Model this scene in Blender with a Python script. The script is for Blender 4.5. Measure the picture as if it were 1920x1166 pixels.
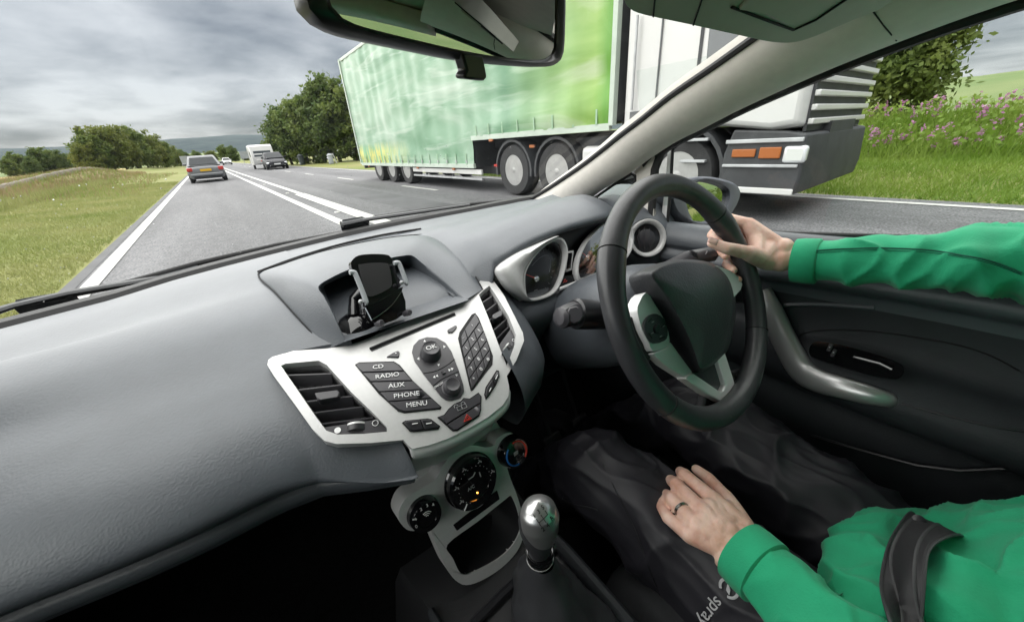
import bpy, bmesh, math, random
import numpy as np
from mathutils import Vector as V, Matrix, geometry, noise
from mathutils.bvhtree import BVHTree

R = math.radians
scene = bpy.context.scene
col = scene.collection
for o in list(bpy.data.objects):
    bpy.data.objects.remove(o)

# ------------------------------------------------------------------ camera
# X right, Y forward along the road, Z up; X = 0 is the car's centre line, Z = 0 the road
CAM = V((-0.15, 0.0, 1.13))
MC = Matrix(((0.781834, 0.311269, 0.540229),
             (-0.620277, 0.300514, 0.724533),
             (-0.063178, 0.901556, -0.428025)))     # columns: camera right, up, forward
FPX = 677.4858                                      # focal length in pixels of a 1920 px wide frame
cam = bpy.data.cameras.new('camera')
cam.lens = 36.0 * FPX / 1920.0
cam.sensor_width = 36.0
cam.sensor_fit = 'HORIZONTAL'
cam.clip_start = 0.02
cam.clip_end = 20000
camo = bpy.data.objects.new('camera', cam)
col.objects.link(camo)
m4 = Matrix.Identity(4)
for i in range(3):
    m4[i][0] = MC[i][0]; m4[i][1] = MC[i][1]; m4[i][2] = -MC[i][2]
m4.translation = CAM
camo.matrix_world = m4
scene.camera = camo

# ------------------------------------------------------------------ sky, sun, exposure
SUN_EL, SUN_AZ = 62.0, -25.0        # degrees; azimuth from +Y towards +X
scene.view_settings.view_transform = 'Standard'
scene.view_settings.look = 'None'
scene.view_settings.gamma = 1.0
scene.view_settings.exposure = 2.75
scene.view_settings.use_curve_mapping = False
scene.render.engine = 'CYCLES'
scene.cycles.max_bounces = 10
scene.cycles.diffuse_bounces = 5
scene.cycles.glossy_bounces = 5
scene.cycles.transparent_max_bounces = 16
scene.cycles.caustics_reflective = False
scene.cycles.caustics_refractive = False
scene.cycles.sample_clamp_indirect = 4.0
scene.cycles.use_denoising = True

world = bpy.data.worlds.new('World')
scene.world = world
world.use_nodes = True
wt = world.node_tree
wt.nodes.clear()
def wn(t, **k):
    n = wt.nodes.new(t)
    for a, b in k.items():
        setattr(n, a, b)
    return n
w_out = wn('ShaderNodeOutputWorld')
w_bg = wn('ShaderNodeBackground')
w_sky = wn('ShaderNodeTexSky', sky_type='NISHITA', sun_disc=False)
w_sky.sun_elevation = R(SUN_EL)
w_sky.sun_rotation = R(SUN_AZ)
w_bg.inputs['Strength'].default_value = 0.05
w_tc = wn('ShaderNodeTexCoord')
w_sep = wn('ShaderNodeSeparateXYZ')
wt.links.new(w_tc.outputs['Generated'], w_sep.inputs[0])
def wmath(op, a, b=None):
    n = wn('ShaderNodeMath', operation=op)
    for i, s in enumerate((a, b)):
        if s is None:
            continue
        if isinstance(s, (int, float)):
            n.inputs[i].default_value = s
        else:
            wt.links.new(s, n.inputs[i])
    return n.outputs[0]
w_z = wmath('ADD', wmath('MAXIMUM', w_sep.outputs[2], 0.0), 0.10)
w_cmb = wn('ShaderNodeCombineXYZ')
wt.links.new(wmath('DIVIDE', w_sep.outputs[0], w_z), w_cmb.inputs[0])
wt.links.new(wmath('DIVIDE', w_sep.outputs[1], w_z), w_cmb.inputs[1])
def wnoise(scale, detail, dist, rough=0.55, off=(0, 0, 0), sc=(1, 1, 1)):
    mp = wn('ShaderNodeMapping')
    mp.inputs['Location'].default_value = off
    mp.inputs['Scale'].default_value = sc
    wt.links.new(w_cmb.outputs[0], mp.inputs[0])
    n = wn('ShaderNodeTexNoise')
    n.inputs['Scale'].default_value = scale
    n.inputs['Detail'].default_value = detail
    n.inputs['Roughness'].default_value = rough
    n.inputs['Distortion'].default_value = dist
    wt.links.new(mp.outputs[0], n.inputs['Vector'])
    return n.outputs['Fac']
n_big = wnoise(0.55, 5, 0.35, 0.5, (3.1, 1.7, 0), (1, 0.8, 1))
n_det = wnoise(1.9, 7, 0.25, 0.55, (0.4, 5.2, 0), (1, 0.7, 1))
w_f = wmath('ADD', wmath('MULTIPLY', n_big, 0.72), wmath('MULTIPLY', n_det, 0.34))
w_ramp = wn('ShaderNodeValToRGB')
w_ramp.color_ramp.elements[0].position = 0.41
w_ramp.color_ramp.elements[0].color = (0.62, 0.67, 0.74, 1)
w_ramp.color_ramp.elements[1].position = 0.65
w_ramp.color_ramp.elements[1].color = (2.3, 2.32, 2.38, 1)
wt.links.new(w_f, w_ramp.inputs[0])
w_mix = wn('ShaderNodeMix', data_type='RGBA')
w_mix.inputs[0].default_value = 0.93      # cloud cover
wt.links.new(w_sky.outputs[0], w_mix.inputs[6])
wt.links.new(w_ramp.outputs[0], w_mix.inputs[7])
wt.links.new(w_mix.outputs[2], w_bg.inputs['Color'])
wt.links.new(w_bg.outputs[0], w_out.inputs[0])

sun = bpy.data.lights.new('sun', 'SUN')
sun.energy = 1.5
sun.angle = R(140)
sun.color = (1.0, 0.97, 0.93)
suno = bpy.data.objects.new('sun', sun)
col.objects.link(suno)
sd = V((math.sin(R(SUN_AZ)) * math.cos(R(SUN_EL)), math.cos(R(SUN_AZ)) * math.cos(R(SUN_EL)), math.sin(R(SUN_EL))))
suno.rotation_euler = sd.to_track_quat('Z', 'Y').to_euler()

# ------------------------------------------------------------------ materials
MATS = {}
def mat(name, color, rough=0.5, metal=0.0, var=0.0, vscale=8.0, bump=0.0, bscale=300.0, spec=0.5, coat=0.0,
        color2=None, stretch=(1, 1, 1), btype='noise', emit=None, sheen=0.0, trans=0.0, rvar=0.0):
    if name in MATS:
        return MATS[name]
    m = bpy.data.materials.new(name)
    m.use_nodes = True
    nt = m.node_tree
    b = nt.nodes['Principled BSDF']
    b.inputs['Base Color'].default_value = (*color, 1)
    b.inputs['Roughness'].default_value = rough
    b.inputs['Metallic'].default_value = metal
    b.inputs['Specular IOR Level'].default_value = spec
    b.inputs['Coat Weight'].default_value = coat
    if sheen:
        b.inputs['Sheen Weight'].default_value = sheen
        b.inputs['Sheen Roughness'].default_value = 0.5
    if emit:
        b.inputs['Emission Color'].default_value = (*color, 1)
        b.inputs['Emission Strength'].default_value = emit
    geo = nt.nodes.new('ShaderNodeNewGeometry')
    mp = nt.nodes.new('ShaderNodeMapping')
    mp.inputs['Scale'].default_value = stretch
    nt.links.new(geo.outputs['Position'], mp.inputs[0])
    if var or color2:
        n = nt.nodes.new('ShaderNodeTexNoise')
        n.inputs['Scale'].default_value = vscale
        n.inputs['Detail'].default_value = 6
        n.inputs['Roughness'].default_value = 0.6
        nt.links.new(mp.outputs[0], n.inputs['Vector'])
        rp = nt.nodes.new('ShaderNodeValToRGB')
        rp.color_ramp.elements[0].position = 0.32
        rp.color_ramp.elements[1].position = 0.65
        c2 = color2 if color2 else tuple(min(1, c * (1 + var)) for c in color)
        c1 = color if color2 else tuple(c * (1 - var) for c in color)
        rp.color_ramp.elements[0].color = (*c1, 1)
        rp.color_ramp.elements[1].color = (*c2, 1)
        nt.links.new(n.outputs['Fac'], rp.inputs[0])
        nt.links.new(rp.outputs[0], b.inputs['Base Color'])
        if rvar:
            mr = nt.nodes.new('ShaderNodeMapRange')
            mr.inputs['To Min'].default_value = max(0, rough - rvar)
            mr.inputs['To Max'].default_value = min(1, rough + rvar)
            nt.links.new(n.outputs['Fac'], mr.inputs[0])
            nt.links.new(mr.outputs[0], b.inputs['Roughness'])
    if bump:
        if btype == 'grain':       # leather-like cells
            t = nt.nodes.new('ShaderNodeTexVoronoi')
            t.feature = 'SMOOTH_F1'
            t.inputs['Scale'].default_value = bscale
            o = t.outputs['Distance']
        else:
            t = nt.nodes.new('ShaderNodeTexNoise')
            t.inputs['Scale'].default_value = bscale
            t.inputs['Detail'].default_value = 3
            o = t.outputs['Fac']
        nt.links.new(mp.outputs[0], t.inputs['Vector'])
        bp = nt.nodes.new('ShaderNodeBump')
        bp.inputs['Strength'].default_value = bump
        bp.inputs['Distance'].default_value = min(0.02, 0.4 / bscale)
        nt.links.new(o, bp.inputs['Height'])
        nt.links.new(bp.outputs[0], b.inputs['Normal'])
    MATS[name] = m
    return m

def glass_mat(name, tint=(0.95, 0.97, 0.96), refl=0.6, rough=0.0):
    m = bpy.data.materials.new(name)
    m.use_nodes = True
    nt = m.node_tree
    nt.nodes.clear()
    out = nt.nodes.new('ShaderNodeOutputMaterial')
    tr = nt.nodes.new('ShaderNodeBsdfTransparent')
    tr.inputs[0].default_value = (*tint, 1)
    gl = nt.nodes.new('ShaderNodeBsdfGlossy')
    gl.inputs['Roughness'].default_value = rough
    fr = nt.nodes.new('ShaderNodeFresnel')
    fr.inputs['IOR'].default_value = 1.45
    mu = nt.nodes.new('ShaderNodeMath'); mu.operation = 'MULTIPLY'
    mu.inputs[1].default_value = refl
    mx = nt.nodes.new('ShaderNodeMixShader')
    nt.links.new(fr.outputs[0], mu.inputs[0])
    nt.links.new(mu.outputs[0], mx.inputs[0])
    nt.links.new(tr.outputs[0], mx.inputs[1])
    nt.links.new(gl.outputs[0], mx.inputs[2])
    nt.links.new(mx.outputs[0], out.inputs[0])
    MATS[name] = m
    return m

def leaf_mat(name, c1, c2, scale=0.9):
    m = bpy.data.materials.new(name)
    m.use_nodes = True
    nt = m.node_tree
    b = nt.nodes['Principled BSDF']
    b.inputs['Roughness'].default_value = 0.6
    b.inputs['Specular IOR Level'].default_value = 0.25
    geo = nt.nodes.new('ShaderNodeNewGeometry')
    n = nt.nodes.new('ShaderNodeTexNoise')
    n.inputs['Scale'].default_value = scale
    n.inputs['Detail'].default_value = 4
    nt.links.new(geo.outputs['Position'], n.inputs['Vector'])
    rp = nt.nodes.new('ShaderNodeValToRGB')
    rp.color_ramp.elements[0].position = 0.3
    rp.color_ramp.elements[1].position = 0.7
    rp.color_ramp.elements[0].color = (*c1, 1)
    rp.color_ramp.elements[1].color = (*c2, 1)
    nt.links.new(n.outputs['Fac'], rp.inputs[0])
    nt.links.new(rp.outputs[0], b.inputs['Base Color'])
    tl = nt.nodes.new('ShaderNodeBsdfTranslucent')
    nt.links.new(rp.outputs[0], tl.inputs[0])
    mx = nt.nodes.new('ShaderNodeMixShader')
    mx.inputs[0].default_value = 0.35
    nt.links.new(b.outputs[0], mx.inputs[1])
    nt.links.new(tl.outputs[0], mx.inputs[2])
    nt.links.new(mx.outputs[0], nt.nodes['Material Output'].inputs[0])
    MATS[name] = m
    return m

# ------------------------------------------------------------------ points along a line of sight
def ray(px, py):
    return (MC @ V((px - 960.0, -(py - 583.0), FPX))).normalized()
def ax(px, py, x):
    d = ray(px, py); return CAM + d * ((x - CAM.x) / d.x)
def ay(px, py, y):
    d = ray(px, py); return CAM + d * ((y - CAM.y) / d.y)
def az(px, py, z):
    d = ray(px, py); return CAM + d * ((z - CAM.z) / d.z)
def ap(px, py, p, n):
    d = ray(px, py); p = V(p); n = V(n); return CAM + d * ((p - CAM).dot(n) / d.dot(n))
def ad(px, py, depth):
    return CAM + (MC @ V((px - 960.0, -(py - 583.0), FPX))) * (depth / FPX)
def at(px, py, t):
    return CAM + ray(px, py) * t
def asf(px, py, fn, t0=0.15, t1=1.5, n=200):
    """first point on the line of sight where fn(P) changes sign (fn > 0 above the surface)"""
    d = ray(px, py); a = t0; fa = fn(CAM + d * a)
    for i in range(1, n + 1):
        b = t0 + (t1 - t0) * i / n
        fb = fn(CAM + d * b)
        if fb <= 0 < fa:
            for _ in range(30):
                m = (a + b) / 2
                if fn(CAM + d * m) > 0: a = m
                else: b = m
            return CAM + d * b
        a, fa = b, fb
    return CAM + d * t1

# ------------------------------------------------------------------ mesh tools
def sm(a, b, x):
    t = max(0.0, min(1.0, (x - a) / (b - a))); return t * t * (3 - 2 * t)
def lerp(a, b, t): return a + (b - a) * t
def interp(xs, ys, x):
    if x <= xs[0]: return ys[0]
    for i in range(1, len(xs)):
        if x <= xs[i]:
            return lerp(ys[i - 1], ys[i], (x - xs[i - 1]) / (xs[i] - xs[i - 1]))
    return ys[-1]
def crom(pts, n=6, closed=False):
    """Catmull-Rom through pts"""
    P = [V(p) for p in pts]; L = len(P); out = []
    rng = range(L if closed else L - 1)
    for i in rng:
        if closed:
            p0, p1, p2, p3 = P[i - 1], P[i], P[(i + 1) % L], P[(i + 2) % L]
        else:
            p0, p1, p2, p3 = P[max(i - 1, 0)], P[i], P[i + 1], P[min(i + 2, L - 1)]
        for k in range(n):
            t = k / n
            out.append(0.5 * ((2 * p1) + (-p0 + p2) * t + (2 * p0 - 5 * p1 + 4 * p2 - p3) * t * t + (-p0 + 3 * p1 - 3 * p2 + p3) * t ** 3))
    if not closed:
        out.append(P[-1].copy())
    return out
def resample(pts, n):
    P = [V(p) for p in pts]
    d = [0.0]
    for i in range(1, len(P)):
        d.append(d[-1] + (P[i] - P[i - 1]).length)
    out = []; j = 0
    for k in range(n):
        s = d[-1] * k / (n - 1)
        while j < len(d) - 2 and d[j + 1] < s: j += 1
        seg = d[j + 1] - d[j]
        out.append(P[j].lerp(P[j + 1], (s - d[j]) / seg if seg > 1e-9 else 0))
    return out

def wmat(o):
    m = o.matrix_parent_inverse @ o.matrix_basis if o.parent else o.matrix_basis.copy()
    return wmat(o.parent) @ m if o.parent else m
def adopt(o, parent):
    """make o a part of parent; its geometry stays where it was built"""
    o.parent = parent
    o.matrix_parent_inverse = wmat(parent).inverted()

class G:
    """collects vertices and faces of ONE mesh"""
    def __init__(s): s.v = []; s.f = []
    def add(s, vs, fs):
        o = len(s.v); s.v += [tuple(p) for p in vs]; s.f += [tuple(i + o for i in q) for q in fs]; return s
    def box(s, c, d, rot=None, taper=None):
        hx, hy, hz = d[0] / 2, d[1] / 2, d[2] / 2
        vs = []
        for z in (-1, 1):
            tx, ty = (taper if (taper and z > 0) else (1, 1))
            for x, y in ((-1, -1), (1, -1), (1, 1), (-1, 1)):
                vs.append(V((x * hx * tx, y * hy * ty, z * hz)))
        if rot is not None: vs = [rot @ p for p in vs]
        c = V(c)
        return s.add([p + c for p in vs], [(3, 2, 1, 0), (4, 5, 6, 7), (0, 1, 5, 4), (1, 2, 6, 5), (2, 3, 7, 6), (3, 0, 4, 7)])
    def loft(s, rows, cu=False, cv=False, cap=False):
        """rows: lists of points of equal length; cu closes each row, cv closes the row sequence"""
        n = len(rows[0]); m = len(rows); fs = []
        for j in range(m if cv else m - 1):
            for i in range(n if cu else n - 1):
                fs.append((j * n + i, j * n + (i + 1) % n, ((j + 1) % m) * n + (i + 1) % n, ((j + 1) % m) * n + i))
        if cap:
            fs.append(tuple(range(n - 1, -1, -1))); fs.append(tuple((m - 1) * n + i for i in range(n)))
        return s.add([p for r in rows for p in r], fs)
    def tube(s, path, r, n=10, cap=True, up=None, sx=1.0, sy=1.0, closed=False):
        """round or flattened tube; r a number or one per point"""
        P = [V(p) for p in path]; L = len(P)
        rr = r if isinstance(r, (list, tuple)) else [r] * L
        rows = []; u = V(up) if up is not None else None
        for i in range(L):
            if closed: t = (P[(i + 1) % L] - P[i - 1]).normalized()
            else: t = (P[min(i + 1, L - 1)] - P[max(i - 1, 0)]).normalized()
            if up is not None: u = V(up)
            if u is None:
                u = V((0, 0, 1)) if abs(t.z) < 0.9 else V((1, 0, 0))
            b = t.cross(u)
            if b.length < 1e-6: b = t.orthogonal()
            b.normalize(); w = b.cross(t).normalized(); u = w
            q = rr[i]
            rows.append([P[i] + b * math.cos(2 * math.pi * k / n) * q * sx + w * math.sin(2 * math.pi * k / n) * q * sy for k in range(n)])
        return s.loft(rows, cu=True, cv=closed, cap=cap and not closed)
    def lathe(s, prof, c, axis, n=32, u=None, cap=True, sx=1.0, sy=1.0):
        """prof: (radius, height) pairs along axis"""
        a = V(axis).normalized(); x = (V(u) - a * V(u).dot(a)).normalized() if u is not None else a.orthogonal().normalized(); y = a.cross(x)
        c = V(c)
        rows = [[c + a * h + x * (r * sx * math.cos(2 * math.pi * k / n)) + y * (r * sy * math.sin(2 * math.pi * k / n)) for k in range(n)] for r, h in prof]
        return s.loft(rows, cu=True, cap=cap)
    def ball(s, c, r, n=12, m=8, rot=None):
        r = r if isinstance(r, (list, tuple)) else (r, r, r)
        rows = []
        for j in range(m + 1):
            th = math.pi * (0.02 + 0.96 * j / m)
            row = [V((r[0] * math.sin(th) * math.cos(2 * math.pi * i / n), r[1] * math.sin(th) * math.sin(2 * math.pi * i / n), r[2] * math.cos(th))) for i in range(n)]
            if rot is not None: row = [rot @ p for p in row]
            rows.append([p + V(c) for p in row])
        return s.loft(rows, cu=True, cap=True)
    def prism(s, poly, n, d):
        """closed outline poly extruded by d along -n, triangulated caps"""
        P = [V(p) for p in poly]; n = V(n).normalized(); k = len(P)
        tri = geometry.tessellate_polygon([P])
        # orientation of the outline against n
        a = V((0, 0, 0))
        for i in range(k): a += P[i].cross(P[(i + 1) % k])
        if a.dot(n) < 0: P.reverse(); tri = geometry.tessellate_polygon([P])
        fs = []
        for t in tri:
            nn = (P[t[1]] - P[t[0]]).cross(P[t[2]] - P[t[0]])
            t = t if nn.dot(n) > 0 else t[::-1]
            fs.append(tuple(t)); fs.append(tuple(i + k for i in t[::-1]))
        for i in range(k):
            j = (i + 1) % k; fs.append((i, i + k, j + k, j))
        return s.add(P + [p - n * d for p in P], fs)
    def obj(s, name, m, parent=None, smooth=True, sharp=35, bevel=0, bseg=2, sub=0, solid=0, fixn=False):
        me = bpy.data.meshes.new(name)
        me.from_pydata(s.v, [], s.f); me.update()
        if fixn or True:
            bm = bmesh.new(); bm.from_mesh(me)
            bmesh.ops.remove_doubles(bm, verts=bm.verts, dist=1e-6)
            if fixn: bmesh.ops.recalc_face_normals(bm, faces=bm.faces)
            bm.to_mesh(me); bm.free()
        if smooth:
            me.shade_smooth()
            if not sub: me.set_sharp_from_angle(angle=R(sharp))
        mm = MATS[m] if isinstance(m, str) else m
        me.materials.append(mm)
        o = bpy.data.objects.new(name, me); col.objects.link(o)
        if parent is not None: adopt(o, parent)
        if solid:
            md = o.modifiers.new('s', 'SOLIDIFY'); md.thickness = solid; md.offset = -1
        if bevel:
            md = o.modifiers.new('b', 'BEVEL'); md.width = bevel; md.segments = bseg; md.limit_method = 'ANGLE'; md.angle_limit = R(40)
        if sub:
            md = o.modifiers.new('u', 'SUBSURF'); md.levels = sub; md.render_levels = sub
        return o

def tag(o, label=None, cat=None, group=None, kind=None):
    if label: o['label'] = label
    if cat: o['category'] = cat
    if group: o['group'] = group
    if kind: o['kind'] = kind
    return o
def thing(name, label, cat, loc=(0, 0, 0), group=None, rz=0.0):
    o = bpy.data.objects.new(name, None); o.empty_display_size = 0.1
    col.objects.link(o); o.location = loc; o.rotation_euler = (0, 0, rz)
    return tag(o, label, cat, group)
def copy_tree(o, parent=None):
    c = o.copy(); col.objects.link(c); c.parent = parent
    for ch in list(o.children): copy_tree(ch, c)
    return c
def text(body, name, size, pos, xdir, ydir, m, parent, depth=0.0002, align='CENTER', sx=1.0):
    cu = bpy.data.curves.new(name, 'FONT')
    cu.body = body; cu.size = size; cu.align_x = align; cu.align_y = 'CENTER'; cu.extrude = depth
    cu.resolution_u = 3
    cu.materials.append(MATS[m])
    x = V(xdir).normalized(); y = V(ydir); y = (y - x * y.dot(x)).normalized(); z = x.cross(y)
    M = Matrix.Identity(4)
    for i in range(3):
        M[i][0] = x[i] * sx; M[i][1] = y[i]; M[i][2] = z[i]
    M.translation = V(pos)
    tmp = bpy.data.objects.new(name, cu)
    me = bpy.data.meshes.new_from_object(tmp)
    bpy.data.objects.remove(tmp); bpy.data.curves.remove(cu)
    me.name = name
    o = bpy.data.objects.new(name, me); col.objects.link(o)
    o.matrix_basis = M
    if parent is not None: adopt(o, parent)
    return o
# ================================================================== materials of the place
def asphalt_mat():
    m = bpy.data.materials.new('asphalt'); m.use_nodes = True; nt = m.node_tree
    b = nt.nodes['Principled BSDF']; b.inputs['Roughness'].default_value = .8; b.inputs['Specular IOR Level'].default_value = .35
    geo = nt.nodes.new('ShaderNodeNewGeometry')
    def tex(scale, st, det, lo, hi, p0=.35, p1=.65):
        mp = nt.nodes.new('ShaderNodeMapping'); mp.inputs['Scale'].default_value = st
        nt.links.new(geo.outputs['Position'], mp.inputs[0])
        n = nt.nodes.new('ShaderNodeTexNoise'); n.inputs['Scale'].default_value = scale; n.inputs['Detail'].default_value = det
        nt.links.new(mp.outputs[0], n.inputs['Vector'])
        r = nt.nodes.new('ShaderNodeMapRange'); r.inputs['From Min'].default_value = p0; r.inputs['From Max'].default_value = p1
        r.inputs['To Min'].default_value = lo; r.inputs['To Max'].default_value = hi
        nt.links.new(n.outputs['Fac'], r.inputs[0]); return r.outputs[0], n.outputs['Fac']
    def mul(a, c):
        x = nt.nodes.new('ShaderNodeMath'); x.operation = 'MULTIPLY'; nt.links.new(a, x.inputs[0]); nt.links.new(c, x.inputs[1]); return x.outputs[0]
    fine, f1 = tex(42, (1, 1, 1), 3, .55, 1.5)
    mid, _ = tex(9, (1, .6, 1), 4, .86, 1.14)
    big, _ = tex(.7, (1, .16, 1), 4, .80, 1.2)
    track, _ = tex(1.1, (1, .02, 1), 1, .86, 1.12)
    v = mul(mul(fine, mid), mul(big, track))
    mx = nt.nodes.new('ShaderNodeMix'); mx.data_type = 'RGBA'; mx.blend_type = 'MULTIPLY'; mx.inputs[0].default_value = 1
    mx.inputs[6].default_value = (.112, .112, .117, 1); nt.links.new(v, mx.inputs[7]); nt.links.new(mx.outputs[2], b.inputs['Base Color'])
    bp = nt.nodes.new('ShaderNodeBump'); bp.inputs['Strength'].default_value = .7; bp.inputs['Distance'].default_value = .008
    nt.links.new(f1, bp.inputs['Height']); nt.links.new(bp.outputs[0], b.inputs['Normal'])
    MATS['asphalt'] = m
asphalt_mat()
mat('asphalt_dark', (0.075, 0.075, 0.08), 0.8, var=0.25, vscale=1.2, bump=0.5, bscale=70)
mat('paint_white', (0.34, 0.34, 0.325), 0.65, color2=(0.50, 0.50, 0.475), vscale=14.0, bump=0.2, bscale=60)
mat('grass_ground', (0.145, 0.178, 0.05), 0.95, vscale=0.30, color2=(0.225, 0.215, 0.095), bump=0.8, bscale=9, spec=0.1, stretch=(1, 0.45, 1))
mat('bank_grass', (0.15, 0.14, 0.06), 0.95, vscale=0.6, color2=(0.22, 0.18, 0.09), bump=0.8, bscale=9, spec=0.1)
mat('wheat', (0.42, 0.31, 0.13), 0.95, vscale=0.4, color2=(0.55, 0.42, 0.2), bump=0.5, bscale=12, spec=0.1)
mat('stone', (0.13, 0.11, 0.085), 0.9, var=0.4, vscale=2.5, bump=1.0, bscale=6)
mat('wooded_hill', (0.018, 0.034, 0.042), 0.95, vscale=0.012, color2=(0.036, 0.056, 0.058), bump=0.6, bscale=0.06, spec=0.1)  # woodland colour with the blue of distant haze mixed in
mat('field_hill', (0.11, 0.16, 0.06), 0.95, vscale=0.02, color2=(0.17, 0.2, 0.09), spec=0.1)
mat('bark', (0.075, 0.06, 0.045), 0.9, var=0.4, vscale=6, bump=0.8, bscale=12)
leaf_mat('leaf_mid', (0.072, 0.125, 0.028), (0.19, 0.23, 0.06))
leaf_mat('leaf_dark', (0.060, 0.105, 0.030), (0.145, 0.19, 0.052))
leaf_mat('leaf_olive', (0.085, 0.12, 0.025), (0.20, 0.22, 0.052))
leaf_mat('grass_blade', (0.19, 0.235, 0.06), (0.34, 0.33, 0.14), 0.5)
leaf_mat('grass_lush', (0.12, 0.21, 0.022), (0.23, 0.31, 0.06), 0.6)
leaf_mat('grass_dry', (0.20, 0.155, 0.075), (0.33, 0.25, 0.13), 0.7)
leaf_mat('flower_pink', (0.40, 0.17, 0.31), (0.52, 0.30, 0.44), 3)
mat('car_silver', (0.19, 0.195, 0.205), 0.45, metal=0.3)
mat('car_dark', (0.014, 0.015, 0.021), 0.45, spec=0.25)
mat('white_panel', (0.58, 0.58, 0.568), 0.35, coat=0.3, var=0.03, vscale=1.0)
mat('black_glass', (0.03, 0.034, 0.038), 0.3, spec=0.2)
mat('grey_glass', (0.05, 0.06, 0.065), 0.05, spec=0.8)
mat('rubber', (0.02, 0.02, 0.021), 0.75, var=0.2, vscale=10)
mat('rim_metal', (0.38, 0.38, 0.375), 0.4, metal=0.6, var=0.1, vscale=6)
mat('chassis', (0.035, 0.037, 0.04), 0.6, var=0.3, vscale=3)
mat('red_lamp', (0.45, 0.02, 0.015), 0.25, coat=0.5)
mat('amber_lamp', (0.34, 0.10, 0.02), 0.3)
mat('clear_lamp', (0.8, 0.82, 0.84), 0.12, metal=0.3, coat=0.8)
mat('plate_yellow', (0.72, 0.42, 0.02), 0.5)
mat('plate_white', (0.75, 0.75, 0.75), 0.5)
mat('print_black', (0.01, 0.01, 0.01), 0.6)
mat('sign_grey', (0.36, 0.38, 0.40), 0.5, var=0.1, vscale=2)
mat('galv', (0.42, 0.43, 0.44), 0.5, metal=0.4, var=0.15, vscale=5)
mat('bin_green', (0.03, 0.04, 0.04), 0.6)
mat('sign_blue', (0.05, 0.16, 0.42), 0.5)

# ================================================================== ground, road, hills
def hgt(x, y):
    z = -0.02
    l = -1.78 - x
    r = x - 7.62
    if l > 0:
        z += 0.16 * sm(0, 5, l) + 0.45 * sm(5, 8.5, l) * (1 - 0.5 * sm(9.5, 14, l)) * sm(4, 14, y + 2)
        if l < 40: z += 0.05 * noise.noise(V((x * 0.5, y * 0.35, 0))) * sm(0, 3, l)
        z -= 5.0 * sm(40, 300, l)
    if r > 0:
        near = 1 - sm(9, 24, y)
        z += 0.26 * sm(0, 3.4, r) * near + 0.62 * sm(3.8, 6.6, r) * near - 0.1 * sm(6.6, 18, r) * near
        z += 0.06 * noise.noise(V((x * 0.6, y * 0.5, 3))) * sm(0, 2, r)
        z -= 6.0 * sm(50, 160, r) * (1 - near)
        z -= 3.0 * sm(24, 120, r) * near
    z -= 6.0 * sm(230, 800, y)
    return z
def axis_steps(lo, hi, fine_lo, fine_hi, step, grow=1.28):
    xs = [fine_lo]
    while xs[-1] < fine_hi: xs.append(xs[-1] + step)
    d = step
    while xs[-1] < hi: d *= grow; xs.append(xs[-1] + d)
    d = step; pre = []
    x = fine_lo
    while x > lo: d *= grow; x -= d; pre.append(x)
    return pre[::-1] + xs
gx = axis_steps(-4000, 4000, -16, 18, 0.5)
gx = sorted(set([round(v, 4) for v in gx] + [-1.78, -1.72, 7.62, 7.66]))
gy = axis_steps(-1500, 6000, -14, 60, 0.8)
g = G()
g.loft([[(x, y, hgt(x, y)) for x in gx] for y in gy])
ground = g.obj('ground', 'grass_ground', smooth=True, sharp=180)
tag(ground, 'grassy ground on both sides of the road', kind='structure')

# field of ripe corn behind the bank
g = G()
fx = [-16 - i * 4 for i in range(40)]; fy = [18 + j * 6 for j in range(24)]
g.loft([[(x + 2.5 * math.sin(y * 0.07), y, hgt(x, y) + 0.22 + 0.45 * sm(-30, -14, x) * sm(60, 20, y)) for x in fx] for y in fy])
f = g.obj('wheat_field', 'wheat', sharp=180)
tag(f, 'ripe golden wheat field beyond the stone wall', kind='structure')

# road sheet with a dropped edge
g = G()
ys = [-60 + 4 * i for i in range(50)] + [160 + 20 * i for i in range(20)]
xs = [-1.80, -1.74, -1.0, 0.0, 1.4, 2.0, 3.3, 4.6, 5.9, 7.2, 7.58, 7.66]
g.loft([[(x, y, (-0.05 if x in (-1.80, 7.66) else 0.0) - 6.0 * sm(230, 800, y) * (1 if y > 230 else 0)) for x in xs] for y in ys])
tag(g.obj('road', 'asphalt', sharp=180), 'grey asphalt main road', kind='structure')
g = G()
def strip(g, x0, x1, y0, y1, z, n=None):
    n = n or max(1, int(abs(y1 - y0) / 10))
    g.loft([[(x0, lerp(y0, y1, k / n), z - 6.0 * sm(230, 800, lerp(y0, y1, k / n))), (x1, lerp(y0, y1, k / n), z - 6.0 * sm(230, 800, lerp(y0, y1, k / n)))] for k in range(n + 1)])
    return g
tag(strip(G(), 2.75, 3.6, -30, 200, 0.004).obj('asphalt_repair', 'asphalt_dark'), 'darker strip of asphalt along the middle of the road', kind='structure')
tag(strip(G(), -1.74, -1.62, -40, 300, 0.004).obj('road_edge_strip', 'asphalt_dark'), 'dark worn edge of the road beside the verge', kind='structure')
tag(strip(G(), -1.58, -1.43, -40, 380, 0.008).obj('edge_line', 'paint_white'), 'white edge line beside the grass verge', kind='structure')
tag(strip(G(), 1.33, 1.49, -40, 380, 0.008).obj('centre_line', 'paint_white'), 'white solid centre line nearest the lane', kind='structure')
g = strip(G(), 1.86, 2.02, 13.5, 380, 0.008); strip(g, 1.76, 2.05, 6.2, 13.5, 0.008); strip(g, 1.72, 1.98, -40, 6.2, 0.008)
tag(g.obj('centre_line', 'paint_white'), 'second white centre line, wider towards the car', kind='structure')
tag(strip(G(), 7.12, 7.27, -40, 380, 0.008).obj('edge_line', 'paint_white'), 'white edge line on the far side of the road', kind='structure')
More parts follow.
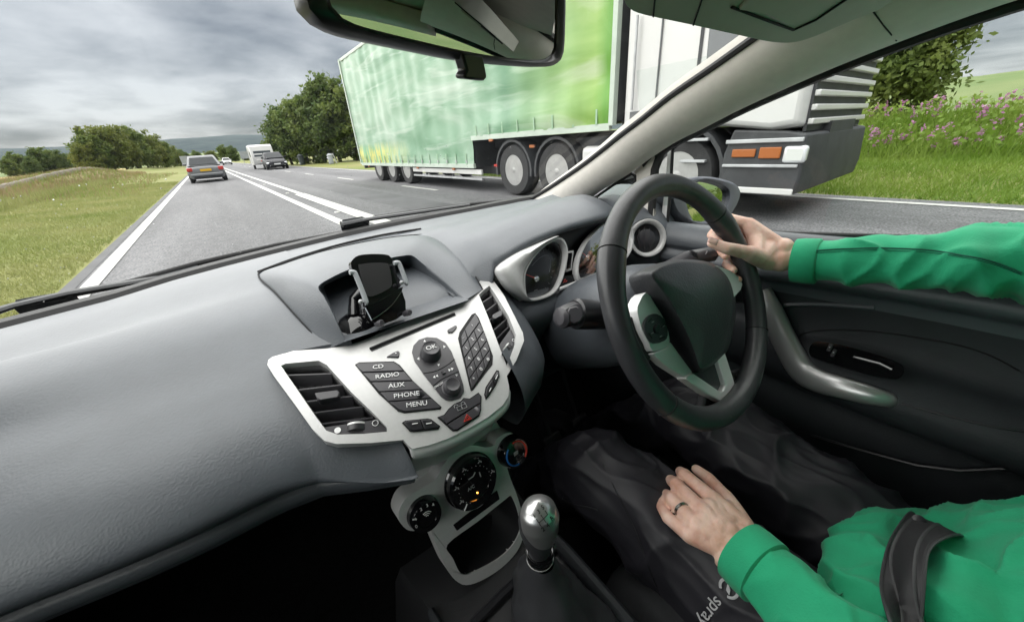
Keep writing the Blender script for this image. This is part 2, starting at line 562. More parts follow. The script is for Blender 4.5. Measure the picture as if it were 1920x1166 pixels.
for k in range(-3, 22):
    y = 1.8 + 7.6 * k
    strip(G(), 4.55, 4.67, y, y + 2.4, 0.008, 2).obj('lane_dash', 'paint_white')
for o in [o for o in col.objects if o.name.startswith('lane_dash')]:
    tag(o, 'short white dash between the two oncoming lanes', kind='structure', group='lane dashes')
for k in range(12):
    y = 8.2 + 6 * k
    o = G().box((1.68, y, 0.014), (0.10, 0.12, 0.02), taper=(0.7, 0.7)).obj('road_stud', 'paint_white')
    tag(o, ('first', 'second', 'third', 'fourth', 'fifth', 'sixth', 'seventh', 'eighth', 'ninth', 'tenth', 'eleventh', 'twelfth')[k] + ' pale reflective stud from the car between the double white lines', 'road stud', 'road studs')

# hills all round the horizon
def ridge(name, a0, a1, r0, depth, hfun, m, label, n=160, seed=0):
    g = G(); rows = []
    for j in range(7):
        rr = r0 + depth * j / 6
        row = []
        for i in range(n + 1):
            a = R(lerp(a0, a1, i / n))
            hh = hfun(math.degrees(a)) * math.sin(math.pi * 0.5 * j / 6) + (rr * 0.0022) * (noise.noise(V((math.degrees(a) * 0.45, j * 0.7, seed))) + 0.5 * noise.noise(V((math.degrees(a) * 1.6, j, seed)))) * (j / 6)
            row.append((CAM.x + rr * math.sin(a), rr * math.cos(a), -9 + hh))
        rows.append(row)
    rows.append([(p[0] * 1.3, p[1] * 1.3, -20) for p in rows[-1]])
    g.loft(rows)
    o = g.obj(name, m, sharp=180, fixn=False)
    return tag(o, label, kind='structure')
ridge('hills', -95, 74, 1500, 1300, lambda a: 2800 * math.tan(R(2.35 + 0.18 * math.sin(a * 0.11 + .6) + 0.10 * math.sin(a * 0.33 + 1))), 'wooded_hill', 'distant wooded hills along the horizon', 260, 1)
ridge('hills_lower', -80, 60, 700, 500, lambda a: 1200 * math.tan(R(1.05 + 0.25 * math.sin(a * 0.17 + 2))), 'field_hill', 'lower pale fields in front of the hills', 160, 7)
ridge('hill_right', 62, 200, 150, 330, lambda a: 480 * math.tan(R(4.0 + 0.5 * math.sin(a * 0.06))), 'field_hill', 'green grassy hill rising beyond the far verge', 120, 5)

# ================================================================== vegetation
rng = np.random.default_rng(11)
def leaf_mesh(name, centers, size, m, up_bias=0.0, aspect=1.7):
    """one mesh of many leaf-sized quads"""
    n = len(centers)
    d = rng.normal(size=(n, 3)); d[:, 2] += up_bias
    d /= np.linalg.norm(d, axis=1)[:, None]
    e = np.cross(d, rng.normal(size=(n, 3))); e /= np.linalg.norm(e, axis=1)[:, None]
    s = size * rng.uniform(0.6, 1.35, n)[:, None]
    a = d * s * 0.5 * aspect ** 0.5; b = e * s * 0.5 / aspect ** 0.5
    co = np.stack([centers - a, centers + b - a * 0.1, centers + a, centers - b + a * 0.1], 1).reshape(-1, 3)
    me = bpy.data.meshes.new(name)
    me.vertices.add(4 * n); me.loops.add(4 * n); me.polygons.add(n)
    me.vertices.foreach_set('co', co.ravel().astype(np.float32))
    me.loops.foreach_set('vertex_index', np.arange(4 * n, dtype=np.int32))
    me.polygons.foreach_set('loop_start', np.arange(0, 4 * n, 4, dtype=np.int32))
    me.update(calc_edges=True); me.validate()
    me.materials.append(MATS[m])
    return me
def make_tree(h, rad, clear, m, nclump, per, leaf, seed, shape=1.0, clump_r=0.85):
    """a prototype tree standing at the origin: trunk with limbs, crown of leaves"""
    rnd = random.Random(seed)
    tr = G()
    lean = V((rnd.uniform(-.06, .06), rnd.uniform(-.06, .06), 1))
    path = [V((0, 0, -0.3))] + [lean * (h * 0.82 * k / 6) + V((rnd.uniform(-.1, .1), rnd.uniform(-.1, .1), 0)) for k in range(1, 7)]
    tr.tube(path, [h * 0.028 * (1 - 0.13 * k) for k in range(7)], 8)
    tips = []
    for k in range(14):
        t = rnd.uniform(max(0.18, clear * 0.8), 0.9); base = lean * (h * 0.82 * t)
        a = rnd.uniform(0, 6.28); L = rad * rnd.uniform(0.55, 0.95) * (1.1 - 0.6 * abs(t - 0.45))
        tip = base + V((math.cos(a) * L, math.sin(a) * L, L * rnd.uniform(0.25, 0.8)))
        mid = base.lerp(tip, 0.5) + V((0, 0, L * 0.08))
        tr.tube([base, mid, tip], [h * 0.011, h * 0.007, h * 0.003], 5)
        tips.append(tip)
    cs = []
    for k in range(nclump):
        while True:
            u = V((rnd.uniform(-1, 1), rnd.uniform(-1, 1), rnd.uniform(-1, 1)))
            if 0.25 < u.length < 1: break
        zc = clear + (1 - clear) * 0.5
        prof = (1 - 0.35 * shape * max(0, u.z)) * (1 + 0.28 * noise.noise(u * 1.9 + V((seed, 0, 0))))
        c = V((u.x * rad * prof, u.y * rad * prof, h * (zc + (1 - clear) * 0.5 * u.z * (1 + 0.12 * noise.noise(u * 2.3 + V((0, seed, 0)))))))
        cs.append((c, rnd.uniform(0.6, 1.15) * clump_r))
    for t in tips: cs.append((t, clump_r * 0.8))
    pts = []
    for c, r in cs:
        q = rng.normal(size=(per, 3)) * np.array([r * 0.5, r * 0.5, r * 0.38]) + np.array(c)
        pts.append(q)
    pts = np.concatenate(pts)
    pts = pts[pts[:, 2] > 0.15]
    crown_me = leaf_mesh('crown', pts, leaf, m, 0.3)
    trunk = tr.obj('trunk', 'bark')
    crown = bpy.data.objects.new('crown', crown_me); col.objects.link(crown)
    return trunk, crown
def place_tree(proto, loc, s, rz, label, group, name='broadleaf_tree', sz=1.0, cat='tree'):
    t = thing(name, label, cat, loc, group, rz); t.scale = (s, s, s * sz)
    for part in proto:
        c = part.copy(); col.objects.link(c); c.parent = t; c.matrix_parent_inverse = Matrix.Identity(4)
    return t
proto_a = make_tree(9.0, 2.9, 0.06, 'leaf_mid', 130, 60, 0.34, 3)
proto_b = make_tree(9.0, 3.1, 0.05, 'leaf_dark', 130, 60, 0.34, 8)
proto_c = make_tree(7.0, 3.4, 0.03, 'leaf_olive', 120, 60, 0.34, 21, 1.4)
proto_d = make_tree(6.5, 2.2, 0.02, 'leaf_mid', 150, 95, 0.15, 33, 0.6, 0.62)
proto_e = make_tree(6.2, 1.25, 0.03, 'leaf_mid', 120, 110, 0.14, 41, 0.7, 0.52)

# left clump beyond the verge
for i, (px_, y, s, pr, lb) in enumerate([
        (166, 98, 0.60, proto_c, 'olive tree at the near end of the roadside clump behind the wall'),
        (186, 100, 0.80, proto_a, 'green tree beside the near end of the roadside clump'),
        (208, 102, 0.93, proto_c, 'tallest rounded tree of the clump beyond the stone wall'),
        (230, 106, 0.93, proto_c, 'broad olive tree in the middle of the roadside clump'),
        (252, 110, 0.92, proto_a, 'green tree just past the middle of the roadside clump'),
        (272, 116, 0.90, proto_c, 'dark tree behind the middle of the roadside clump'),
        (290, 122, 0.84, proto_c, 'lower olive tree towards the far end of the clump'),
        (306, 130, 0.78, proto_a, 'small tree near the pale sign board'),
        (322, 140, 0.66, proto_c, 'second smallest tree at the far end of the clump'),
        (334, 150, 0.54, proto_a, 'smallest tree at the far end of the clump')]):
    p = az(px_, 322, hgt(0, y) - 0.2) if False else ay(px_, 300, y)
    place_tree(pr, (p.x, y, hgt(p.x, y) - 0.2), s * 1.06, i * 1.3, lb, 'trees of the left roadside clump', sz=.92 if pr is proto_a else 1.1)
# dark far trees on the left behind the field
for i, (px_, y, s, pr) in enumerate([(8, 150, .5, proto_b), (30, 170, .75, proto_a), (52, 165, .55, proto_b), (72, 170, .8, proto_b), (92, 175, .85, proto_a), (112, 170, .7, proto_b), (130, 180, .75, proto_c), (148, 185, .72, proto_b)]):
    p = ay(px_, 300, y)
    place_tree(pr, (p.x, y, hgt(p.x, y) - .3), s, i * 2.1, ('first', 'second', 'third', 'fourth', 'fifth', 'sixth', 'seventh', 'eighth')[i] + ' dark tree from the frame edge in the row behind the wheat field', 'trees behind the wheat field')
# belt on the right behind the trailer
for i, (px_, y, s, pr, lb) in enumerate([
        (536, 56, 0.72, proto_b, 'leftmost lower tree of the belt behind the bins'),
        (566, 54, 0.80, proto_a, 'mid-green tree of the belt above the dark litter bin'),
        (596, 52, 0.92, proto_a, 'second tall tree of the belt, beside the white lorry trailer end'),
        (628, 50, 0.99, proto_b, 'tallest tree of the belt beside the trailer rear'),
        (662, 48, 0.95, proto_a, 'tree of the belt half hidden by the trailer'),
        (705, 47, 0.9, proto_b, 'tree of the belt behind the trailer')]):
    p = ay(px_, 300, y)
    place_tree(pr, (p.x + 0.6, y, hgt(p.x, y) - .25), s, i * 1.9, lb, 'trees of the belt on the far side')
# low trees far down the road
for i, (px_, y, s, pr) in enumerate([(352, 200, .55, proto_b), (372, 230, .7, proto_a), (398, 230, .8, proto_c), (424, 220, .85, proto_a), (440, 215, .75, proto_b), (462, 230, .6, proto_c), (345, 260, .8, proto_b), (480, 260, .8, proto_b)]):
    p = ay(px_, 300, y)
    place_tree(pr, (p.x, y, hgt(p.x, y) - .5), s, i * 1.1, ('dark low', 'small green', 'olive', 'rounded green', 'dark rounded', 'pale olive', 'tall dark', 'dark far')[i] + ' tree where the road runs out of sight, ' + ('behind the silver car', 'over the silver car roof', 'beside the small white car', 'above the small white car', 'past the small white car', 'beside the sign board', 'behind the blue sign', 'behind the caravan')[i], 'trees far down the road')
# leafy tree on the right bank seen through the side window
place_tree(proto_e, (20.0, 3.05, hgt(20, 3.05) - 0.4), 1.0, 0.4, 'dense leafy tree on the bank seen through the side window', None, 'leafy_tree')
place_tree(proto_d, (19.0, 6.4, hgt(19, 6.4) - 0.5), 0.8, 2.4, 'second leafy tree on the bank, hidden behind the lorry cab', None, 'leafy_tree')
for i, (x, y, s, pr) in enumerate([(14, -14, .8, proto_c), (15, -24, .9, proto_a), (13.5, -34, .9, proto_b), (16, -48, 1, proto_a)]):
    place_tree(pr, (x, y, hgt(x, y) - .3), s, i * 1.3, ('nearest', 'second', 'third', 'last')[i] + ' roadside tree on the far bank behind the car', 'trees behind the car')
for t in (proto_a, proto_b, proto_c, proto_d, proto_e):
    for o in t: bpy.data.objects.remove(o)

def blades(name, pts, h, w, m, label, tilt=0.35, kind='stuff'):
    """pts (n,3); thin upright triangles"""
    n = len(pts)
    a = rng.uniform(0, 2 * np.pi, n); hh = h * rng.uniform(0.5, 1.3, n)
    ln = rng.normal(size=(n, 2)) * tilt * hh[:, None]
    wx = np.cos(a) * w * 0.5; wy = np.sin(a) * w * 0.5
    v0 = pts + np.stack([wx, wy, np.zeros(n)], 1); v1 = pts - np.stack([wx, wy, np.zeros(n)], 1)
    v2 = pts + np.stack([ln[:, 0], ln[:, 1], hh], 1)
    co = np.stack([v0, v1, v2], 1).reshape(-1, 3)
    me = bpy.data.meshes.new(name)
    me.vertices.add(3 * n); me.loops.add(3 * n); me.polygons.add(n)
    me.vertices.foreach_set('co', co.ravel().astype(np.float32))
    me.loops.foreach_set('vertex_index', np.arange(3 * n, dtype=np.int32))
    me.polygons.foreach_set('loop_start', np.arange(0, 3 * n, 3, dtype=np.int32))
    me.update(calc_edges=True); me.validate()
    me.materials.append(MATS[m])
    o = bpy.data.objects.new(name, me); col.objects.link(o)
    return tag(o, label, kind=kind)
def scatter(n, x0, x1, y0, y1, pw=1.0, dz=0.0):
    x = x0 + (x1 - x0) * rng.uniform(0, 1, n) ** pw; y = y0 + (y1 - y0) * rng.uniform(0, 1, n) ** 1.6
    return np.array([(a, b, hgt(a, b) + dz) for a, b in zip(x, y)])
blades('grass', scatter(150000, -1.80, -9.0, 2.5, 34), 0.075, 0.014, 'grass_blade', 'short pale green grass of the left verge', 0.6)
pp_ = scatter(26000, -6.4, -11.5, 6, 70)
blades('grass_tall', pp_, 0.42, 0.03, 'grass_dry', 'tall dry grass along the bank below the stone wall', 0.3)
blades('grass_tall', scatter(9000, -5.4, -8.2, 14, 40), 0.32, 0.03, 'grass_blade', 'darker green rough grass at the foot of the bank', 0.3)
pr_ = scatter(70000, 7.66, 11.6, -7, 14)
blades('grass', pr_, 0.12, 0.018, 'grass_lush', 'bright green grass of the far verge', 0.6)
blades('grass_tall', scatter(26000, 11.0, 15.0, -7, 16), 0.34, 0.03, 'grass_lush', 'tall weeds and grass on the far bank', 0.35)
# willowherb on the bank
fl = []; st = []
for i in range(300):
    x, y = rng.uniform(11.4, 14.8), rng.uniform(-6, 4.5)
    z = hgt(x, y); h = rng.uniform(0.25, 0.55)
    st.append((x, y, z))
    k = rng.integers(10, 18)
    fl.append(np.stack([x + rng.normal(0, .022, k), y + rng.normal(0, .022, k), z + h * rng.uniform(0.72, 1.12, k)], 1))
me = leaf_mesh('wildflowers', np.concatenate(fl), 0.05, 'flower_pink')
o = bpy.data.objects.new('wildflowers', me); col.objects.link(o)
tag(o, 'pink wildflower spikes among the weeds on the far bank', kind='stuff')
q = leaf_mesh('weeds', np.concatenate([np.stack([s[0] + rng.normal(0, .12, 16), s[1] + rng.normal(0, .12, 16), s[2] + rng.uniform(0.05, .5, 16)], 1) for s in st]), 0.09, 'grass_lush', 0.6)
o = bpy.data.objects.new('weeds', q); col.objects.link(o)
tag(o, 'leafy weeds under the pink flowers on the far bank', kind='stuff')
# hedge at the top of the far bank
hp = np.array([(rng.uniform(14.5, 16.5), yy, hgt(15, yy) + rng.uniform(0.0, 0.55)) for yy in rng.uniform(-20, -2.5, 5000)])
me = leaf_mesh('hedge', hp, 0.12, 'leaf_mid'); o = bpy.data.objects.new('hedge', me); col.objects.link(o)
tag(o, 'low green hedge along the top of the far bank', 'hedge')

# dry stone wall following the bank on the left
wall_top = [ay(-140, 372, 22), ay(-60, 356, 26), ay(0, 342, 30), ay(40, 333, 34), ay(80, 324, 38), ay(120, 316, 43), ay(155, 311, 48), ay(185, 313, 54), ay(215, 318, 60)]
wp = crom(wall_top, 6)
g = G(); rows = []
for i, p in enumerate(wp):
    j = 0.05 * noise.noise(V((i * 0.9, 0, 0)))
    rows.append([p + V((-0.22, 0, -0.6)), p + V((-0.16, 0, -0.16 + j)), p + V((-0.06, 0, j - .10)), p + V((0.08, 0, j - .12)), p + V((0.16, 0, -0.2 + j)), p + V((0.24, 0, -0.6))])
g.loft(rows)
tag(g.obj('stone_wall', 'stone'), 'low dry stone wall curving over the bank by the wheat field', 'wall')
# the bank the wall stands on
g = G(); rows = []
for i, p in enumerate(wp):
    row = []
    for dx in (-5, -3, -1.6, -.6, 0, .6, 1.5, 2.6, 3.8, 5.2):
        x = p.x + dx; top = p.z - .34; gz = hgt(x, p.y) - .1
        row.append(V((x, p.y, lerp(max(gz, top), gz, sm(.3, 4.6, -dx) if dx < 0 else sm(.1, 2.4, dx)) + .06 * noise.noise(V((x, p.y * .5, 2))))))
    rows.append(row)
g.loft(rows); tag(g.obj('bank', 'bank_grass', sharp=180), 'rough grassy bank under the stone wall', kind='structure')
bp = []
for k in range(16000):
    i = int(rng.integers(0, len(rows) - 1)); f_ = rng.uniform(); u = rng.uniform(0, 8.99); j = int(u); w = u - j
    q = rows[i][j].lerp(rows[i][j + 1], w).lerp(rows[i + 1][j].lerp(rows[i + 1][j + 1], w), f_); bp.append(tuple(q))
blades('grass_tall', np.array(bp[:9000]), 0.30, 0.03, 'grass_dry', 'dry brownish grass growing on the bank under the wall', 0.35)
blades('grass_tall', np.array(bp[9000:]), 0.28, 0.03, 'grass_lush', 'greener grass tufts growing on the bank under the wall', 0.35)

# ================================================================== street furniture
def board(px_, py0, py1, y, w, label, name='road_sign', m='sign_grey', h=None):
    a = ay(px_, py0, y); b = ay(px_, py1, y)
    t = thing(name, label, 'sign', (a.x, y, 0))
    G().box(((a.x), y, (a.z + b.z) / 2), (w, 0.05, a.z - b.z)).obj('panel', m, t, bevel=0.01)
    gr = hgt(a.x, y)
    for s in (-1, 1):
        G().tube([(a.x + s * w * 0.3, y + .04, gr - .2), (a.x + s * w * 0.3, y + .04, a.z)], 0.04, 8).obj('post', 'galv', t)
    return t
board(344, 293, 308, 75, 1.0, 'pale grey back of a road sign beside the tree clump')
board(357, 297, 303, 78, 0.9, 'small blue road sign just above the silver car', m='sign_blue')
board(457, 284, 298, 95, 1.7, 'pale grey sign board left of the white caravan')
def litter_bin(px_, y, label, m, s):
    p = ay(px_, 300, y); z = hgt(p.x, y)
    t = thing('litter_bin', label, 'bin', (p.x, y, z))
    G().lathe([(0.24 * s, 0), (0.27 * s, 0.75 * s), (0.24 * s, 0.8 * s)], (p.x, y, z), (0, 0, 1), 14).obj('barrel', m, t)
    G().lathe([(0.29 * s, 0.8 * s), (0.29 * s, 0.86 * s), (0.12 * s, 1.0 * s)], (p.x, y, z), (0, 0, 1), 14).obj('lid', m, t)
    G().tube([(p.x, y, z - .05), (p.x, y, z + .02)], 0.3 * s, 14).obj('foot', 'chassis', t)
litter_bin(565, 50, 'dark litter bin standing below the tree belt', 'bin_green', 1.15)
litter_bin(620, 44, 'grey litter bin beside the leaning white post', 'sign_grey', 1.0)
p = ay(628, 300, 44); z = hgt(p.x, 44)
t = thing('marker_post', 'leaning white post beside the grey litter bin', 'post', (p.x, 44, z))
G().tube([(p.x + .12, 44, z - .1), (p.x - .05, 44, z + .85)], 0.05, 8).obj('shaft', 'white_panel', t)
G().tube([(p.x - .05, 44, z + .85), (p.x - .3, 44, z + .95)], 0.045, 8).obj('arm', 'white_panel', t)
# ================================================================== vehicles
def wheel(g_parent, c, r, w, side, spokes=5, rimr=0.66, m='rim_metal'):
    """a wheel whose outer face looks to x = side"""
    c = V(c); a = V((side, 0, 0))
    t = G().lathe([(r * rimr, -w), (r * 0.93, -w), (r, -w * 0.85), (r, -w * 0.15), (r * 0.94, 0), (r * rimr, 0.0), (r * rimr * .97, -w * .3)], c, a, 30).obj('wheel', 'rubber', g_parent)
    g = G()
    g.lathe([(r * rimr, -0.01), (r * rimr * 0.93, -0.02), (r * rimr * 0.85, -w * 0.35), (r * 0.3, -w * 0.28), (r * 0.26, -0.03), (r * 0.12, -0.01), (0.002, -0.008)], c, a, 30)
    g.obj('rim', m, t)
    for k in range(spokes):
        an = 2 * math.pi * k / spokes
        d = V((0, math.cos(an), math.sin(an)))
        G().lathe([(r * 0.055, 0), (r * 0.055, 0.02), (r * 0.02, 0.025)], c + d * r * 0.40 + a * (-w * 0.3), a, 8).obj('stud', 'chassis', t)
    return t
def rrect(w, y0, y1, z, r, n=5):
    """rounded rectangle ring in the plane z"""
    out = []
    for cx, cy, a0 in ((w - r, y1 - r, 0), (-w + r, y1 - r, 90), (-w + r, y0 + r, 180), (w - r, y0 + r, 270)):
        for k in range(n + 1):
            a = R(a0 + 90 * k / n); out.append(V((cx + r * math.cos(a), cy + r * math.sin(a), z)))
    return out
def make_car(name, label, paint, L, W, H, belt, rear, plate, group=None):
    """origin on the ground at the middle; front towards +y. rear='hatch' slope"""
    t = thing(name, label, 'car', (0, 0, 0), group)
    w = W / 2
    st = [(-L / 2, .80, .36, belt - .22), (-L / 2 + .04, .90, .28, belt - .10), (-L / 2 + .25, .97, .2, belt - .03), (-L * .25, 1, .18, belt), (0, 1, .18, belt - .01), (L * .25, .99, .18, belt - .04), (L / 2 - .45, .95, .19, belt - .18), (L / 2 - .12, .86, .22, belt - .30), (L / 2, .72, .3, belt - .42)]
    rows = []
    for y, k, zb, zt in st:
        ww = w * k
        half = [V((ww * .82, y, zb)), V((ww * .97, y, zb + .1)), V((ww, y, lerp(zb, zt, .45))), V((ww * .985, y, lerp(zb, zt, .75))), V((ww * .93, y, zt - .04)), V((ww * .85, y, zt)), V((ww * .4, y, zt + .03))]
        rows.append(half + [V((-p.x, p.y, p.z)) for p in reversed(half)])
    rows = [crom_row for crom_row in rows]
    G().loft(rows, cu=True, cap=True).obj('body', paint, t, sharp=60)
    y0, y1 = -L / 2 + .10, L * .27
    base = rrect(w * .90, y0, y1, belt - .02, .18); mid = rrect(w * .768, y0 + .204 * rear, y1 - .468, lerp(belt, H, .6), .16); top = rrect(w * .68, y0 + .34 * rear, y1 - .78, H - .02, .16); top2 = rrect(w * .60, y0 + .45 * rear, y1 - .9, H, .14)
    G().loft([base, mid, top, top2], cu=True, cap=True).obj('cabin', paint, t, sharp=50)
    def pane(a, b, c, d, nm, off):
        P = [V(a), V(b), V(c), V(d)]; n = (P[1] - P[0]).cross(P[3] - P[0]).normalized()
        G().prism([p + n * off for p in P], n, 0.004).obj(nm, 'black_glass', t, smooth=False)
    zb, zt = belt + .03, H - .10
    k = (zt - belt) / (H - belt)
    yr = lambda z: y0 + .34 * rear * (z - belt) / (H - belt)
    yf = lambda z: y1 - .78 * (z - belt) / (H - belt)
    xw = lambda z: w * lerp(.90, .68, (z - belt) / (H - belt))
    pane((-xw(zb) * .84, yr(zb) - .012, zb), (xw(zb) * .84, yr(zb) - .012, zb), (xw(zt) * .84, yr(zt) - .012, zt), (-xw(zt) * .84, yr(zt) - .012, zt), 'rear_window', .008)
    pane((xw(zb) * .86, yf(zb) + .02, zb), (-xw(zb) * .86, yf(zb) + .02, zb), (-xw(zt) * .86, yf(zt) + .02, zt), (xw(zt) * .86, yf(zt) + .02, zt), 'windscreen', .012)
    for s in (-1, 1):
        for ya, yb in ((yr(zb) + .25, -.35), (-.28, yf(zb) - .35)):
            sh = .5 * (zt - zb)
            q = [(s * xw(zb), ya, zb), (s * xw(zb), yb, zb), (s * xw(zt), min(yb, yf(zt) - .1), zt), (s * xw(zt), max(ya, yr(zt) + .2), zt)]
            if s < 0: q = q[::-1]
            pane(*q, 'side_window', .012)
        for yy in (-L * .30, L * .31):
            wheel(t, (s * (w + .01), yy, .30), .30, .2, s)
        a = s * w
        G().box((a * .82, -L / 2 + .05, belt - .21), (.26, .14, .2)).obj('tail_light', 'red_lamp', t, bevel=.04)
        G().box((a * .74, L / 2 - .16, belt - .40), (.34, .2, .14)).obj('headlight', 'clear_lamp', t, bevel=.05)
        G().box((a * .60, L / 2 - .03, .36), (.18, .06, .09)).obj('fog_light', 'clear_lamp', t, bevel=.03)
        G().box((a * 1.06, L * .17, belt + .06), (.2, .1, .14)).obj('door_mirror', paint, t, bevel=.04)
    G().box((0, -L / 2 - .02, .42), (W * .86, .14, .16)).obj('rear_bumper', paint, t, bevel=.05)
    G().box((0, -L / 2 + .02, .29), (W * .72, .12, .10)).obj('diffuser', 'chassis', t, bevel=.03)
    G().box((0, L / 2 - .02, .40), (W * .64, .10, .16)).obj('lower_grille', 'chassis', t, bevel=.03)
    G().box((0, L / 2 - .05, .60), (W * .46, .10, .14)).obj('grille', 'chassis', t, bevel=.05)
    pl = G().box((0, -L / 2 - .02, belt - .26), (.52, .03, .12)).obj('number_plate', 'plate_yellow', t)
    G().box((0, L / 2 + .03, .47), (.52, .02, .11)).obj('number_plate', 'plate_white', t)
    return t
car = make_car('estate_car', 'silver car with a yellow rear number plate driving ahead in the lane', 'car_silver', 4.4, 1.74, 1.42, .92, 1.7, True)
car.location = (-0.17, 30.2, 0)
car = make_car('saloon_car', 'dark car with pale front plate towing the white caravan', 'car_dark', 4.4, 1.75, 1.46, .95, .9, True)
car.location = (5.12, 43.0, 0); car.rotation_euler.z = math.pi - 0.03
car = make_car('hatchback_car', 'small white car far down the road past the silver car', 'white_panel', 3.9, 1.68, 1.45, .95, .8, True)
car.location = (4.0, 108, 0); car.rotation_euler.z = math.pi

# caravan behind the dark car
cv = thing('caravan', 'white caravan with a sloping front towed by the dark car', 'caravan', (0, 0, 0))
prof = [(-2.5, .45), (-2.55, 1.2), (-2.45, 2.45), (-2.1, 2.58), (1.6, 2.6), (2.1, 2.45), (2.42, 1.6), (2.55, 1.1), (2.5, .5)]
rows = []
for x, k in ((-1.13, .96), (-1.10, 1.0), (1.10, 1.0), (1.13, .96)):
    rows.append([V((x, y * k, .45 + (z - .45) * (k if k < 1 else 1))) for y, z in prof])
g = G(); g.loft(rows, cu=True, cap=True); g.obj('body', 'white_panel', cv, sharp=40, fixn=True, bevel=.05)
G().prism([(-.85, 2.30, 1.95), (.85, 2.30, 1.95), (.85, 2.50, 1.35), (-.85, 2.50, 1.35)], (0, .95, .3), .03).obj('front_window', 'grey_glass', cv)
for s in (-1, 1):
    G().box((s * 1.12, .9, 1.65), (.03, 1.1, .6)).obj('side_window', 'grey_glass', cv, bevel=.01)
    wheel(cv, (s * 1.1, -.2, .32), .32, .2, s)
    G().box((s * .9, 2.45, .75), (.12, .1, .18)).obj('marker_light', 'clear_lamp', cv)
G().tube([(0, 2.4, .5), (0, 3.4, .45)], .05, 8).obj('drawbar', 'chassis', cv)
G().box((0, 2.5, .82), (1.5, .2, .5)).obj('gas_locker', 'white_panel', cv, bevel=.05)
cv.location = (4.80, 48.4, 0); cv.rotation_euler.z = math.pi - .03; cv.scale = (.88, .88, .86)

# ---------------------------------------------------------------- articulated lorry
XS = 5.0            # side towards the car
XE = 7.5
def curtain_mat():
    m = bpy.data.materials.new('curtain_print'); m.use_nodes = True; nt = m.node_tree
    b = nt.nodes['Principled BSDF']; b.inputs['Roughness'].default_value = .42
    b.inputs['Specular IOR Level'].default_value = .4
    geo = nt.nodes.new('ShaderNodeNewGeometry')
    def ns(scale, st, det=4, dist=.6):
        mp = nt.nodes.new('ShaderNodeMapping'); mp.inputs['Scale'].default_value = st
        nt.links.new(geo.outputs['Position'], mp.inputs[0])
        n = nt.nodes.new('ShaderNodeTexNoise'); n.inputs['Scale'].default_value = scale; n.inputs['Detail'].default_value = det; n.inputs['Distortion'].default_value = dist
        nt.links.new(mp.outputs[0], n.inputs['Vector']); return n.outputs['Fac']
    def ramp(f, stops):
        r = nt.nodes.new('ShaderNodeValToRGB'); e = r.color_ramp.elements
        while len(e) < len(stops): e.new(.5)
        for i, (p, c) in enumerate(stops): e[i].position = p; e[i].color = (*c, 1)
        nt.links.new(f, r.inputs[0]); return r.outputs[0]
    def mixc(f, a, c):
        x = nt.nodes.new('ShaderNodeMix'); x.data_type = 'RGBA'
        nt.links.new(f, x.inputs[0]); nt.links.new(a, x.inputs[6]); nt.links.new(c, x.inputs[7]); return x.outputs[2]
    sep = nt.nodes.new('ShaderNodeSeparateXYZ'); nt.links.new(geo.outputs['Position'], sep.inputs[0])
    base = ramp(ns(.9, (1, .32, 1.0), 5, 1.2), [(.30, (.11, .25, .14)), (.45, (.19, .34, .22)), (.6, (.30, .43, .32)), (.75, (.42, .52, .43))])
    wave = ramp(ns(2.4, (1, .16, 1.5), 4, 1.0), [(.54, (0, 0, 0)), (.74, (.55, .55, .55))])
    white = ramp(ns(3, (1, 1, 1), 2), [(0, (.52, .60, .52)), (1, (.60, .66, .60))])
    c1 = mixc(wave, base, white)
    bright = ramp(ns(1.2, (1, .35, 1.4), 4, 1.0), [(.34, (.16, .31, .04)), (.55, (.27, .42, .11)), (.72, (.50, .58, .38))])
    mr = nt.nodes.new('ShaderNodeMapRange'); mr.inputs['From Min'].default_value = 6.6; mr.inputs['From Max'].default_value = 4.3
    nt.links.new(sep.outputs[1], mr.inputs[0])
    c2 = mixc(mr.outputs[0], c1, bright)
    # darker band at the head of the curtain and yellow figures low at the tail
    mr2 = nt.nodes.new('ShaderNodeMapRange'); mr2.inputs['From Min'].default_value = 4.35; mr2.inputs['From Max'].default_value = 4.1
    nt.links.new(sep.outputs[1], mr2.inputs[0])
    c3 = mixc(mr2.outputs[0], c2, ramp(ns(1, (1, 1, 1)), [(0, (.10, .27, .03)), (1, (.14, .33, .05))]))
    mz = nt.nodes.new('ShaderNodeMapRange'); mz.inputs['From Min'].default_value = 1.35; mz.inputs['From Max'].default_value = 1.05
    nt.links.new(sep.outputs[2], mz.inputs[0])
    my = nt.nodes.new('ShaderNodeMapRange'); my.inputs['From Min'].default_value = 11.5; my.inputs['From Max'].default_value = 14.0
    nt.links.new(sep.outputs[1], my.inputs[0])
    mu = nt.nodes.new('ShaderNodeMath'); mu.operation = 'MULTIPLY'; nt.links.new(mz.outputs[0], mu.inputs[0]); nt.links.new(my.outputs[0], mu.inputs[1])
    fig = ramp(ns(1.6, (1, 1.6, .35), 3, .3), [(.42, (.20, .42, .22)), (.5, (.62, .58, .16)), (.6, (.36, .5, .2)), (.68, (.72, .70, .58))])
    c4 = mixc(mu.outputs[0], c3, fig)
    nt.links.new(c4, b.inputs['Base Color'])
    MATS['curtain_print'] = m
curtain_mat()
mat('strap_green', (0.30, 0.45, 0.30), 0.6)
mat('trailer_rail', (0.46, 0.53, 0.46), 0.5, var=.1, vscale=2)
mat('trailer_grey', (0.10, 0.105, 0.11), 0.6, var=.2, vscale=2)
tr = thing('lorry_trailer', 'green and white curtain-sided articulated lorry trailer with stepped underside', 'trailer', (6.25, 10, 0))
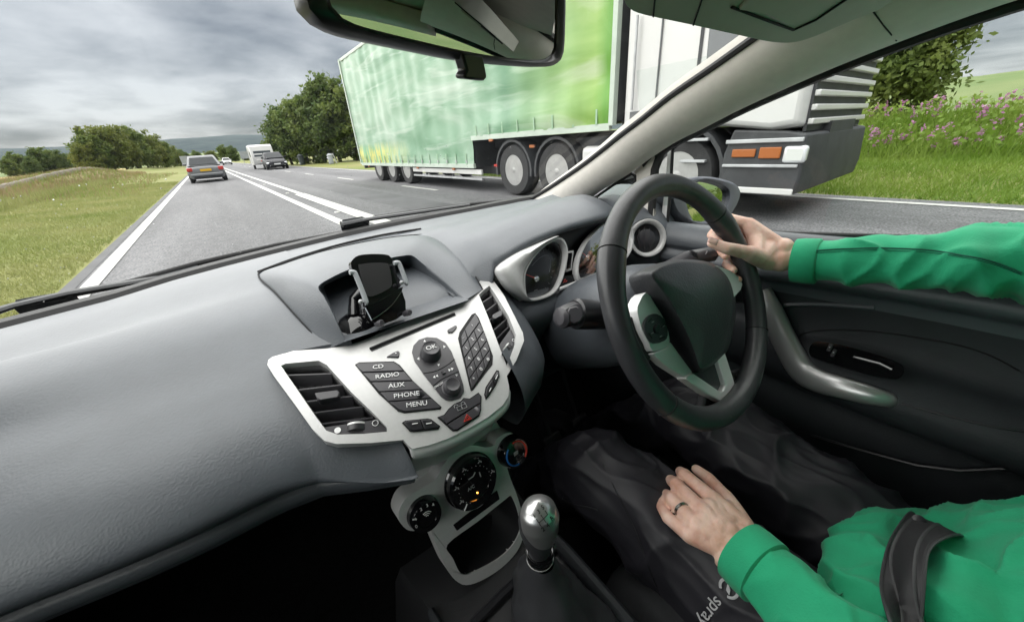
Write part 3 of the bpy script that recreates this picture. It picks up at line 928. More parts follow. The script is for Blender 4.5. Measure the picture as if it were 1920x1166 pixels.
def curtain(y0, y1, z0, z1, ny, nz):
    g = G(); rows = []
    for j in range(nz + 1):
        z = lerp(z0, z1, j / nz); row = []
        for i in range(ny + 1):
            y = lerp(y0, y1, i / ny)
            low = 1 - sm(0, 1.1, z - z0)
            x = XS + .012 * math.sin(y * 9.0 + .6 * math.sin(y * 2.3)) - .022 * low * abs(math.sin(y * 4.8)) + .028 * math.sin(z * 7.5 + 1.2 * noise.noise(V((y * .5, z, 0)))) * (.35 + low) * sm(9.5, 5.0, y) + .02 * noise.noise(V((y * .9, z * 2.2, 1)))
            row.append((x, y, z))
        rows.append(row)
    g.loft(rows); o = g.obj('curtain', 'curtain_print', tr, sharp=180)
    return o
curtain(8.0, 16.5, .62, 4.12, 150, 60)
curtain(4.0, 8.0, 1.24, 4.12, 90, 50)
G().box(((XS + XE) / 2 + .03, 12.25, 2.4), (XE - XS - .1, 8.45, 3.5)).obj('load_body', 'trailer_grey', tr)
G().box(((XS + XE) / 2 + .03, 6.02, 2.72), (XE - XS - .1, 3.98, 2.86)).obj('load_body', 'trailer_grey', tr)
G().box(((XS + XE) / 2, 10.25, 4.17), (XE - XS + .04, 12.6, .1)).obj('roof', 'trailer_rail', tr, bevel=.02)
G().box((XS, 16.56, 2.4), (.1, .1, 3.6)).obj('rear_post', 'trailer_rail', tr)
G().box((XS, 3.97, 2.7), (.1, .08, 2.95)).obj('front_post', 'trailer_rail', tr)
G().box((XS - .005, 12.25, .60), (.07, 8.5, .10)).obj('side_rail', 'trailer_rail', tr)
G().box((XS - .005, 6.0, 1.21), (.07, 4.0, .10)).obj('side_rail', 'trailer_rail', tr)
G().box((XS + .9, 8.05, .95), (1.7, .08, .75)).obj('step_bulkhead', 'chassis', tr)
for k in range(17):
    y = 8.3 + .5 * k
    G().box((XS - .045, y, .76), (.008, .04, .26)).obj('strap', 'strap_green', tr, smooth=False)
    G().box((XS - .04, y, .70), (.02, .05, .07)).obj('buckle', 'galv', tr, smooth=False)
for k in range(8):
    y = 4.25 + .5 * k
    G().box((XS - .045, y, 1.36), (.008, .035, .22)).obj('strap', 'strap_green', tr, smooth=False)
for y in (14.8, 13.5, 12.2):
    for s, x in ((-1, XS + .02), (1, XE - .02)):
        wheel(tr, (x, y, .47), .47, .36, s, 8, .62)
G().box((6.25, 12.0, .47), (1.5, 8.5, .2)).obj('chassis_frame', 'chassis', tr)
G().box((6.25, 6.0, 1.05), (1.2, 4.4, .22)).obj('chassis_frame', 'chassis', tr)
G().box((XS + .03, 9.7, .46), (.05, 3.9, .11)).obj('side_guard', 'white_panel', tr)
G().box((XS + .03, 9.7, .30), (.05, 3.9, .05)).obj('side_guard', 'galv', tr)
for y in (10.8, 9.2):
    G().box((XS + .05, y, .5), (.04, .06, .5)).obj('guard_post', 'chassis', tr)
G().box((6.25, 16.65, .5), (2.3, .12, .16)).obj('rear_bumper', 'chassis', tr)
for y in (15.7, 11.2, 9.0):
    G().box((XS - .03, y, .52), (.03, .12, .05)).obj('marker_light', 'amber_lamp', tr)
G().box((XS - .03, 7.2, 1.14), (.03, .14, .05)).obj('marker_light', 'amber_lamp', tr)

tc = thing('lorry_tractor', 'white lorry cab with black lower bumper pulling the green trailer', 'lorry', (6.25, 3, 0))
# cab shell: side outline with a raked front, rounded corners
def cab_ring(x, k):
    pr = [(3.80, 1.12), (3.82, 3.6), (3.4, 3.95), (2.1, 3.95), (1.76, 3.5), (1.60, 2.4), (1.51, 1.6), (1.49, 1.05), (1.75, 1.02), (2.3, 1.10)]
    cy, cz = 2.65, 2.4
    return [V((x, cy + (y - cy) * k, cz + (z - cz) * k)) for y, z in pr]
g = G(); g.loft([cab_ring(XS + .0, .955), cab_ring(XS + .06, .99), cab_ring(XS + .18, 1), cab_ring(XE - .18, 1), cab_ring(XE - .06, .99), cab_ring(XE, .955)], cu=True, cap=True)
g.obj('cab', 'white_panel', tc, sharp=30, fixn=True, bevel=.03)
G().prism([(XS - .01, 2.62, 1.84), (XS - .01, 2.66, 2.62), (XS - .01, 2.05, 2.66), (XS - .01, 1.78, 2.3), (XS - .01, 1.72, 1.82), (XS - .01, 1.9, 1.76)], (-1, 0, 0), .02).obj('side_window', 'grey_glass', tc, bevel=.006)
G().prism([(5.12, 1.55, 1.95), (7.38, 1.55, 1.95), (7.3, 1.69, 3.0), (5.2, 1.69, 3.0)], (0, -.99, .12), .02).obj('windscreen', 'grey_glass', tc)
G().prism([(XS - .012, 2.72, 1.2), (XS - .012, 2.74, 2.75), (XS - .012, 2.70, 2.75), (XS - .012, 2.68, 1.2)], (-1, 0, 0), .005).obj('door_seam', 'chassis', tc)
G().box((XS - .02, 2.5, 1.62), (.04, .2, .05)).obj('door_handle', 'chassis', tc, bevel=.01)
dm = G().box((XS - .22, 1.62, 2.45), (.24, .14, .62)).obj('door_mirror', 'chassis', tc, bevel=.05)
# grille bars and steps on the front
for k in range(7):
    G().box((6.25, 1.46, 1.10 + .135 * k), (2.2, .07, .06)).obj('grille_bar', 'white_panel', tc, bevel=.012)
G().box((6.25, 1.49, 1.48), (2.2, .03, .95)).obj('grille_backing', 'chassis', tc)
g = G(); pr = [(1.38, .36), (1.36, .55), (1.40, .98), (1.6, 1.02), (2.18, 1.06), (2.25, .8), (2.28, .42), (2.2, .34), (1.6, .32)]
g.loft([[V((x, 1.8 + (y - 1.8) * k, z)) for y, z in pr] for x, k in ((XS + .0, .95), (XS + .08, 1), (XE - .08, 1), (XE, .95))], cu=True, cap=True)
g.obj('bumper', 'chassis', tc, fixn=True, bevel=.02)
G().box((XS - .012, 2.0, .80), (.03, .26, .09)).obj('turn_light', 'amber_lamp', tc, bevel=.01)
G().box((XS - .012, 1.72, .80), (.03, .22, .12)).obj('turn_light', 'amber_lamp', tc, bevel=.01)
G().box((XS + .03, 1.48, .78), (.10, .22, .18)).obj('headlight', 'clear_lamp', tc, bevel=.03)
G().box((XS - .015, 1.82, .93), (.03, .8, .045)).obj('trim_strip', 'galv', tc, bevel=.008)
G().box((XS - .015, 1.82, .66), (.03, .8, .035)).obj('trim_strip', 'galv', tc, bevel=.008)
G().box((XS + .02, 1.82, .38), (.06, .82, .07)).obj('lower_lip', 'white_panel', tc, bevel=.01)
G().box((6.25, 4.2, .95), (1.0, 5.6, .28)).obj('chassis_frame', 'chassis', tc)
for y in (2.85, 5.25, 6.55):
    for s, x in ((-1, XS + .04), (1, XE - .04)):
        wheel(tc, (x, y, .52), .52, .34, s, 10, .60)
def arch(y, r, w, m='chassis'):
    g = G(); rows = []
    for k in range(15):
        a = R(-10 + 200 * k / 14)
        rows.append([V((XS + .02 + dx, y + rr * math.cos(a), .52 + rr * math.sin(a))) for dx, rr in ((0, r), (0, r + .05), (w, r + .05), (w, r))])
    g.loft(rows, cu=True, cap=True); return g.obj('mudguard', m, tc, sharp=40)
arch(2.85, .60, .5); arch(5.25, .56, .42); arch(6.55, .56, .42)
G().box((XS + .25, 4.15, .68), (.46, .95, .52)).obj('fuel_tank', 'white_panel', tc, bevel=.08)
G().box((XS + .5, 4.7, 1.0), (.5, 1.6, .16)).obj('deck_plate', 'chassis', tc)
G().box((XS + .03, 5.9, .98), (.04, .14, .05)).obj('marker_light', 'amber_lamp', tc)
G().box((XS + .03, 7.16, .62), (.04, .12, .05)).obj('marker_light', 'red_lamp', tc)

for k in range(3):
    G().box((XS + .06, 2.62 - .0 * k, .45 + .26 * k), (.16, .34, .035)).obj('step', 'galv', tc, bevel=.006) if k else None
G().box((XS - .012, 3.2, 1.30), (.012, .9, .16)).obj('side_panel', 'trailer_grey', tc)
G().box((XS - .014, 3.25, 2.2), (.012, .02, 1.9)).obj('panel_joint', 'trailer_grey', tc)
for z in (1.38, 1.52):
    G().box((XS - .012, 2.2, z), (.010, .98, .012)).obj('panel_joint', 'trailer_grey', tc)
G().tube([(XS - .05, 3.6, 1.4), (XS - .06, 3.6, 2.5)], .018, 8).obj('grab_rail', 'galv', tc)
G().box((XS - .02, 2.45, 3.0), (.02, .06, .1)).obj('marker_light', 'amber_lamp', tc)
g = G()
for k in range(9): g.tube([(XS + .3 + .12 * k, 3.95, 1.5 + .1 * (k % 3)), (XS + .3 + .12 * k, 4.0, 1.1)], .02, 6)
g.obj('air_hoses', 'rubber', tc)
# ================================================================== the car we sit in: materials
mat('dash', (0.074, 0.083, 0.095), 0.46, var=0.06, vscale=30, bump=0.26, bscale=480, btype='grain', spec=0.7)
mat('dash_dark', (0.024, 0.027, 0.031), 0.6, var=0.1, vscale=30, bump=0.30, bscale=420, btype='grain', spec=0.35)
mat('plastic_black', (0.018, 0.018, 0.020), 0.5, bump=0.15, bscale=500, btype='grain')
mat('plastic_satin', (0.020, 0.020, 0.023), 0.34, spec=0.5)
mat('button', (0.052, 0.050, 0.056), 0.36, spec=0.5, bump=0.05, bscale=900)
mat('gloss_black', (0.006, 0.006, 0.007), 0.06, spec=0.6, coat=0.3)
mat('silver', (0.56, 0.56, 0.555), 0.40, metal=0.20, var=0.03, vscale=200, spec=0.5)
mat('silver_dark', (0.68, 0.68, 0.675), 0.38, metal=0.25, var=0.03, vscale=150)
mat('spoke_silver', (0.78, 0.78, 0.775), 0.34, metal=0.2)
mat('knob_silver', (0.55, 0.55, 0.55), 0.28, metal=0.85)
mat('chrome', (0.75, 0.75, 0.75), 0.12, metal=1.0)
mat('leather', (0.048, 0.049, 0.053), 0.40, var=0.15, vscale=60, bump=0.30, bscale=650, btype='grain', spec=0.5)
mat('leather_smooth', (0.040, 0.041, 0.045), 0.32, var=0.1, vscale=40, bump=0.10, bscale=700, btype='grain', spec=0.5)
mat('hub_leather', (0.052, 0.054, 0.058), 0.42, var=0.15, vscale=25, bump=0.28, bscale=330, btype='grain', spec=0.5)
mat('trim_beige', (0.66, 0.63, 0.585), 0.85, var=0.04, vscale=60, bump=0.25, bscale=900)
mat('headliner', (0.52, 0.51, 0.47), 0.9, var=0.05, vscale=40, bump=0.3, bscale=700)
mat('visor_vinyl', (0.46, 0.455, 0.41), 0.7, var=0.04, vscale=20, bump=0.12, bscale=700)
mat('rubber_seal', (0.010, 0.010, 0.011), 0.6)
mat('wiper_black', (0.018, 0.02, 0.023), 0.5, bump=0.1, bscale=300)
mat('print_white', (0.80, 0.80, 0.80), 0.5)
mat('print_grey', (0.42, 0.42, 0.43), 0.5)
mat('print_black', (0.01, 0.01, 0.01), 0.6)
mat('print_red', (0.65, 0.05, 0.03), 0.5)
mat('print_blue', (0.02, 0.16, 0.50), 0.4)
mat('lamp_amber_small', (1.0, 0.35, 0.05), 0.4, emit=1.5)
mat('seat_cloth', (0.014, 0.015, 0.017), 0.9, var=0.2, vscale=120, bump=0.4, bscale=900)
mat('carpet', (0.008, 0.008, 0.009), 1.0, var=0.4, vscale=90, bump=0.8, bscale=500)
mat('mirror', (0.58, 0.60, 0.59), 0.01, metal=1.0)
mat('body_white', (0.78, 0.78, 0.78), 0.3, coat=0.5)
mat('seam', (0.008, 0.008, 0.009), 0.8)
mat('gauge_face', (0.012, 0.012, 0.013), 0.35, spec=0.4)
mat('water_drop', (0.62, 0.64, 0.66), 0.08, spec=0.8)
MATS['water_drop'].node_tree.nodes['Principled BSDF'].inputs['Transmission Weight'].default_value = 0.85
MATS['water_drop'].node_tree.nodes['Principled BSDF'].inputs['IOR'].default_value = 1.33
glass_mat('windscreen_glass', (0.93, 0.95, 0.94), 0.35)
glass_mat('side_glass', (0.90, 0.94, 0.92), 0.5)
glass_mat('gauge_glass', (0.95, 0.95, 0.95), 0.4)

# ================================================================== dashboard
dash = thing('dashboard', 'grey car dashboard with silver centre console seen from the front seats', 'dashboard', (0, .5, .75))
def zc(x): return interp([-.8, -.449, -.332, -.256, -.17, .037, .225, .36, .538, .8], [.925, .933, .936, .944, .949, .959, .964, .967, .974, .978], x)
def yc(x): return .86 - .22 * x * x
LX = [-.80, -.45, -.37, -.32, -.264, -.2, -.16, -.12, -.08, -.06]
LY = [.440, .385, .371, .360, .352, .350, .341, .315, .292, .286]
def lipy(x): return interp(LX, LY, x)
PANEL_XY = []          # plan outline of the silver panel, filled below
def in_poly(x, y, lp):
    c = False; j = len(lp) - 1
    for i in range(len(lp)):
        if (lp[i][1] > y) != (lp[j][1] > y) and x < (lp[j][0] - lp[i][0]) * (y - lp[i][1]) / (lp[j][1] - lp[i][1]) + lp[i][0]: c = not c
        j = i
    return c
def sink(row):
    """skin that would stand inside the panel housing is set back behind it"""
    return [V((p.x, p.y, p.z - .055)) if (p.z > fascia_z(p.x, p.y) - .035 and in_poly(p.x, p.y, PANEL_XY) and in_poly(p.x, p.y - .014, PANEL_XY)) else p for p in row]
def fascia_z(x, y):
    a = min(abs(x), .21)
    d = .428 - y; d = .428 - (y - 1.6 * a * a * (1 - max(0, min(1, d / .13)) * .55))
    return .902 - .25 * d - 2.6 * d * abs(d) + .5 * a * a
def fz(P): return P.z - fascia_z(P.x, P.y)
def px_(X, Y): return (480 + X / 2.7768, 440 + Y / 2.7768)      # readings taken on an enlarged view of the panel
fo = [(65, 690), (70, 665), (90, 650), (200, 618), (370, 606), (480, 590), (560, 565), (700, 502), (900, 415), (1040, 365), (1110, 310), (1165, 252), (1205, 232), (1230, 242), (1290, 330), (1340, 430), (1384, 520), (1390, 560), (1350, 660), (1300, 742), (1312, 800), (1308, 845), (1280, 890), (1200, 955), (1100, 1012), (1000, 1062), (900, 1098), (812, 1118), (790, 1100), (766, 1072), (600, 1088), (420, 1094), (360, 1078), (300, 1020), (200, 880), (100, 745)]
PANEL_XY += [(p.x, p.y) for p in (asf(*px_(X, Y), fz, .15, 1.2, 120) for X, Y in fo)]
_c = (sum(p[0] for p in PANEL_XY) / len(PANEL_XY), sum(p[1] for p in PANEL_XY) / len(PANEL_XY))
PANEL_XY[:] = [(_c[0] + (p[0] - _c[0]) * .95, _c[1] + (p[1] - _c[1]) * .95) for p in PANEL_XY]
def pad_profile(x):
    l = lipy(x); z0 = zc(x); y0 = yc(x)
    k = sm(-.20, -.08, x)          # the face drops lower where it passes under the silver panel
    dz = -.030 * k; ly = l
    top = [(y0 + .06, z0 - .03), (y0, z0), (y0 - .08, z0 + .007), (y0 - .19, z0 + .003), (.60, .951), (.54, .942)]
    a = l + .13 + .02 * k
    low = [(a, .916), (l + .090, .901 + dz * .5), (l + .048, .882 + dz), (l + .018, .860 + dz), (l + .002, .841 + dz), (l, .828 + dz * .6), (l + .012, .815), (l + .020, .809), (l + .015, .803), (l + .013, .796), (l + .017, .788), (l + .028, .782), (l + .10, .775), (l + .2, .76)]
    return crom([V((x, y, z)) for y, z in top + low], 8)
xs = [-.80, -.7, -.6, -.52, -.46, -.41, -.37, -.34, -.31, -.28, -.255, -.23, -.21, -.195] + [-.185 + .005 * k for k in range(23)]
g = G(); g.loft([sink(pad_profile(x)) for x in xs]); g.obj('passenger_pad', 'dash', dash, sharp=60)
# end of the passenger pad under the silver panel
pr = pad_profile(-.075)[72:]
G().prism([p + V((.0005, 0, 0)) for p in pr], (1, 0, 0), .002).obj('pad_end', 'dash', dash)

# top of the dashboard from the centre to the driver's door
def top_z(x, y):
    """upper skin of the dashboard, centre and driver's side"""
    y0 = yc(x); z0 = zc(x)
    z = interp([.40, .44, .48, .54, .60, y0 - .19, y0 - .08, y0, y0 + .06], [.886, .902, .922, .942, .951, z0 + .003, z0 + .007, z0, z0 - .03], y)
    # swelling that leads to the instrument hood
    h = sm(.09, .24, x) * sm(.74, .50, y) * (1 - .6 * sm(.46, .60, x))
    z += h * interp([.1, .2, .3, .42, .60], [.012, .030, .045, .054, .050], x)
    return z
def top_f(P): return P.z - top_z(P.x, P.y)
HEX, HEZ = [.10, .165, .225, .275, .345, .435, .46], [.935, .954, .968, .979, .987, .993, .995]
def hood_edge(x): return interp([.10, .165, .225, .275, .345, .435, .455, .48, .52, .58, .70], [.455, .474, .479, .474, .466, .445, .450, .50, .58, .64, .66], x)
g = G(); rows = []
xs2 = [-.10, -.06, -.02, .02, .06, .09, .12, .145, .17, .20, .23, .26, .30, .34, .38, .42, .46, .50, .54, .58, .62, .66, .70, .74]
for x in xs2:
    ye = hood_edge(x) if x > .1 else .452
    n = 22; row = []
    for k in range(n + 1):
        y = lerp(yc(x) + .06, ye, k / n)
        hz_ = (interp(HEX, HEZ, x) - top_z(x, ye)) * sm(.3, 1, k / n) * sm(.12, .17, x) * (1 - sm(.46, .50, x))
        row.append(V((x, y, top_z(x, y) + hz_)))
    if x > .12:                      # rolled front edge and underside of the hood
        e = row[-1]; s = sm(.12, .2, x)
        row += [e + V((0, -.006, -.005)), e + V((0, -.007, -.012)), e + V((0, 0, -.017)), e + V((0, .03, -.020 - .004 * s)), e + V((0, .09, -.03))]
    else:
        e = row[-1]
        row += [e + V((0, -.001, -.001)), e + V((0, -.002, -.002)), e + V((0, -.002, -.008)), e + V((0, .03, -.012)), e + V((0, .09, -.02))]
    rows.append(sink(row))
g.loft(rows); g.obj('dash_top', 'dash', dash, sharp=70)

# pad on the driver's side of the silver panel: curves round to the steering column
def rpad_profile(t):
    """t 0..1 from the panel edge to the rounded corner beside the column"""
    x = lerp(.085, .215, t)
    l = interp([0, .25, .5, .75, .9, 1], [.300, .318, .335, .365, .40, .46], t)
    zt = .905 - .006 * t
    pts = [(.50, .925 - .006 * t), (l + .12, .912 - .010 * t), (l + .08, .895 - .012 * t), (l + .045, .872 - .014 * t), (l + .018, .848 - .014 * t), (l + .004, .825 - .012 * t), (l + .002, .800), (l + .012, .775), (l + .035, .755), (l + .12, .74)]
    return crom([V((x, y, z)) for y, z in pts], 8)
g = G(); g.loft([sink(rpad_profile(k / 26)) for k in range(27)]); g.obj('driver_pad', 'dash', dash, sharp=70)
# panel under the instruments, running to the door
g = G(); rows = []
for k in range(15):
    x = lerp(.17, .72, k / 14)
    b = .02 * math.sin(math.pi * (x - .17) / .55)
    pts = [(.60, .862 + b), (.52, .880 + b * .7), (.475, .880), (.445, .868), (.432, .845), (.438, .815), (.46, .78), (.50, .70), (.54, .60)]
    bk_ = .10 * sm(.44, .54, x)
    rows.append(crom([V((x, y + bk_, z)) for y, z in pts], 3))
g.loft(rows); g.obj('column_panel', 'dash', dash, sharp=70)

# cowl: black strip at the foot of the windscreen, scuttle grille
g = G(); rows = []
for k in range(25):
    x = lerp(-.78, .76, k / 24)
    rows.append([V((x, yc(x) + .0, zc(x) - .012)), V((x, yc(x) + .012, zc(x) + .006)), V((x, yc(x) + .028, zc(x) + .008)), V((x, yc(x) + .05, zc(x) - .002)), V((x, yc(x) + .09, zc(x) - .03))])
g.loft(rows)
cowl = g.obj('cowl_strip', 'rubber_seal', dash, sharp=40)

# ------------------------------------------------------------------ centre hood around the display recess
def base_f(P): return P.z - top_z(P.x, P.y) - .0015
seam_px = [(613, 655), (580, 620), (548, 585), (515, 548), (484, 514), (530, 495), (585, 477), (640, 463), (700, 451), (755, 443), (800, 441), (832, 453), (858, 474), (880, 500), (899, 532), (905, 543)]
outer = [asf(x, y, base_f, .3, 1.3) for x, y in seam_px]
rim_px = [(648, 640), (634, 610), (620, 580), (607, 556), (597, 537), (622, 520), (655, 505), (690, 494), (725, 485), (752, 480), (772, 479), (790, 492), (812, 511), (835, 530), (858, 550), (874, 562)]
rim_y = [.437, .448, .462, .478, .497, .512, .525, .535, .542, .547, .549, .535, .515, .490, .462, .440]
rim = [ay(x, y, d) for (x, y), d in zip(rim_px, rim_y)]
Ou, Ri = crom(outer, 4), crom(rim, 4)
rows = []
for f, lift in ((0, -.002), (.03, .0), (.2, .006), (.4, .010), (.6, .010), (.78, .0075), (.9, .0045), (.97, .0015), (1, 0)):
    rows.append([o.lerp(r, f) + V((0, 0, lift * sm(0, .16, i_ / (len(Ou) - 1)) * sm(1, .84, i_ / (len(Ou) - 1)))) for i_, (o, r) in enumerate(zip(Ou, Ri))])
n = len(Ri); cen = V((0, .50, .93))
rows.append([r + (V((cen.x, r.y, r.z)) - r) * .012 + V((0, .003, -.003)) for r in Ri])
# inner walls of the recess go down and forward
inner = []
for i, r in enumerate(Ri):
    t = i / (n - 1)
    side = -1 if t < .26 else (1 if t > .66 else 0)
    ib = V((max(-.062, min(.062, r.x * .86)), .60, lerp(.955, .928, abs(2 * t - 1))))
    inner.append(ib)
rows.append([r.lerp(b, .35) + V((0, 0, -.004)) for r, b in zip(Ri, inner)])
rows.append(inner)
g = G(); g.loft(rows); g.obj('centre_hood', 'dash', dash, sharp=75)
# floor and back of the recess
fl = [ay(645, 641, .434), ay(880, 562, .434), V((.068, .60, .915)), V((-.068, .60, .915))]
G().loft([[fl[0], fl[1]], [fl[0].lerp(fl[3], .5) + V((0, 0, -.001)), fl[1].lerp(fl[2], .5)], [fl[3], fl[2]]]).obj('recess_floor', 'dash', dash)
scr = G().prism([(-.070, .595, .905), (.075, .595, .905), (.072, .602, .972), (-.068, .602, .972)], (0, -1, .05), .01).obj('display', 'gloss_black', dash)
# seams: thin dark grooves
def seam_line(name, pts, r, parent, m='seam'):
    return G().tube(pts, r, 6).obj(name, m, parent)
seam_line('seam', [p + V((0, 0, .0006)) for p in Ou], .0011, dash)
sb = [asf(x, y, base_f, .3, 1.4) for x, y in [(484, 511), (560, 483), (640, 459), (720, 441), (790, 430)]]
G().tube([p + V((0, 0, .001)) for p in crom(sb, 5)], .0022, 6).obj('seam', 'seam', dash)

# ------------------------------------------------------------------ surface patches that follow the panel
def patch(outline_px, name, m, parent, lift=.0, thick=.004, fn=fascia_z, holes=(), step=.006, conv=px_, bevel=0, f=None, wall=None):
    """a sheet on the panel surface, cut to an outline; edges drop by thick"""
    f = f or fz
    def loop(o):
        pts = []
        for i in range(len(o)):
            a, b = o[i], o[(i + 1) % len(o)]
            L = math.hypot(a[0] - b[0], a[1] - b[1]); k = max(1, int(L / 22))
            for j in range(k): pts.append((a[0] + (b[0] - a[0]) * j / k, a[1] + (b[1] - a[1]) * j / k))
        return [asf(*conv(*p), f, .15, 1.2, 120) for p in pts]
    L0 = loop(outline_px); HL = [loop(h) for h in holes]
    co = []; ed = []
    for lp in [L0] + HL:
        s = len(co); co += [V((p.x, p.y)) for p in lp]
        ed += [(s + i, s + (i + 1) % len(lp)) for i in range(len(lp))]
    xs_ = [p.x for p in L0]; ys_ = [p.y for p in L0]
    def inside(p, lp):
        c = False; j = len(lp) - 1
        for i in range(len(lp)):
            if (lp[i].y > p.y) != (lp[j].y > p.y) and p.x < (lp[j].x - lp[i].x) * (p.y - lp[i].y) / (lp[j].y - lp[i].y) + lp[i].x: c = not c
            j = i
        return c
    x = min(xs_) + step * .5
    while x < max(xs_):
        y = min(ys_) + step * .5
        while y < max(ys_):
            q = V((x, y))
            if inside(q, L0) and not any(inside(q, h) for h in HL):
                co.append(q)
            y += step
        x += step
    vc, ve, vf, _, _, _ = geometry.delaunay_2d_cdt(co, ed, [], 0, 1e-5)
    top = [V((p.x, p.y, fn(p.x, p.y))) for p in vc]
    def nrm(p):
        e = .002
        return V((-(fn(p.x + e, p.y) - fn(p.x - e, p.y)) / (2 * e), -(fn(p.x, p.y + e) - fn(p.x, p.y - e)) / (2 * e), 1)).normalized()
    N = [nrm(p) for p in top]
    fs = []
    for t in vf:
        c = V((sum(vc[i].x for i in t) / len(t), sum(vc[i].y for i in t) / len(t)))
        if inside(c, L0) and not any(inside(c, h) for h in HL):
            a, b, d = (top[t[0]], top[t[1]], top[t[2]])
            fs.append(tuple(t) if (b - a).cross(d - a).z > 0 else tuple(reversed(t)))
    g = G()
    A = [p + n_ * lift for p, n_ in zip(top, N)]; B = [p + n_ * (lift - thick) for p, n_ in zip(top, N)]
    # boundary edges
    from collections import Counter
    cnt = Counter(); dirs = {}
    for t in fs:
        for i in range(len(t)):
            e = (t[i], t[(i + 1) % len(t)]); k = tuple(sorted(e)); cnt[k] += 1; dirs[k] = e
    k = len(A)
    side = []
    for e, c in cnt.items():
        if c == 1:
            a, b = dirs[e]; side.append((b, a, a + k, b + k))
    g.add(A + B, fs + side)
    return g.obj(name, m, parent, sharp=40, bevel=bevel)
def onf(X, Y, lift=.0):
    p = asf(*px_(X, Y), fz, .15, 1.2, 120); e = .003
    n_ = V((-(fascia_z(p.x + e, p.y) - fascia_z(p.x - e, p.y)) / (2 * e), -(fascia_z(p.x, p.y + e) - fascia_z(p.x, p.y - e)) / (2 * e), 1)).normalized()
    return p + n_ * lift, n_
def ftext(body, X, Y, X2, Y2, size, m='print_white', lift=.0062, parent=None, name='lettering', sx=1.0):
    """text centred at X,Y reading towards X2,Y2 on the enlarged view"""
    p, n_ = onf(X, Y, lift); q, _ = onf(X2, Y2, lift)
    x = (q - p).normalized(); y = n_.cross(x)
    return text(body, name, size, p, x, y, m, parent, sx=sx)

lv = [(135, 694), (160, 684), (330, 668), (372, 690), (500, 830), (600, 925), (680, 1005), (682, 1030), (560, 1042), (430, 1046), (370, 1026), (320, 960), (220, 815)]
rv = [(1160, 325), (1185, 300), (1215, 277), (1250, 332), (1310, 432), (1348, 530), (1344, 580), (1300, 690), (1265, 600), (1210, 450)]
sc = len(dash.children)
fas = patch(fo, 'centre_panel', 'silver', dash, .0045, .022, holes=(lv, rv), bevel=.0022)
# lower lip of the silver panel, rolling back underneath
edge_px = [(766, 1072), (790, 1102), (812, 1120), (900, 1100), (1000, 1064), (1100, 1014), (1200, 957), (1280, 892), (1308, 847), (1312, 800)]
ed = crom([onf(X, Y, .003)[0] for X, Y in edge_px[1:]], 4)
rows = [[p + V((0, dy + .0, dz)) for p in ed] for dy, dz in ((.001, .0), (-.003, -.005), (-.002, -.012), (.006, -.022), (.018, -.030), (.032, -.040), (.04, -.07))]
g = G(); g.loft(rows); g.obj('panel_lip', 'silver_dark', dash, sharp=60)
# ------------------------------------------------------------------ air vents in the silver panel
def vent(outline, slats, tab, name_label, wheel_px, plate_px):
    v = patch(outline, 'air_vent', 'plastic_black', dash, -.030, .004)
    v['label'] = name_label
    # walls of the duct
    lp = [onf(X, Y) for X, Y in outline]
    g = G(); g.loft([[p + n_ * -.004 for p, n_ in lp], [p + n_ * -.032 for p, n_ in lp]], cu=True)
    g.obj('duct_wall', 'plastic_black', v, sharp=60, solid=.001)
    for a, b in slats:
        (p, n1), (q, n2) = onf(*a), onf(*b)
        ax_ = (q - p).normalized(); dn = n1.cross(ax_).normalized()      # towards the top of the vent
        w = (n1 * .80 + dn * .45).normalized()
        t = n1.cross(w).cross(w)
        c0, c1 = p + n1 * -.0035, q + n2 * -.0035
        th = w.cross(ax_).normalized() * .0011
        g = G(); g.loft([[c + th, c + w * .001, c - th, c - th - w * .014, c + th - w * .014] for c in resample([c0, c1], 5)], cu=True, cap=True)
        g.obj('slat', 'button', v, sharp=40)
    for k in range(5):       # upright vanes behind the slats
        t_ = (k + .6) / 5.2
        (p, n1), (q, n2) = onf(*slats[0][0]), onf(*slats[0][1])
        (r, n3), (s, n4) = onf(*slats[-1][0]), onf(*slats[-1][1])
        a = p.lerp(q, t_) - n1 * .017; b = r.lerp(s, t_) - n3 * .017
        g = G(); e = (q - p).normalized() * .0007
        g.loft([[a - e, a + e, a + e - n1 * .011, a - e - n1 * .011], [b - e, b + e, b + e - n3 * .011, b - e - n3 * .011]], cu=True, cap=True)
        g.obj('vane', 'plastic_satin', v)
    _m = (sum(q[0] for q in tab) / len(tab), sum(q[1] for q in tab) / len(tab))
    tp = [onf(_m[0] + (X - _m[0]) * .82, _m[1] + (Y - _m[1]) * .78, .0030) for X, Y in tab]
    g = G(); g.prism([p for p, _ in tp], tp[0][1], .014); g.obj('direction_tab', 'button', v, bevel=.0012)
    pl = patch(plate_px, 'lower_plate', 'button', v, -.0005, .004)
    wp_ = [onf(X, Y, .0) for X, Y in wheel_px]
    c = sum((p for p, _ in wp_), V((0, 0, 0))) / len(wp_); x = (wp_[1][0] - wp_[0][0])
    g = G(); n1 = wp_[0][1]
    ln = x.length; xd = x.normalized()
    g.lathe([(ln * .5, -.004), (ln * .5, .004)], c - n1 * ln * .30, n1.cross(xd), 26); g.obj('thumb_wheel', 'plastic_satin', v, bevel=.0006)
    G().lathe([(ln * .503, .0022), (ln * .503, .0042)], c - n1 * ln * .30, n1.cross(xd), 26).obj('wheel_mark', 'silver_dark', v)
    return v
lsl = [((158, 722), (392, 714)), ((205, 800), (452, 772)), ((248, 862), (502, 832)), ((292, 920), (556, 888)), ((338, 978), (608, 946))]
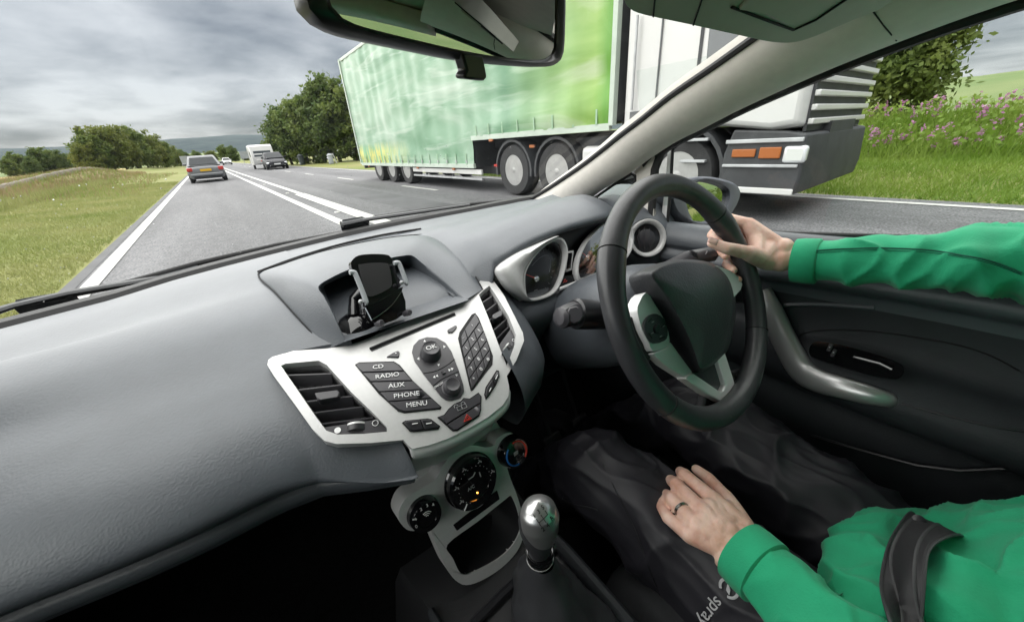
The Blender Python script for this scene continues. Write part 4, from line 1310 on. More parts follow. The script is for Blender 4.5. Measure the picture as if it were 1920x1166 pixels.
vl = vent(lv, lsl, [(292, 826), (440, 806), (450, 822), (444, 852), (320, 874), (306, 862)], 'slatted air vent on the passenger side of the silver panel', [(465, 1004), (575, 992)], [(352, 1002), (622, 962), (679, 1006), (681, 1030), (560, 1041), (430, 1045), (372, 1026)])
rsl = [((1168, 352), (1232, 310)), ((1185, 400), (1258, 345)), ((1200, 448), (1285, 390)), ((1222, 505), (1305, 432)), ((1240, 550), (1318, 470))]
vr = vent(rv, rsl, [(1222, 425), (1276, 392), (1290, 402), (1286, 425), (1238, 452), (1226, 445)], 'slatted air vent on the driver side of the silver panel', [(1292, 612), (1330, 566)], [(1254, 590), (1326, 490), (1346, 532), (1342, 580), (1300, 688), (1268, 610)])
for X, Y, r in ((425, 1018, .0032), (1283, 630, .0022)):
    p, n_ = onf(X, Y, .0004); G().lathe([(r, -.0004), (r, .0002)], p, n_, 18).obj('symbol_dot', 'print_white', vl if X < 800 else vr)
for X, Y, r in ((621, 980, .0030), (1341, 550, .0021)):
    p, n_ = onf(X, Y, .0004); G().tube([p + (n_.orthogonal().normalized() * math.cos(a) + n_.cross(n_.orthogonal()).normalized() * math.sin(a)) * r for a in [R(20 * k) for k in range(18)]], .0004, 5, closed=True).obj('symbol_ring', 'print_white', vl if X < 800 else vr)

# ------------------------------------------------------------------ buttons on the silver panel
au = 'lettering'
slot = patch([(593, 602), (1026, 420), (1042, 434), (604, 622)], 'disc_slot', 'plastic_black', dash, .0050, .003)
G().tube([onf(596, 612, .0058)[0], onf(810, 522, .0058)[0], onf(1034, 427, .0058)[0]], .0016, 6).obj('slot_lip', 'seam', slot)
def btn(o, name='button', lift=.0066, m='button', parent=dash, bevel=.0010, thick=.006):
    return patch(o, name, m, parent, lift, thick, bevel=bevel, step=.008)
bk = patch([(518, 690), (540, 678), (718, 672), (748, 690), (816, 770), (912, 858), (962, 903), (958, 914), (772, 936), (740, 928), (640, 838)], 'button_bezel', 'seam', dash, .0052, .004)
for txt, o, tx in [('CD', [(526, 691), (545, 684), (715, 678), (740, 692), (768, 722), (560, 731), (530, 704)], (638, 706)),
                   ('RADIO', [(560, 736), (771, 727), (811, 771), (602, 778)], (685, 750)),
                   ('AUX', [(605, 783), (815, 776), (861, 814), (643, 828)], (731, 799)),
                   ('PHONE', [(648, 833), (866, 819), (906, 859), (690, 878)], (783, 846)),
                   ('MENU', [(695, 883), (910, 864), (956, 905), (952, 910), (772, 929), (746, 920)], (834, 893))]:
    b = btn(o)
    s = (o[2][1] - o[1][1]) / (o[2][0] - o[1][0])
    ftext(txt, tx[0], tx[1], tx[0] + 60, tx[1] - 8, .0078, parent=b, lift=.0075, sx=1.12)
b = btn([(680, 652), (712, 632), (740, 620), (749, 626), (746, 650), (738, 654)], m='button'); ftext('∗', 730, 638, 760, 630, .006, parent=b, lift=.0075)
b = btn([(995, 512), (1036, 488), (1045, 491), (1042, 502), (1022, 524), (1000, 525)])
# round control pod
pod = [(812, 625), (820, 592), (848, 562), (890, 548), (940, 551), (985, 576), (1015, 620), (1030, 660), (1050, 712), (1075, 790), (1078, 825), (1060, 855), (1015, 871), (985, 869), (960, 850), (920, 800), (870, 735), (825, 670)]
pd = btn(pod, 'control_pod', .0056)
G().tube(crom([onf(X, Y, .0056)[0] for X, Y in ((868, 734), (930, 722), (985, 695), (1031, 660))], 5), .0006, 5).obj('joint', 'seam', pd)
G().tube(crom([onf(X, Y, .0056)[0] for X, Y in ((920, 797), (960, 765), (1005, 742), (1052, 722))], 5), .0006, 5).obj('joint', 'seam', pd)
p, n_ = onf(908, 634, .0055)
r0 = (onf(958, 634)[0] - onf(908, 634)[0]).length
G().lathe([(r0 * 1.12, 0), (r0 * 1.06, .004), (r0 * .98, .009), (r0 * .92, .0125), (r0 * .84, .0137), (r0 * .80, .0132), (.002, .0132)], p, n_, 36).obj('ok_knob', 'button', pd, sharp=50)
k = p + n_ * .0134
text('OK', 'lettering', .0085, k + n_ * .0006, onf(958, 620)[0] - onf(908, 634)[0], n_.cross(onf(958, 620)[0] - onf(908, 634)[0]), 'print_white', pd, sx=1.1)
p, n_ = onf(1012, 806, .0055)
r1 = (onf(1052, 806)[0] - onf(1012, 806)[0]).length
G().lathe([(r1 * 1.25, 0), (r1 * 1.2, .0012), (r1 * 1.08, .0016), (r1 * 1.02, .005), (r1 * .95, .010), (r1 * .85, .0116), (r1 * .6, .0108), (.002, .0105)], p, n_, 36).obj('volume_knob', 'button', pd, sharp=50)
def tri(X, Y, dx, dy, parent, m='print_white', s=8, lift=.0062):
    a = onf(X + dx * s, Y + dy * s, lift); b = onf(X - dx * s * .5 - dy * s * .9, Y - dy * s * .5 + dx * s * .9, lift); c = onf(X - dx * s * .5 + dy * s * .9, Y - dy * s * .5 - dx * s * .9, lift)
    G().prism([a[0], b[0], c[0]], a[1], .0004).obj('arrow_mark', m, parent, smooth=False)
tri(845, 660, -.9, .1, pd, s=9); tri(978, 598, .9, -.1, pd, s=9); tri(878, 570, -.1, -.9, pd, s=8); tri(948, 690, .1, .9, pd, s=8)
for X, Y, d in ((926, 752, -1), (940, 746, -1), (1003, 716, 1), (1017, 710, 1)): tri(X, Y, d * .92, -d * .38, pd, s=8)
G().box(onf(972, 728, .0062)[0], (.004, .006, .0015)).obj('rocker_ridge', 'plastic_satin', pd)
ftext('ON/OFF', 948, 794, 975, 778, .0036, parent=pd, lift=.0062)
tri(1040, 742, .8, -.5, pd, 'print_grey', s=8)
# keypad
def bil(u, v):
    TL, TR, BR, BL = (1056, 548), (1141, 424), (1224, 660), (1118, 815)
    bow = 8 * math.sin(math.pi * v)
    return ((1 - v) * ((1 - u) * TL[0] + u * TR[0]) + v * ((1 - u) * BL[0] + u * BR[0]) + bow * u, (1 - v) * ((1 - u) * TL[1] + u * TR[1]) + v * ((1 - u) * BL[1] + u * BR[1]) - bow * u * .3)
kb = patch([(1050, 552), (1058, 520), (1088, 476), (1122, 428), (1140, 420), (1158, 446), (1200, 560), (1228, 640), (1226, 685), (1194, 724), (1126, 816), (1113, 820)], 'keypad', 'seam', dash, .0050, .004)
kt = ['1', '2', '3', '4', '5', '6', '7', '8', '9', '*', '0', '#']
for r_ in range(5):
    for c_ in range(3):
        e = .012
        u0, u1 = (c_ / 3 + e, (c_ + 1) / 3 - e); v0, v1 = (r_ / 5 + e * .8, (r_ + 1) / 5 - e * .8)
        if r_ == 0 and c_ == 2: continue
        if r_ == 0 and c_ == 1: u1 = 1 - e
        o = [bil(u0, v0), bil(u1, v0), bil(u1, v1), bil(u0, v1)]
        if r_ == 0 and c_ == 0: o = [bil(.10, v0 + .02), bil(u1, v0), bil(u1, v1), bil(u0, v1)]
        if r_ == 4 and c_ == 2: o = [bil(u0, v0), bil(u1, v0), bil(u1 - .05, v1 - .05), bil(u0, v1)]
        b = patch(o, 'key', 'button', kb, .0066, .003, step=.02, bevel=.0006)
        cx, cy = bil((u0 + u1) / 2, (v0 + v1) / 2)
        cx2, cy2 = bil((u0 + u1) / 2 + .2, (v0 + v1) / 2)
        if r_ > 0: ftext(kt[(r_ - 1) * 3 + c_], cx, cy, cx2 + 14, cy2 + 6, .0068, parent=kb, lift=.0072)
        else: ftext('⌐' if c_ == 0 else '♪', cx, cy, cx2 + 14, cy2 + 6, .006, 'print_grey', parent=kb, lift=.0072)
# small side buttons
sb_ = patch([(758, 985), (775, 974), (890, 962), (908, 966), (955, 1001), (947, 1018), (820, 1033), (800, 1031)], 'rocker_bezel', 'seam', dash, .0054, .004)
for o, mk_ in (([(768, 986), (780, 979), (848, 972), (868, 1020), (822, 1027), (803, 1024)], (824, 992)), ([(855, 971), (889, 968), (902, 970), (945, 1002), (938, 1012), (874, 1019)], (895, 990))):
    b = patch(o, 'button', 'plastic_satin', sb_, .0072, .003, step=.02, bevel=.0008)
    G().tube([onf(mk_[0] - 14, mk_[1] + 3, .0078)[0], onf(mk_[0] + 14, mk_[1] - 2, .0078)[0]], .0006, 5).obj('symbol', 'print_white', b)
sb_ = patch([(1182, 838), (1190, 800), (1220, 755), (1245, 714), (1258, 716), (1262, 745), (1242, 792), (1202, 852), (1190, 864)], 'rocker_bezel', 'seam', dash, .0054, .004)
for o, mk_ in (([(1188, 836), (1196, 803), (1222, 764), (1232, 800), (1200, 846), (1192, 855)], (1210, 815)), ([(1227, 758), (1246, 724), (1255, 724), (1256, 744), (1238, 786)], (1243, 752))):
    b = patch(o, 'button', 'plastic_satin', sb_, .0072, .003, step=.02, bevel=.0008)
    G().tube([onf(mk_[0] - 5, mk_[1] + 12, .0078)[0], onf(mk_[0] + 5, mk_[1] - 8, .0078)[0]], .0005, 5).obj('symbol', 'print_white', b)
hz = patch([(940, 956), (975, 942), (998, 912), (1028, 886), (1062, 872), (1076, 856), (1106, 860), (1152, 828), (1168, 848), (1166, 918), (1156, 950), (1042, 1026), (1018, 1027), (992, 1004)], 'lock_panel', 'seam', dash, .0053, .004)
b1 = patch([(948, 957), (978, 947), (1002, 916), (1031, 891), (1064, 878), (1078, 862), (1107, 866), (1150, 836), (1161, 850), (1160, 880), (988, 988)], 'lock_button', 'button', hz, .0070, .003, bevel=.0009)
b2 = patch([(994, 994), (1160, 888), (1160, 916), (1150, 944), (1040, 1018), (1022, 1019)], 'hazard_button', 'button', hz, .0070, .003, bevel=.0009)
hzp = [onf(X, Y, .0077)[0] for X, Y in ((1074, 980), (1089, 944), (1113, 965))]
G().tube(hzp, .0006, 5, closed=True).obj('hazard_triangle', 'print_red', b2)
cen_ = sum(hzp, V((0, 0, 0))) / 3
G().tube([cen_.lerp(q, .45) for q in hzp], .0004, 5, closed=True).obj('hazard_triangle', 'print_red', b2)
for X, Y, op in ((1052, 912, 1), (1076, 902, 0)):
    p0 = onf(X, Y, .0076)[0]; ex = (onf(X + 10, Y - 4, .0076)[0] - p0).normalized(); ey = onf(X, Y)[1].cross(ex)
    G().tube([p0 + ex * a * .0028 + ey * b * .0022 for a, b in ((-1, -1), (1, -1), (1, 1), (-1, 1))], .00035, 4, closed=True).obj('padlock_symbol', 'print_grey', b1)
    G().tube([p0 + ex * (a - op * 1.4) * .0022 + ey * b * .0022 for a, b in ((-1, 1), (-1, 2.0), (0, 2.6), (1, 2.0), (1, 1 if not op else 1.6))], .00035, 4).obj('padlock_symbol', 'print_grey', b1)

# ------------------------------------------------------------------ climate panel below
def pc(X, Y): return (720 + X / 2.8727, 760 + Y / 2.8727)
CP, CN = V((0, .334, .713)), V((0, -.957, .29)).normalized()
def onc(X, Y, lift=0.0): return ap(*pc(X, Y), CP, CN) + CN * lift
def cplate(o, name, m, parent, lift, thick, bevel=.001, smooth_n=0):
    pts = [onc(X, Y, lift) for X, Y in o]
    if smooth_n: pts = crom(pts, smooth_n, closed=True)
    return G().prism(pts, CN, thick).obj(name, m, parent, bevel=bevel, bseg=3)
def cring(name, outer_, inner_, m, parent, lift, thick, bevel=.002, k=4):
    """a plate with a hole: two outlines resampled to the same count"""
    A = resample(crom([onc(X, Y, lift) for X, Y in outer_], k, closed=True) + [onc(*outer_[0], lift)], 73)[:-1]
    B = resample(crom([onc(X, Y, lift) for X, Y in inner_], k, closed=True) + [onc(*inner_[0], lift)], 73)[:-1]
    g = G(); g.loft([[p - CN * thick for p in A], A, B, [p - CN * thick for p in B]], cu=True)
    return g.obj(name, m, parent, sharp=40, bevel=bevel, fixn=True)
# the silver face is one plate with an opening for the pocket
pk_in = [(342, 748), (500, 628), (660, 500), (684, 486), (712, 540), (732, 610), (736, 660), (700, 742), (620, 822), (490, 894), (432, 910), (404, 892), (372, 822)]
pl_out = [(205, 585), (330, 440), (560, 270), (645, 300), (680, 390), (722, 500), (752, 620), (754, 690), (720, 780), (640, 868), (540, 934), (452, 966), (398, 950), (345, 890), (285, 755), (238, 640)]
def back_lift(o): return o
cl = cring('climate_panel', pl_out, pk_in, 'silver_dark', dash, .000, .03, .003)
# swept bar that carries the three dials
bar = [(62, 585), (72, 520), (112, 466), (200, 415), (262, 372), (300, 300), (360, 235), (450, 198), (520, 210), (570, 200), (585, 165), (640, 134), (690, 148), (722, 192), (722, 250), (690, 300), (620, 330), (580, 380), (560, 450), (500, 520), (430, 548), (370, 545), (330, 535), (300, 560), (270, 600), (220, 640), (160, 648), (105, 640)]
cplate(bar, 'dial_bar', 'silver_dark', cl, .012, .03, .006, 3)
cplate([(160, 250), (300, 150), (600, 40), (660, 140), (640, 330), (300, 460), (170, 430)], 'upper_fill', 'silver_dark', cl, -.012, .03, .004)
def dial(X, Y, rx, name, label, parent, mark=None, band=None):
    c = onc(X, Y, .012); r = (onc(X + rx, Y) - onc(X - rx, Y)).length / 2
    d = G().lathe([(r * 1.04, -.003), (r * 1.04, .002), (r * .99, .004), (r * .97, .012), (r * .90, .0145), (r * .62, .0145), (r * .60, .0130), (.002, .0130)], c, CN, 44).obj(name, 'gloss_black', parent, sharp=30)
    d['label'] = label
    ex = V((1, 0, 0)); ey = CN.cross(ex)
    if ey.z < 0: ey = -ey
    def pt(a, f, lift=.0148): return c + CN * lift + (ex * math.cos(R(a)) + ey * math.sin(R(a))) * r * f
    if mark is not None: G().tube([pt(mark, .70, .0147), pt(mark, .95, .0147)], .0009, 6).obj('pointer', 'print_white', d)
    return d, c, r, pt, ex, ey
d, c, r, pt, ex, ey = dial(440, 380, 122, 'airflow_dial', 'large black airflow dial in the middle of the climate panel', cl, 225)
for a in (60, 110, 160, 0, 205):
    q = pt(a, .76); G().tube([q - ex * .002, q + ex * .002 + ey * .002, q + ey * .004], .0006, 5).obj('airflow_symbol', 'print_grey', d)
    G().ball(q + ex * .003, .0011, 8, 5).obj('airflow_symbol', 'print_grey', d)
for a in range(-20, 240, 15):
    G().ball(pt(a, .66), .0006, 6, 4).obj('scale_dot', 'print_grey', d)
text('A/C', 'lettering', .0065, pt(200, .18, .0135), ex, ey, 'print_grey', d)
G().ball(pt(270, .38, .0135), .0011, 8, 6).obj('indicator_lamp', 'lamp_amber_small', d)
G().tube([pt(70, .42, .0135), pt(85, .30, .0135), pt(120, .34, .0135)], .0007, 5).obj('recirculation_symbol', 'print_grey', d)
G().tube([pt(20, .32, .0135), pt(45, .42, .0135)], .0007, 5).obj('recirculation_symbol', 'print_grey', d)
d, c, r, pt, ex, ey = dial(192, 548, 78, 'fan_dial', 'black fan speed dial marked zero to four', cl, 150)
for i, (n_t, a) in enumerate(zip('01234', (185, 150, 105, 75, 45))):
    text(n_t, 'lettering', .0058, pt(a, .76), ex, ey, 'print_white', d)
for k in range(3): G().tube([pt(a_, .12 + .12 * k, .0136) for a_ in (30, 60, 90, 120)], .0005, 5).obj('fan_symbol', 'print_white', d)
d, c, r, pt, ex, ey = dial(657, 225, 66, 'temperature_dial', 'black temperature dial with blue and red arc', cl)
G().tube([pt(a, .76, .0142) for a in range(130, 271, 10)], .0022, 6, sy=.5).obj('cold_arc', 'print_blue', d)
G().tube([pt(a, .76, .0142) for a in range(-45, 101, 10)], .0022, 6, sy=.5).obj('hot_arc', 'print_red', d)
G().box(pt(0, 0, .0135), (.007, .0012, .006)).obj('heated_window_symbol', 'print_grey', d)
# slots and pocket
cplate([(372, 642), (608, 455), (622, 500), (390, 672)], 'card_slot', 'gloss_black', cl, .0015, .02, .001)
g = G(); A = resample(crom([onc(X, Y, -.002) for X, Y in pk_in], 4, closed=True) + [onc(*pk_in[0], -.002)], 49)[:-1]
cen_ = sum(A, V((0, 0, 0))) / len(A)
g.loft([A, [cen_ + (p - cen_) * .96 - CN * .07 for p in A], [cen_ + (p - cen_) * .5 - CN * .085 for p in A], [cen_ + (p - cen_) * .02 - CN * .085 for p in A]], cu=True)
g.obj('pocket', 'plastic_black', cl, sharp=60)
# ------------------------------------------------------------------ instrument cluster
def p5(X, Y): return (900 + X / 4.484, 380 + Y / 4.484)
GP, GN = V((.276, .457, .914)), V((-.05, -.93, .36)).normalized()
def ong(X, Y, lift=0.0): return ap(*p5(X, Y), GP + GN * lift, GN)
clu = G()
clu.prism([ong(X, Y, -.022) for X, Y in ((330, 420), (700, 200), (1150, 60), (1150, 640), (880, 700), (420, 860), (300, 800))], GN, .006)
clu = clu.obj('instrument_cluster', 'gauge_face', dash)
def ring_loop(pts, lift, n=60): 
    P = crom([ong(X, Y, lift) for X, Y in pts], 5, closed=True); return resample(P + [P[0]], n + 1)[:-1]
def gauge(o, cen_, nd, label, tip):
    A = ring_loop(o, .004); c = ong(*cen_, 0); 
    def sc(k, l): return [c + (p - GN * .004 - c) * k + GN * l for p in A]
    g = G(); g.loft([sc(1.03, -.006), sc(1.03, .002), sc(1.0, .006), sc(.955, .006), sc(.92, .001), sc(.90, -.006)], cu=True)
    b = g.obj('gauge_bezel', 'silver', clu, sharp=60); b['label'] = label
    g = G(); g.loft([sc(.90, -.006), sc(.86, -.020)], cu=True); g.obj('gauge_wall', 'plastic_satin', b, sharp=60)
    g = G(); g.loft([sc(.88, -.0185), sc(.4, -.0185), sc(.02, -.0185)], cu=True, cap=True); g.obj('gauge_dial', 'gauge_face', b)
    g = G(); g.loft([sc(.91, -.004), sc(.5, -.003), sc(.02, -.003)], cu=True, cap=True); g.obj('gauge_lens', 'gauge_glass', b)
    h = ong(*nd, -.016); tp = ong(*tip, -.016)
    G().lathe([(.0065, -.002), (.006, .004), (.004, .006), (.001, .0062)], h, GN, 20).obj('needle_hub', 'chrome', b)
    G().tube([h + GN * .003, tp + GN * .002], [.0016, .0007], 6).obj('needle', 'print_red', b)
    arc = [c + (p - GN * .004 - c) * .70 - GN * .0178 for p in A]
    m_ = len(arc)
    for k in range(0, m_, 3):
        q = arc[k]; d_ = (q - c + GN * .0178).normalized()
        G().tube([q, q + d_ * .004], .00035, 4).obj('scale_mark', 'print_grey', b)
    return b, sc
g1 = [(366, 640), (384, 560), (450, 452), (560, 342), (645, 298), (700, 312), (734, 400), (722, 520), (682, 660), (622, 758), (520, 808), (420, 822), (378, 780)]
b1_, sc1 = gauge(g1, (545, 590), (468, 640), 'left instrument dial with a red needle', (385, 606))
G().tube([sc1(.55, -.018)[k] for k in range(8, 34)], .0004, 4).obj('arc_line', 'print_grey', b1_)
for X, Y, w in ((470, 735, 14), (478, 750, 16)):
    G().tube([ong(X - w, Y + 5, -.017), ong(X + w, Y - 5, -.017)], .0006, 4).obj('small_print', 'print_grey', b1_)
g2 = [(812, 560), (838, 440), (900, 320), (1000, 212), (1090, 150), (1190, 130), (1260, 180), (1290, 290), (1270, 400), (1200, 500), (1090, 570), (980, 612), (850, 658), (822, 630)]
b2_, sc2 = gauge(g2, (1040, 400), (898, 462), 'right instrument dial with a white needle hub', (850, 420))
# middle readout and warning lamp
G().prism([ong(X, Y, -.008) for X, Y in ((735, 410), (790, 400), (770, 570), (722, 585))], GN, .004).obj('small_display', 'silver_dark', clu, bevel=.001)
G().prism([ong(X, Y, -.006) for X, Y in ((742, 425), (778, 418), (762, 550), (732, 560))], GN, .003).obj('small_display', 'gloss_black', clu)
g = G(); g.tube(crom([ong(X, Y, .004) for X, Y in ((665, 728), (740, 700), (835, 662))], 4), .0035, 8); g.obj('lower_trim', 'silver', clu)
G().prism([ong(X, Y, -.004) for X, Y in ((690, 625), (790, 600), (808, 655), (672, 712))], GN, .003).obj('warning_panel', 'gloss_black', clu)
for X, Y in ((712, 650), (725, 662), (706, 668)):
    G().tube([ong(X - 6, Y + 4, -.002), ong(X + 6, Y - 6, -.002)], .0008, 5).obj('warning_symbol', 'print_red', clu)
# silver shroud between hood and left dial
ringL = [ong(X, Y, .003) for X, Y in ((645, 298), (560, 342), (450, 452), (384, 560), (366, 640), (378, 780), (420, 822))]
outL = [ong(X, Y, .006) + V((0, dy, 0)) for X, Y, dy in ((610, 285, .0), (420, 368, .0), (260, 440, -.005), (122, 525, -.012), (135, 590, -.016), (225, 710, -.014), (372, 818, -.003))]
A, B = resample(crom(ringL, 4), 30), resample(crom(outL, 4), 30)
rows = []
for f in (0, .25, .5, .75, .93, 1):
    rows.append([a.lerp(b, f) + GN * (.012 * math.sin(math.pi * f) - .003 * (f > .95)) for a, b in zip(A, B)])
rows.append([b - GN * .02 for b in B])
g = G(); g.loft(rows); g.obj('cluster_shroud', 'silver', clu, sharp=60)
# dark hollow behind the hood
G().prism([ong(X, Y, -.03) for X, Y in ((250, 430), (700, 190), (1200, 20), (1300, 300), (1150, 640), (450, 850), (200, 700))], GN, .004).obj('backing', 'plastic_black', clu)

# ------------------------------------------------------------------ round vent at the driver's end
vc_ = ax(1213, 447, .585); VN = V((-.55, -.80, .26)).normalized()
VS = .72
pod_ = G().lathe([(.20 * VS, -.16), (.165 * VS, -.09), (.125 * VS, -.04), (.09 * VS, -.012), (.074 * VS, -.004), (.062 * VS, .0), (.058 * VS, -.004)], vc_, VN, 40).obj('vent_pod', 'dash', dash, sharp=60)
G().lathe([(.059 * VS, -.006), (.060 * VS, .004), (.057 * VS, .008), (.051 * VS, .008), (.045 * VS, .003), (.044 * VS, -.01)], vc_, VN, 40).obj('vent_ring', 'silver', pod_, sharp=60)
G().lathe([(.0445 * VS, -.004), (.0445 * VS, -.02), (.03 * VS, -.03), (.001, -.03)], vc_, VN, 32).obj('vent_drum', 'plastic_black', pod_, sharp=60)
ux = VN.cross(V((0, 0, 1))).normalized(); uy = ux.cross(VN)
for k, o_ in enumerate((-.016, 0.0, .016)):
    P = [vc_ + ux * (o_ * VS + .006 * math.sin(R(a))) + uy * (.041 * VS * math.cos(R(a)) * (1 - abs(o_) * 10)) + VN * (-.010 + .008 * math.sin(R(a))) for a in range(0, 181, 15)]
    G().tube(P, .0030, 6, sx=.35).obj('vane', 'button', pod_)
g = G(); g.ball(vc_ - VN * .014, (.042 * VS, .042 * VS, .014), 20, 10, rot=VN.to_track_quat('Z', 'Y').to_matrix()); g.obj('vent_ball', 'button', pod_)

# ================================================================== steering wheel
WC, WN = V((.351, .223, .905)), V((0, -.8824, .4705))
WX = V((1, 0, 0)); WY = WN.cross(WX).normalized()
if WY.z < 0: WY = -WY
sw = thing('steering_wheel', 'black leather steering wheel with silver spokes held by the driver', 'steering wheel', WC)
RM, RT = .1712, .0158
def wpt(a, r=RM, off=0.0): return WC + (WX * math.cos(R(a)) + WY * math.sin(R(a))) * r + WN * off
def rim_arc(a0, a1, m, grow=0.0, n=40, nm='rim_grip'):
    rows = []
    for k in range(n + 1):
        a = lerp(a0, a1, k / n)
        bulge = 1 + .16 * math.exp(-((((a - 148) + 180) % 360 - 180) / 12) ** 2) + .16 * math.exp(-((((a - 32) + 180) % 360 - 180) / 12) ** 2) + grow
        c = wpt(a); ra = (c - WC).normalized()
        rows.append([c + ra * math.cos(R(t)) * RT * bulge * (1.0 if math.cos(R(t)) > 0 else 1.06) + WN * math.sin(R(t)) * RT * bulge * .96 for t in range(0, 360, 18)])
    g = G(); g.loft(rows, cu=True, cap=True); return g.obj(nm, m, sw, sharp=60)
rim_arc(38, 143, 'leather', .02); rim_arc(143.6, 216, 'leather_smooth'); rim_arc(-36, 37.4, 'leather_smooth'); rim_arc(216.6, 323.4, 'leather', .015)
for a in (37.7, 143.3, 216.3, -36.3):
    c = wpt(a); ra = (c - WC).normalized()
    G().tube([c + ra * math.cos(R(t)) * RT * 1.012 + WN * math.sin(R(t)) * RT * .985 for t in range(0, 360, 20)], .0009, 5, closed=True).obj('seam', 'seam', sw)
# stitching on the inner side of the right grip
for k in range(26):
    a = lerp(-32, 12, k / 25); c = wpt(a, RM - RT * .98, .001)
    G().tube([c + WN * .003, c - WN * .002 + (wpt(a + 1.2) - wpt(a)) * 1.0], .0007, 4).obj('stitch', 'print_grey', sw) if k % 1 == 0 else None
def p7(X, Y): return (1160 + X / 3.43, 480 + Y / 3.43)
def onw(X, Y, off=0.0): return ap(*p7(X, Y), WC + WN * off, WN)
# airbag pad: domed cover
hub_px = [(124, 132), (150, 95), (250, 48), (400, 24), (560, 40), (650, 84), (705, 150), (736, 260), (738, 380), (722, 480), (690, 600), (640, 660), (580, 710), (510, 752), (486, 742), (440, 660), (370, 520), (280, 372), (185, 240)]
HB = resample(crom([onw(X, Y, -.022) for X, Y in hub_px], 4, closed=True) + [onw(*hub_px[0], -.022)], 97)[:-1]
face_px = [(212, 126), (238, 92), (300, 62), (410, 38), (560, 52), (644, 96), (696, 158), (727, 262), (729, 378), (712, 478), (680, 594), (632, 652), (582, 697), (532, 722), (514, 700), (486, 610), (428, 470), (362, 345), (286, 225)]
HF = resample(crom([onw(X, Y, .010) for X, Y in face_px], 4, closed=True) + [onw(*face_px[0], .010)], 97)[:-1]
hc = sum(HF, V((0, 0, 0))) / len(HF); hb = sum(HB, V((0, 0, 0))) / len(HB)
rmean = sum((p - hc).length for p in HF) / len(HF)
def hF(k, off): return [hc + (p - hc).normalized() * lerp(rmean * .9, (p - hc).length, sm(.0, .95, k)) * k + WN * off for p in HF]
rows = [[hb + (p - hb) * .86 - WN * .03 for p in HB], [hb + (p - hb) * .985 - WN * .018 for p in HB], HB,
        [a.lerp(b, .15) + WN * .004 for a, b in zip(HB, HF)], [a.lerp(b, .85) + WN * .0015 for a, b in zip(HB, HF)], HF,
        hF(.975, .0012), hF(.93, .0022), hF(.85, .0036), hF(.74, .0052), hF(.62, .0066), hF(.5, .0077), hF(.38, .0086), hF(.26, .0092), hF(.14, .0096), hF(.02, .0098)]
g = G(); g.loft(rows, cu=True, cap=True); hub = g.obj('airbag_cover', 'hub_leather', sw, sharp=80)
hub['label'] = 'domed grained leather airbag cover'
# boss and spoke carriers
def wplate(o, off, thick, name, m, parent, bevel=.002, sn=0):
    pts = [onw(X, Y, off) for X, Y in o]
    if sn: pts = crom(pts, sn, closed=True)
    return G().prism(pts, WN, thick).obj(name, m, parent, bevel=bevel, bseg=3)
G().lathe([(.03, -.12), (.05, -.10), (.058, -.06), (.055, -.05)], WC, WN, 30).obj('boss', 'plastic_black', sw)
wplate([(60, 420), (130, 330), (180, 236), (300, 380), (330, 520), (300, 600), (220, 620), (200, 700), (130, 640)], -.022, .02, 'spoke_core', 'plastic_satin', sw, .004)
sp = wplate([(178, 232), (235, 310), (300, 420), (330, 545), (300, 588), (222, 612), (196, 560), (150, 470), (122, 360), (132, 300)], -.012, .02, 'spoke_cover', 'spoke_silver', sw, .004, 2)
bp_ = wplate([(165, 462), (172, 415), (205, 378), (248, 372), (290, 400), (312, 450), (318, 510), (296, 545), (232, 562), (195, 530)], -.009, .008, 'switch_pod', 'button', sp, .0014, 2)
wplate([(232, 462), (250, 436), (268, 440), (272, 470), (262, 500), (240, 492)], -.006, .006, 'rocker_switch', 'plastic_satin', sp, .001)
for a, b in (((190, 425), (212, 402)), ((192, 495), (215, 528)), ((262, 535), (298, 518)), ((300, 440), (272, 455))):
    G().tube([onw(*a, -.0085), onw(*b, -.0085)], .0006, 5).obj('switch_joint', 'seam', sp)
for X, Y in ((220, 424), (216, 496), (272, 516), (290, 450)):
    G().tube([onw(X - 6, Y + 3, -.0083), onw(X + 7, Y - 4, -.0083)], .0007, 5).obj('switch_symbol', 'print_grey', sp)
# lower V-shaped spoke: two silver arms with a dark grained filling
v1 = [(222, 612), (300, 588), (330, 548), (470, 742), (650, 874), (668, 870), (690, 828), (640, 664), (680, 606), (742, 800), (756, 850), (744, 896), (700, 936), (660, 938), (560, 880), (430, 790), (300, 690)]
wplate([(225, 625), (310, 585), (335, 550), (478, 745), (462, 772), (432, 786), (300, 700)], -.012, .016, 'lower_spoke', 'spoke_silver', sw, .004)
la = [(432, 788), (446, 766), (480, 752), (655, 872), (672, 866), (690, 826), (641, 664), (680, 606), (742, 798), (756, 850), (742, 896), (702, 934), (660, 938), (560, 880)]
wplate(la, -.008, .016, 'lower_spoke', 'spoke_silver', sw, .0035)
wplate([(480, 758), (600, 700), (640, 668), (690, 828), (668, 872), (652, 876)], -.016, .01, 'spoke_infill', 'hub_leather', sw, .001)
wplate([(560, 890), (700, 940), (760, 870), (745, 740), (900, 700), (905, 800), (800, 960), (640, 1030), (540, 1000)], -.020, .014, 'rim_bridge', 'leather_smooth', sw, .004)
# right spoke
wplate([(612, 58), (640, 62), (720, 92), (780, 140), (800, 182), (790, 215), (740, 268), (736, 230), (700, 140), (650, 80)], -.002, .022, 'spoke_cover', 'spoke_silver', sw, .003)
wplate([(700, 60), (800, 100), (840, 200), (820, 300), (740, 300), (745, 150)], -.022, .012, 'spoke_core', 'plastic_satin', sw, .003)

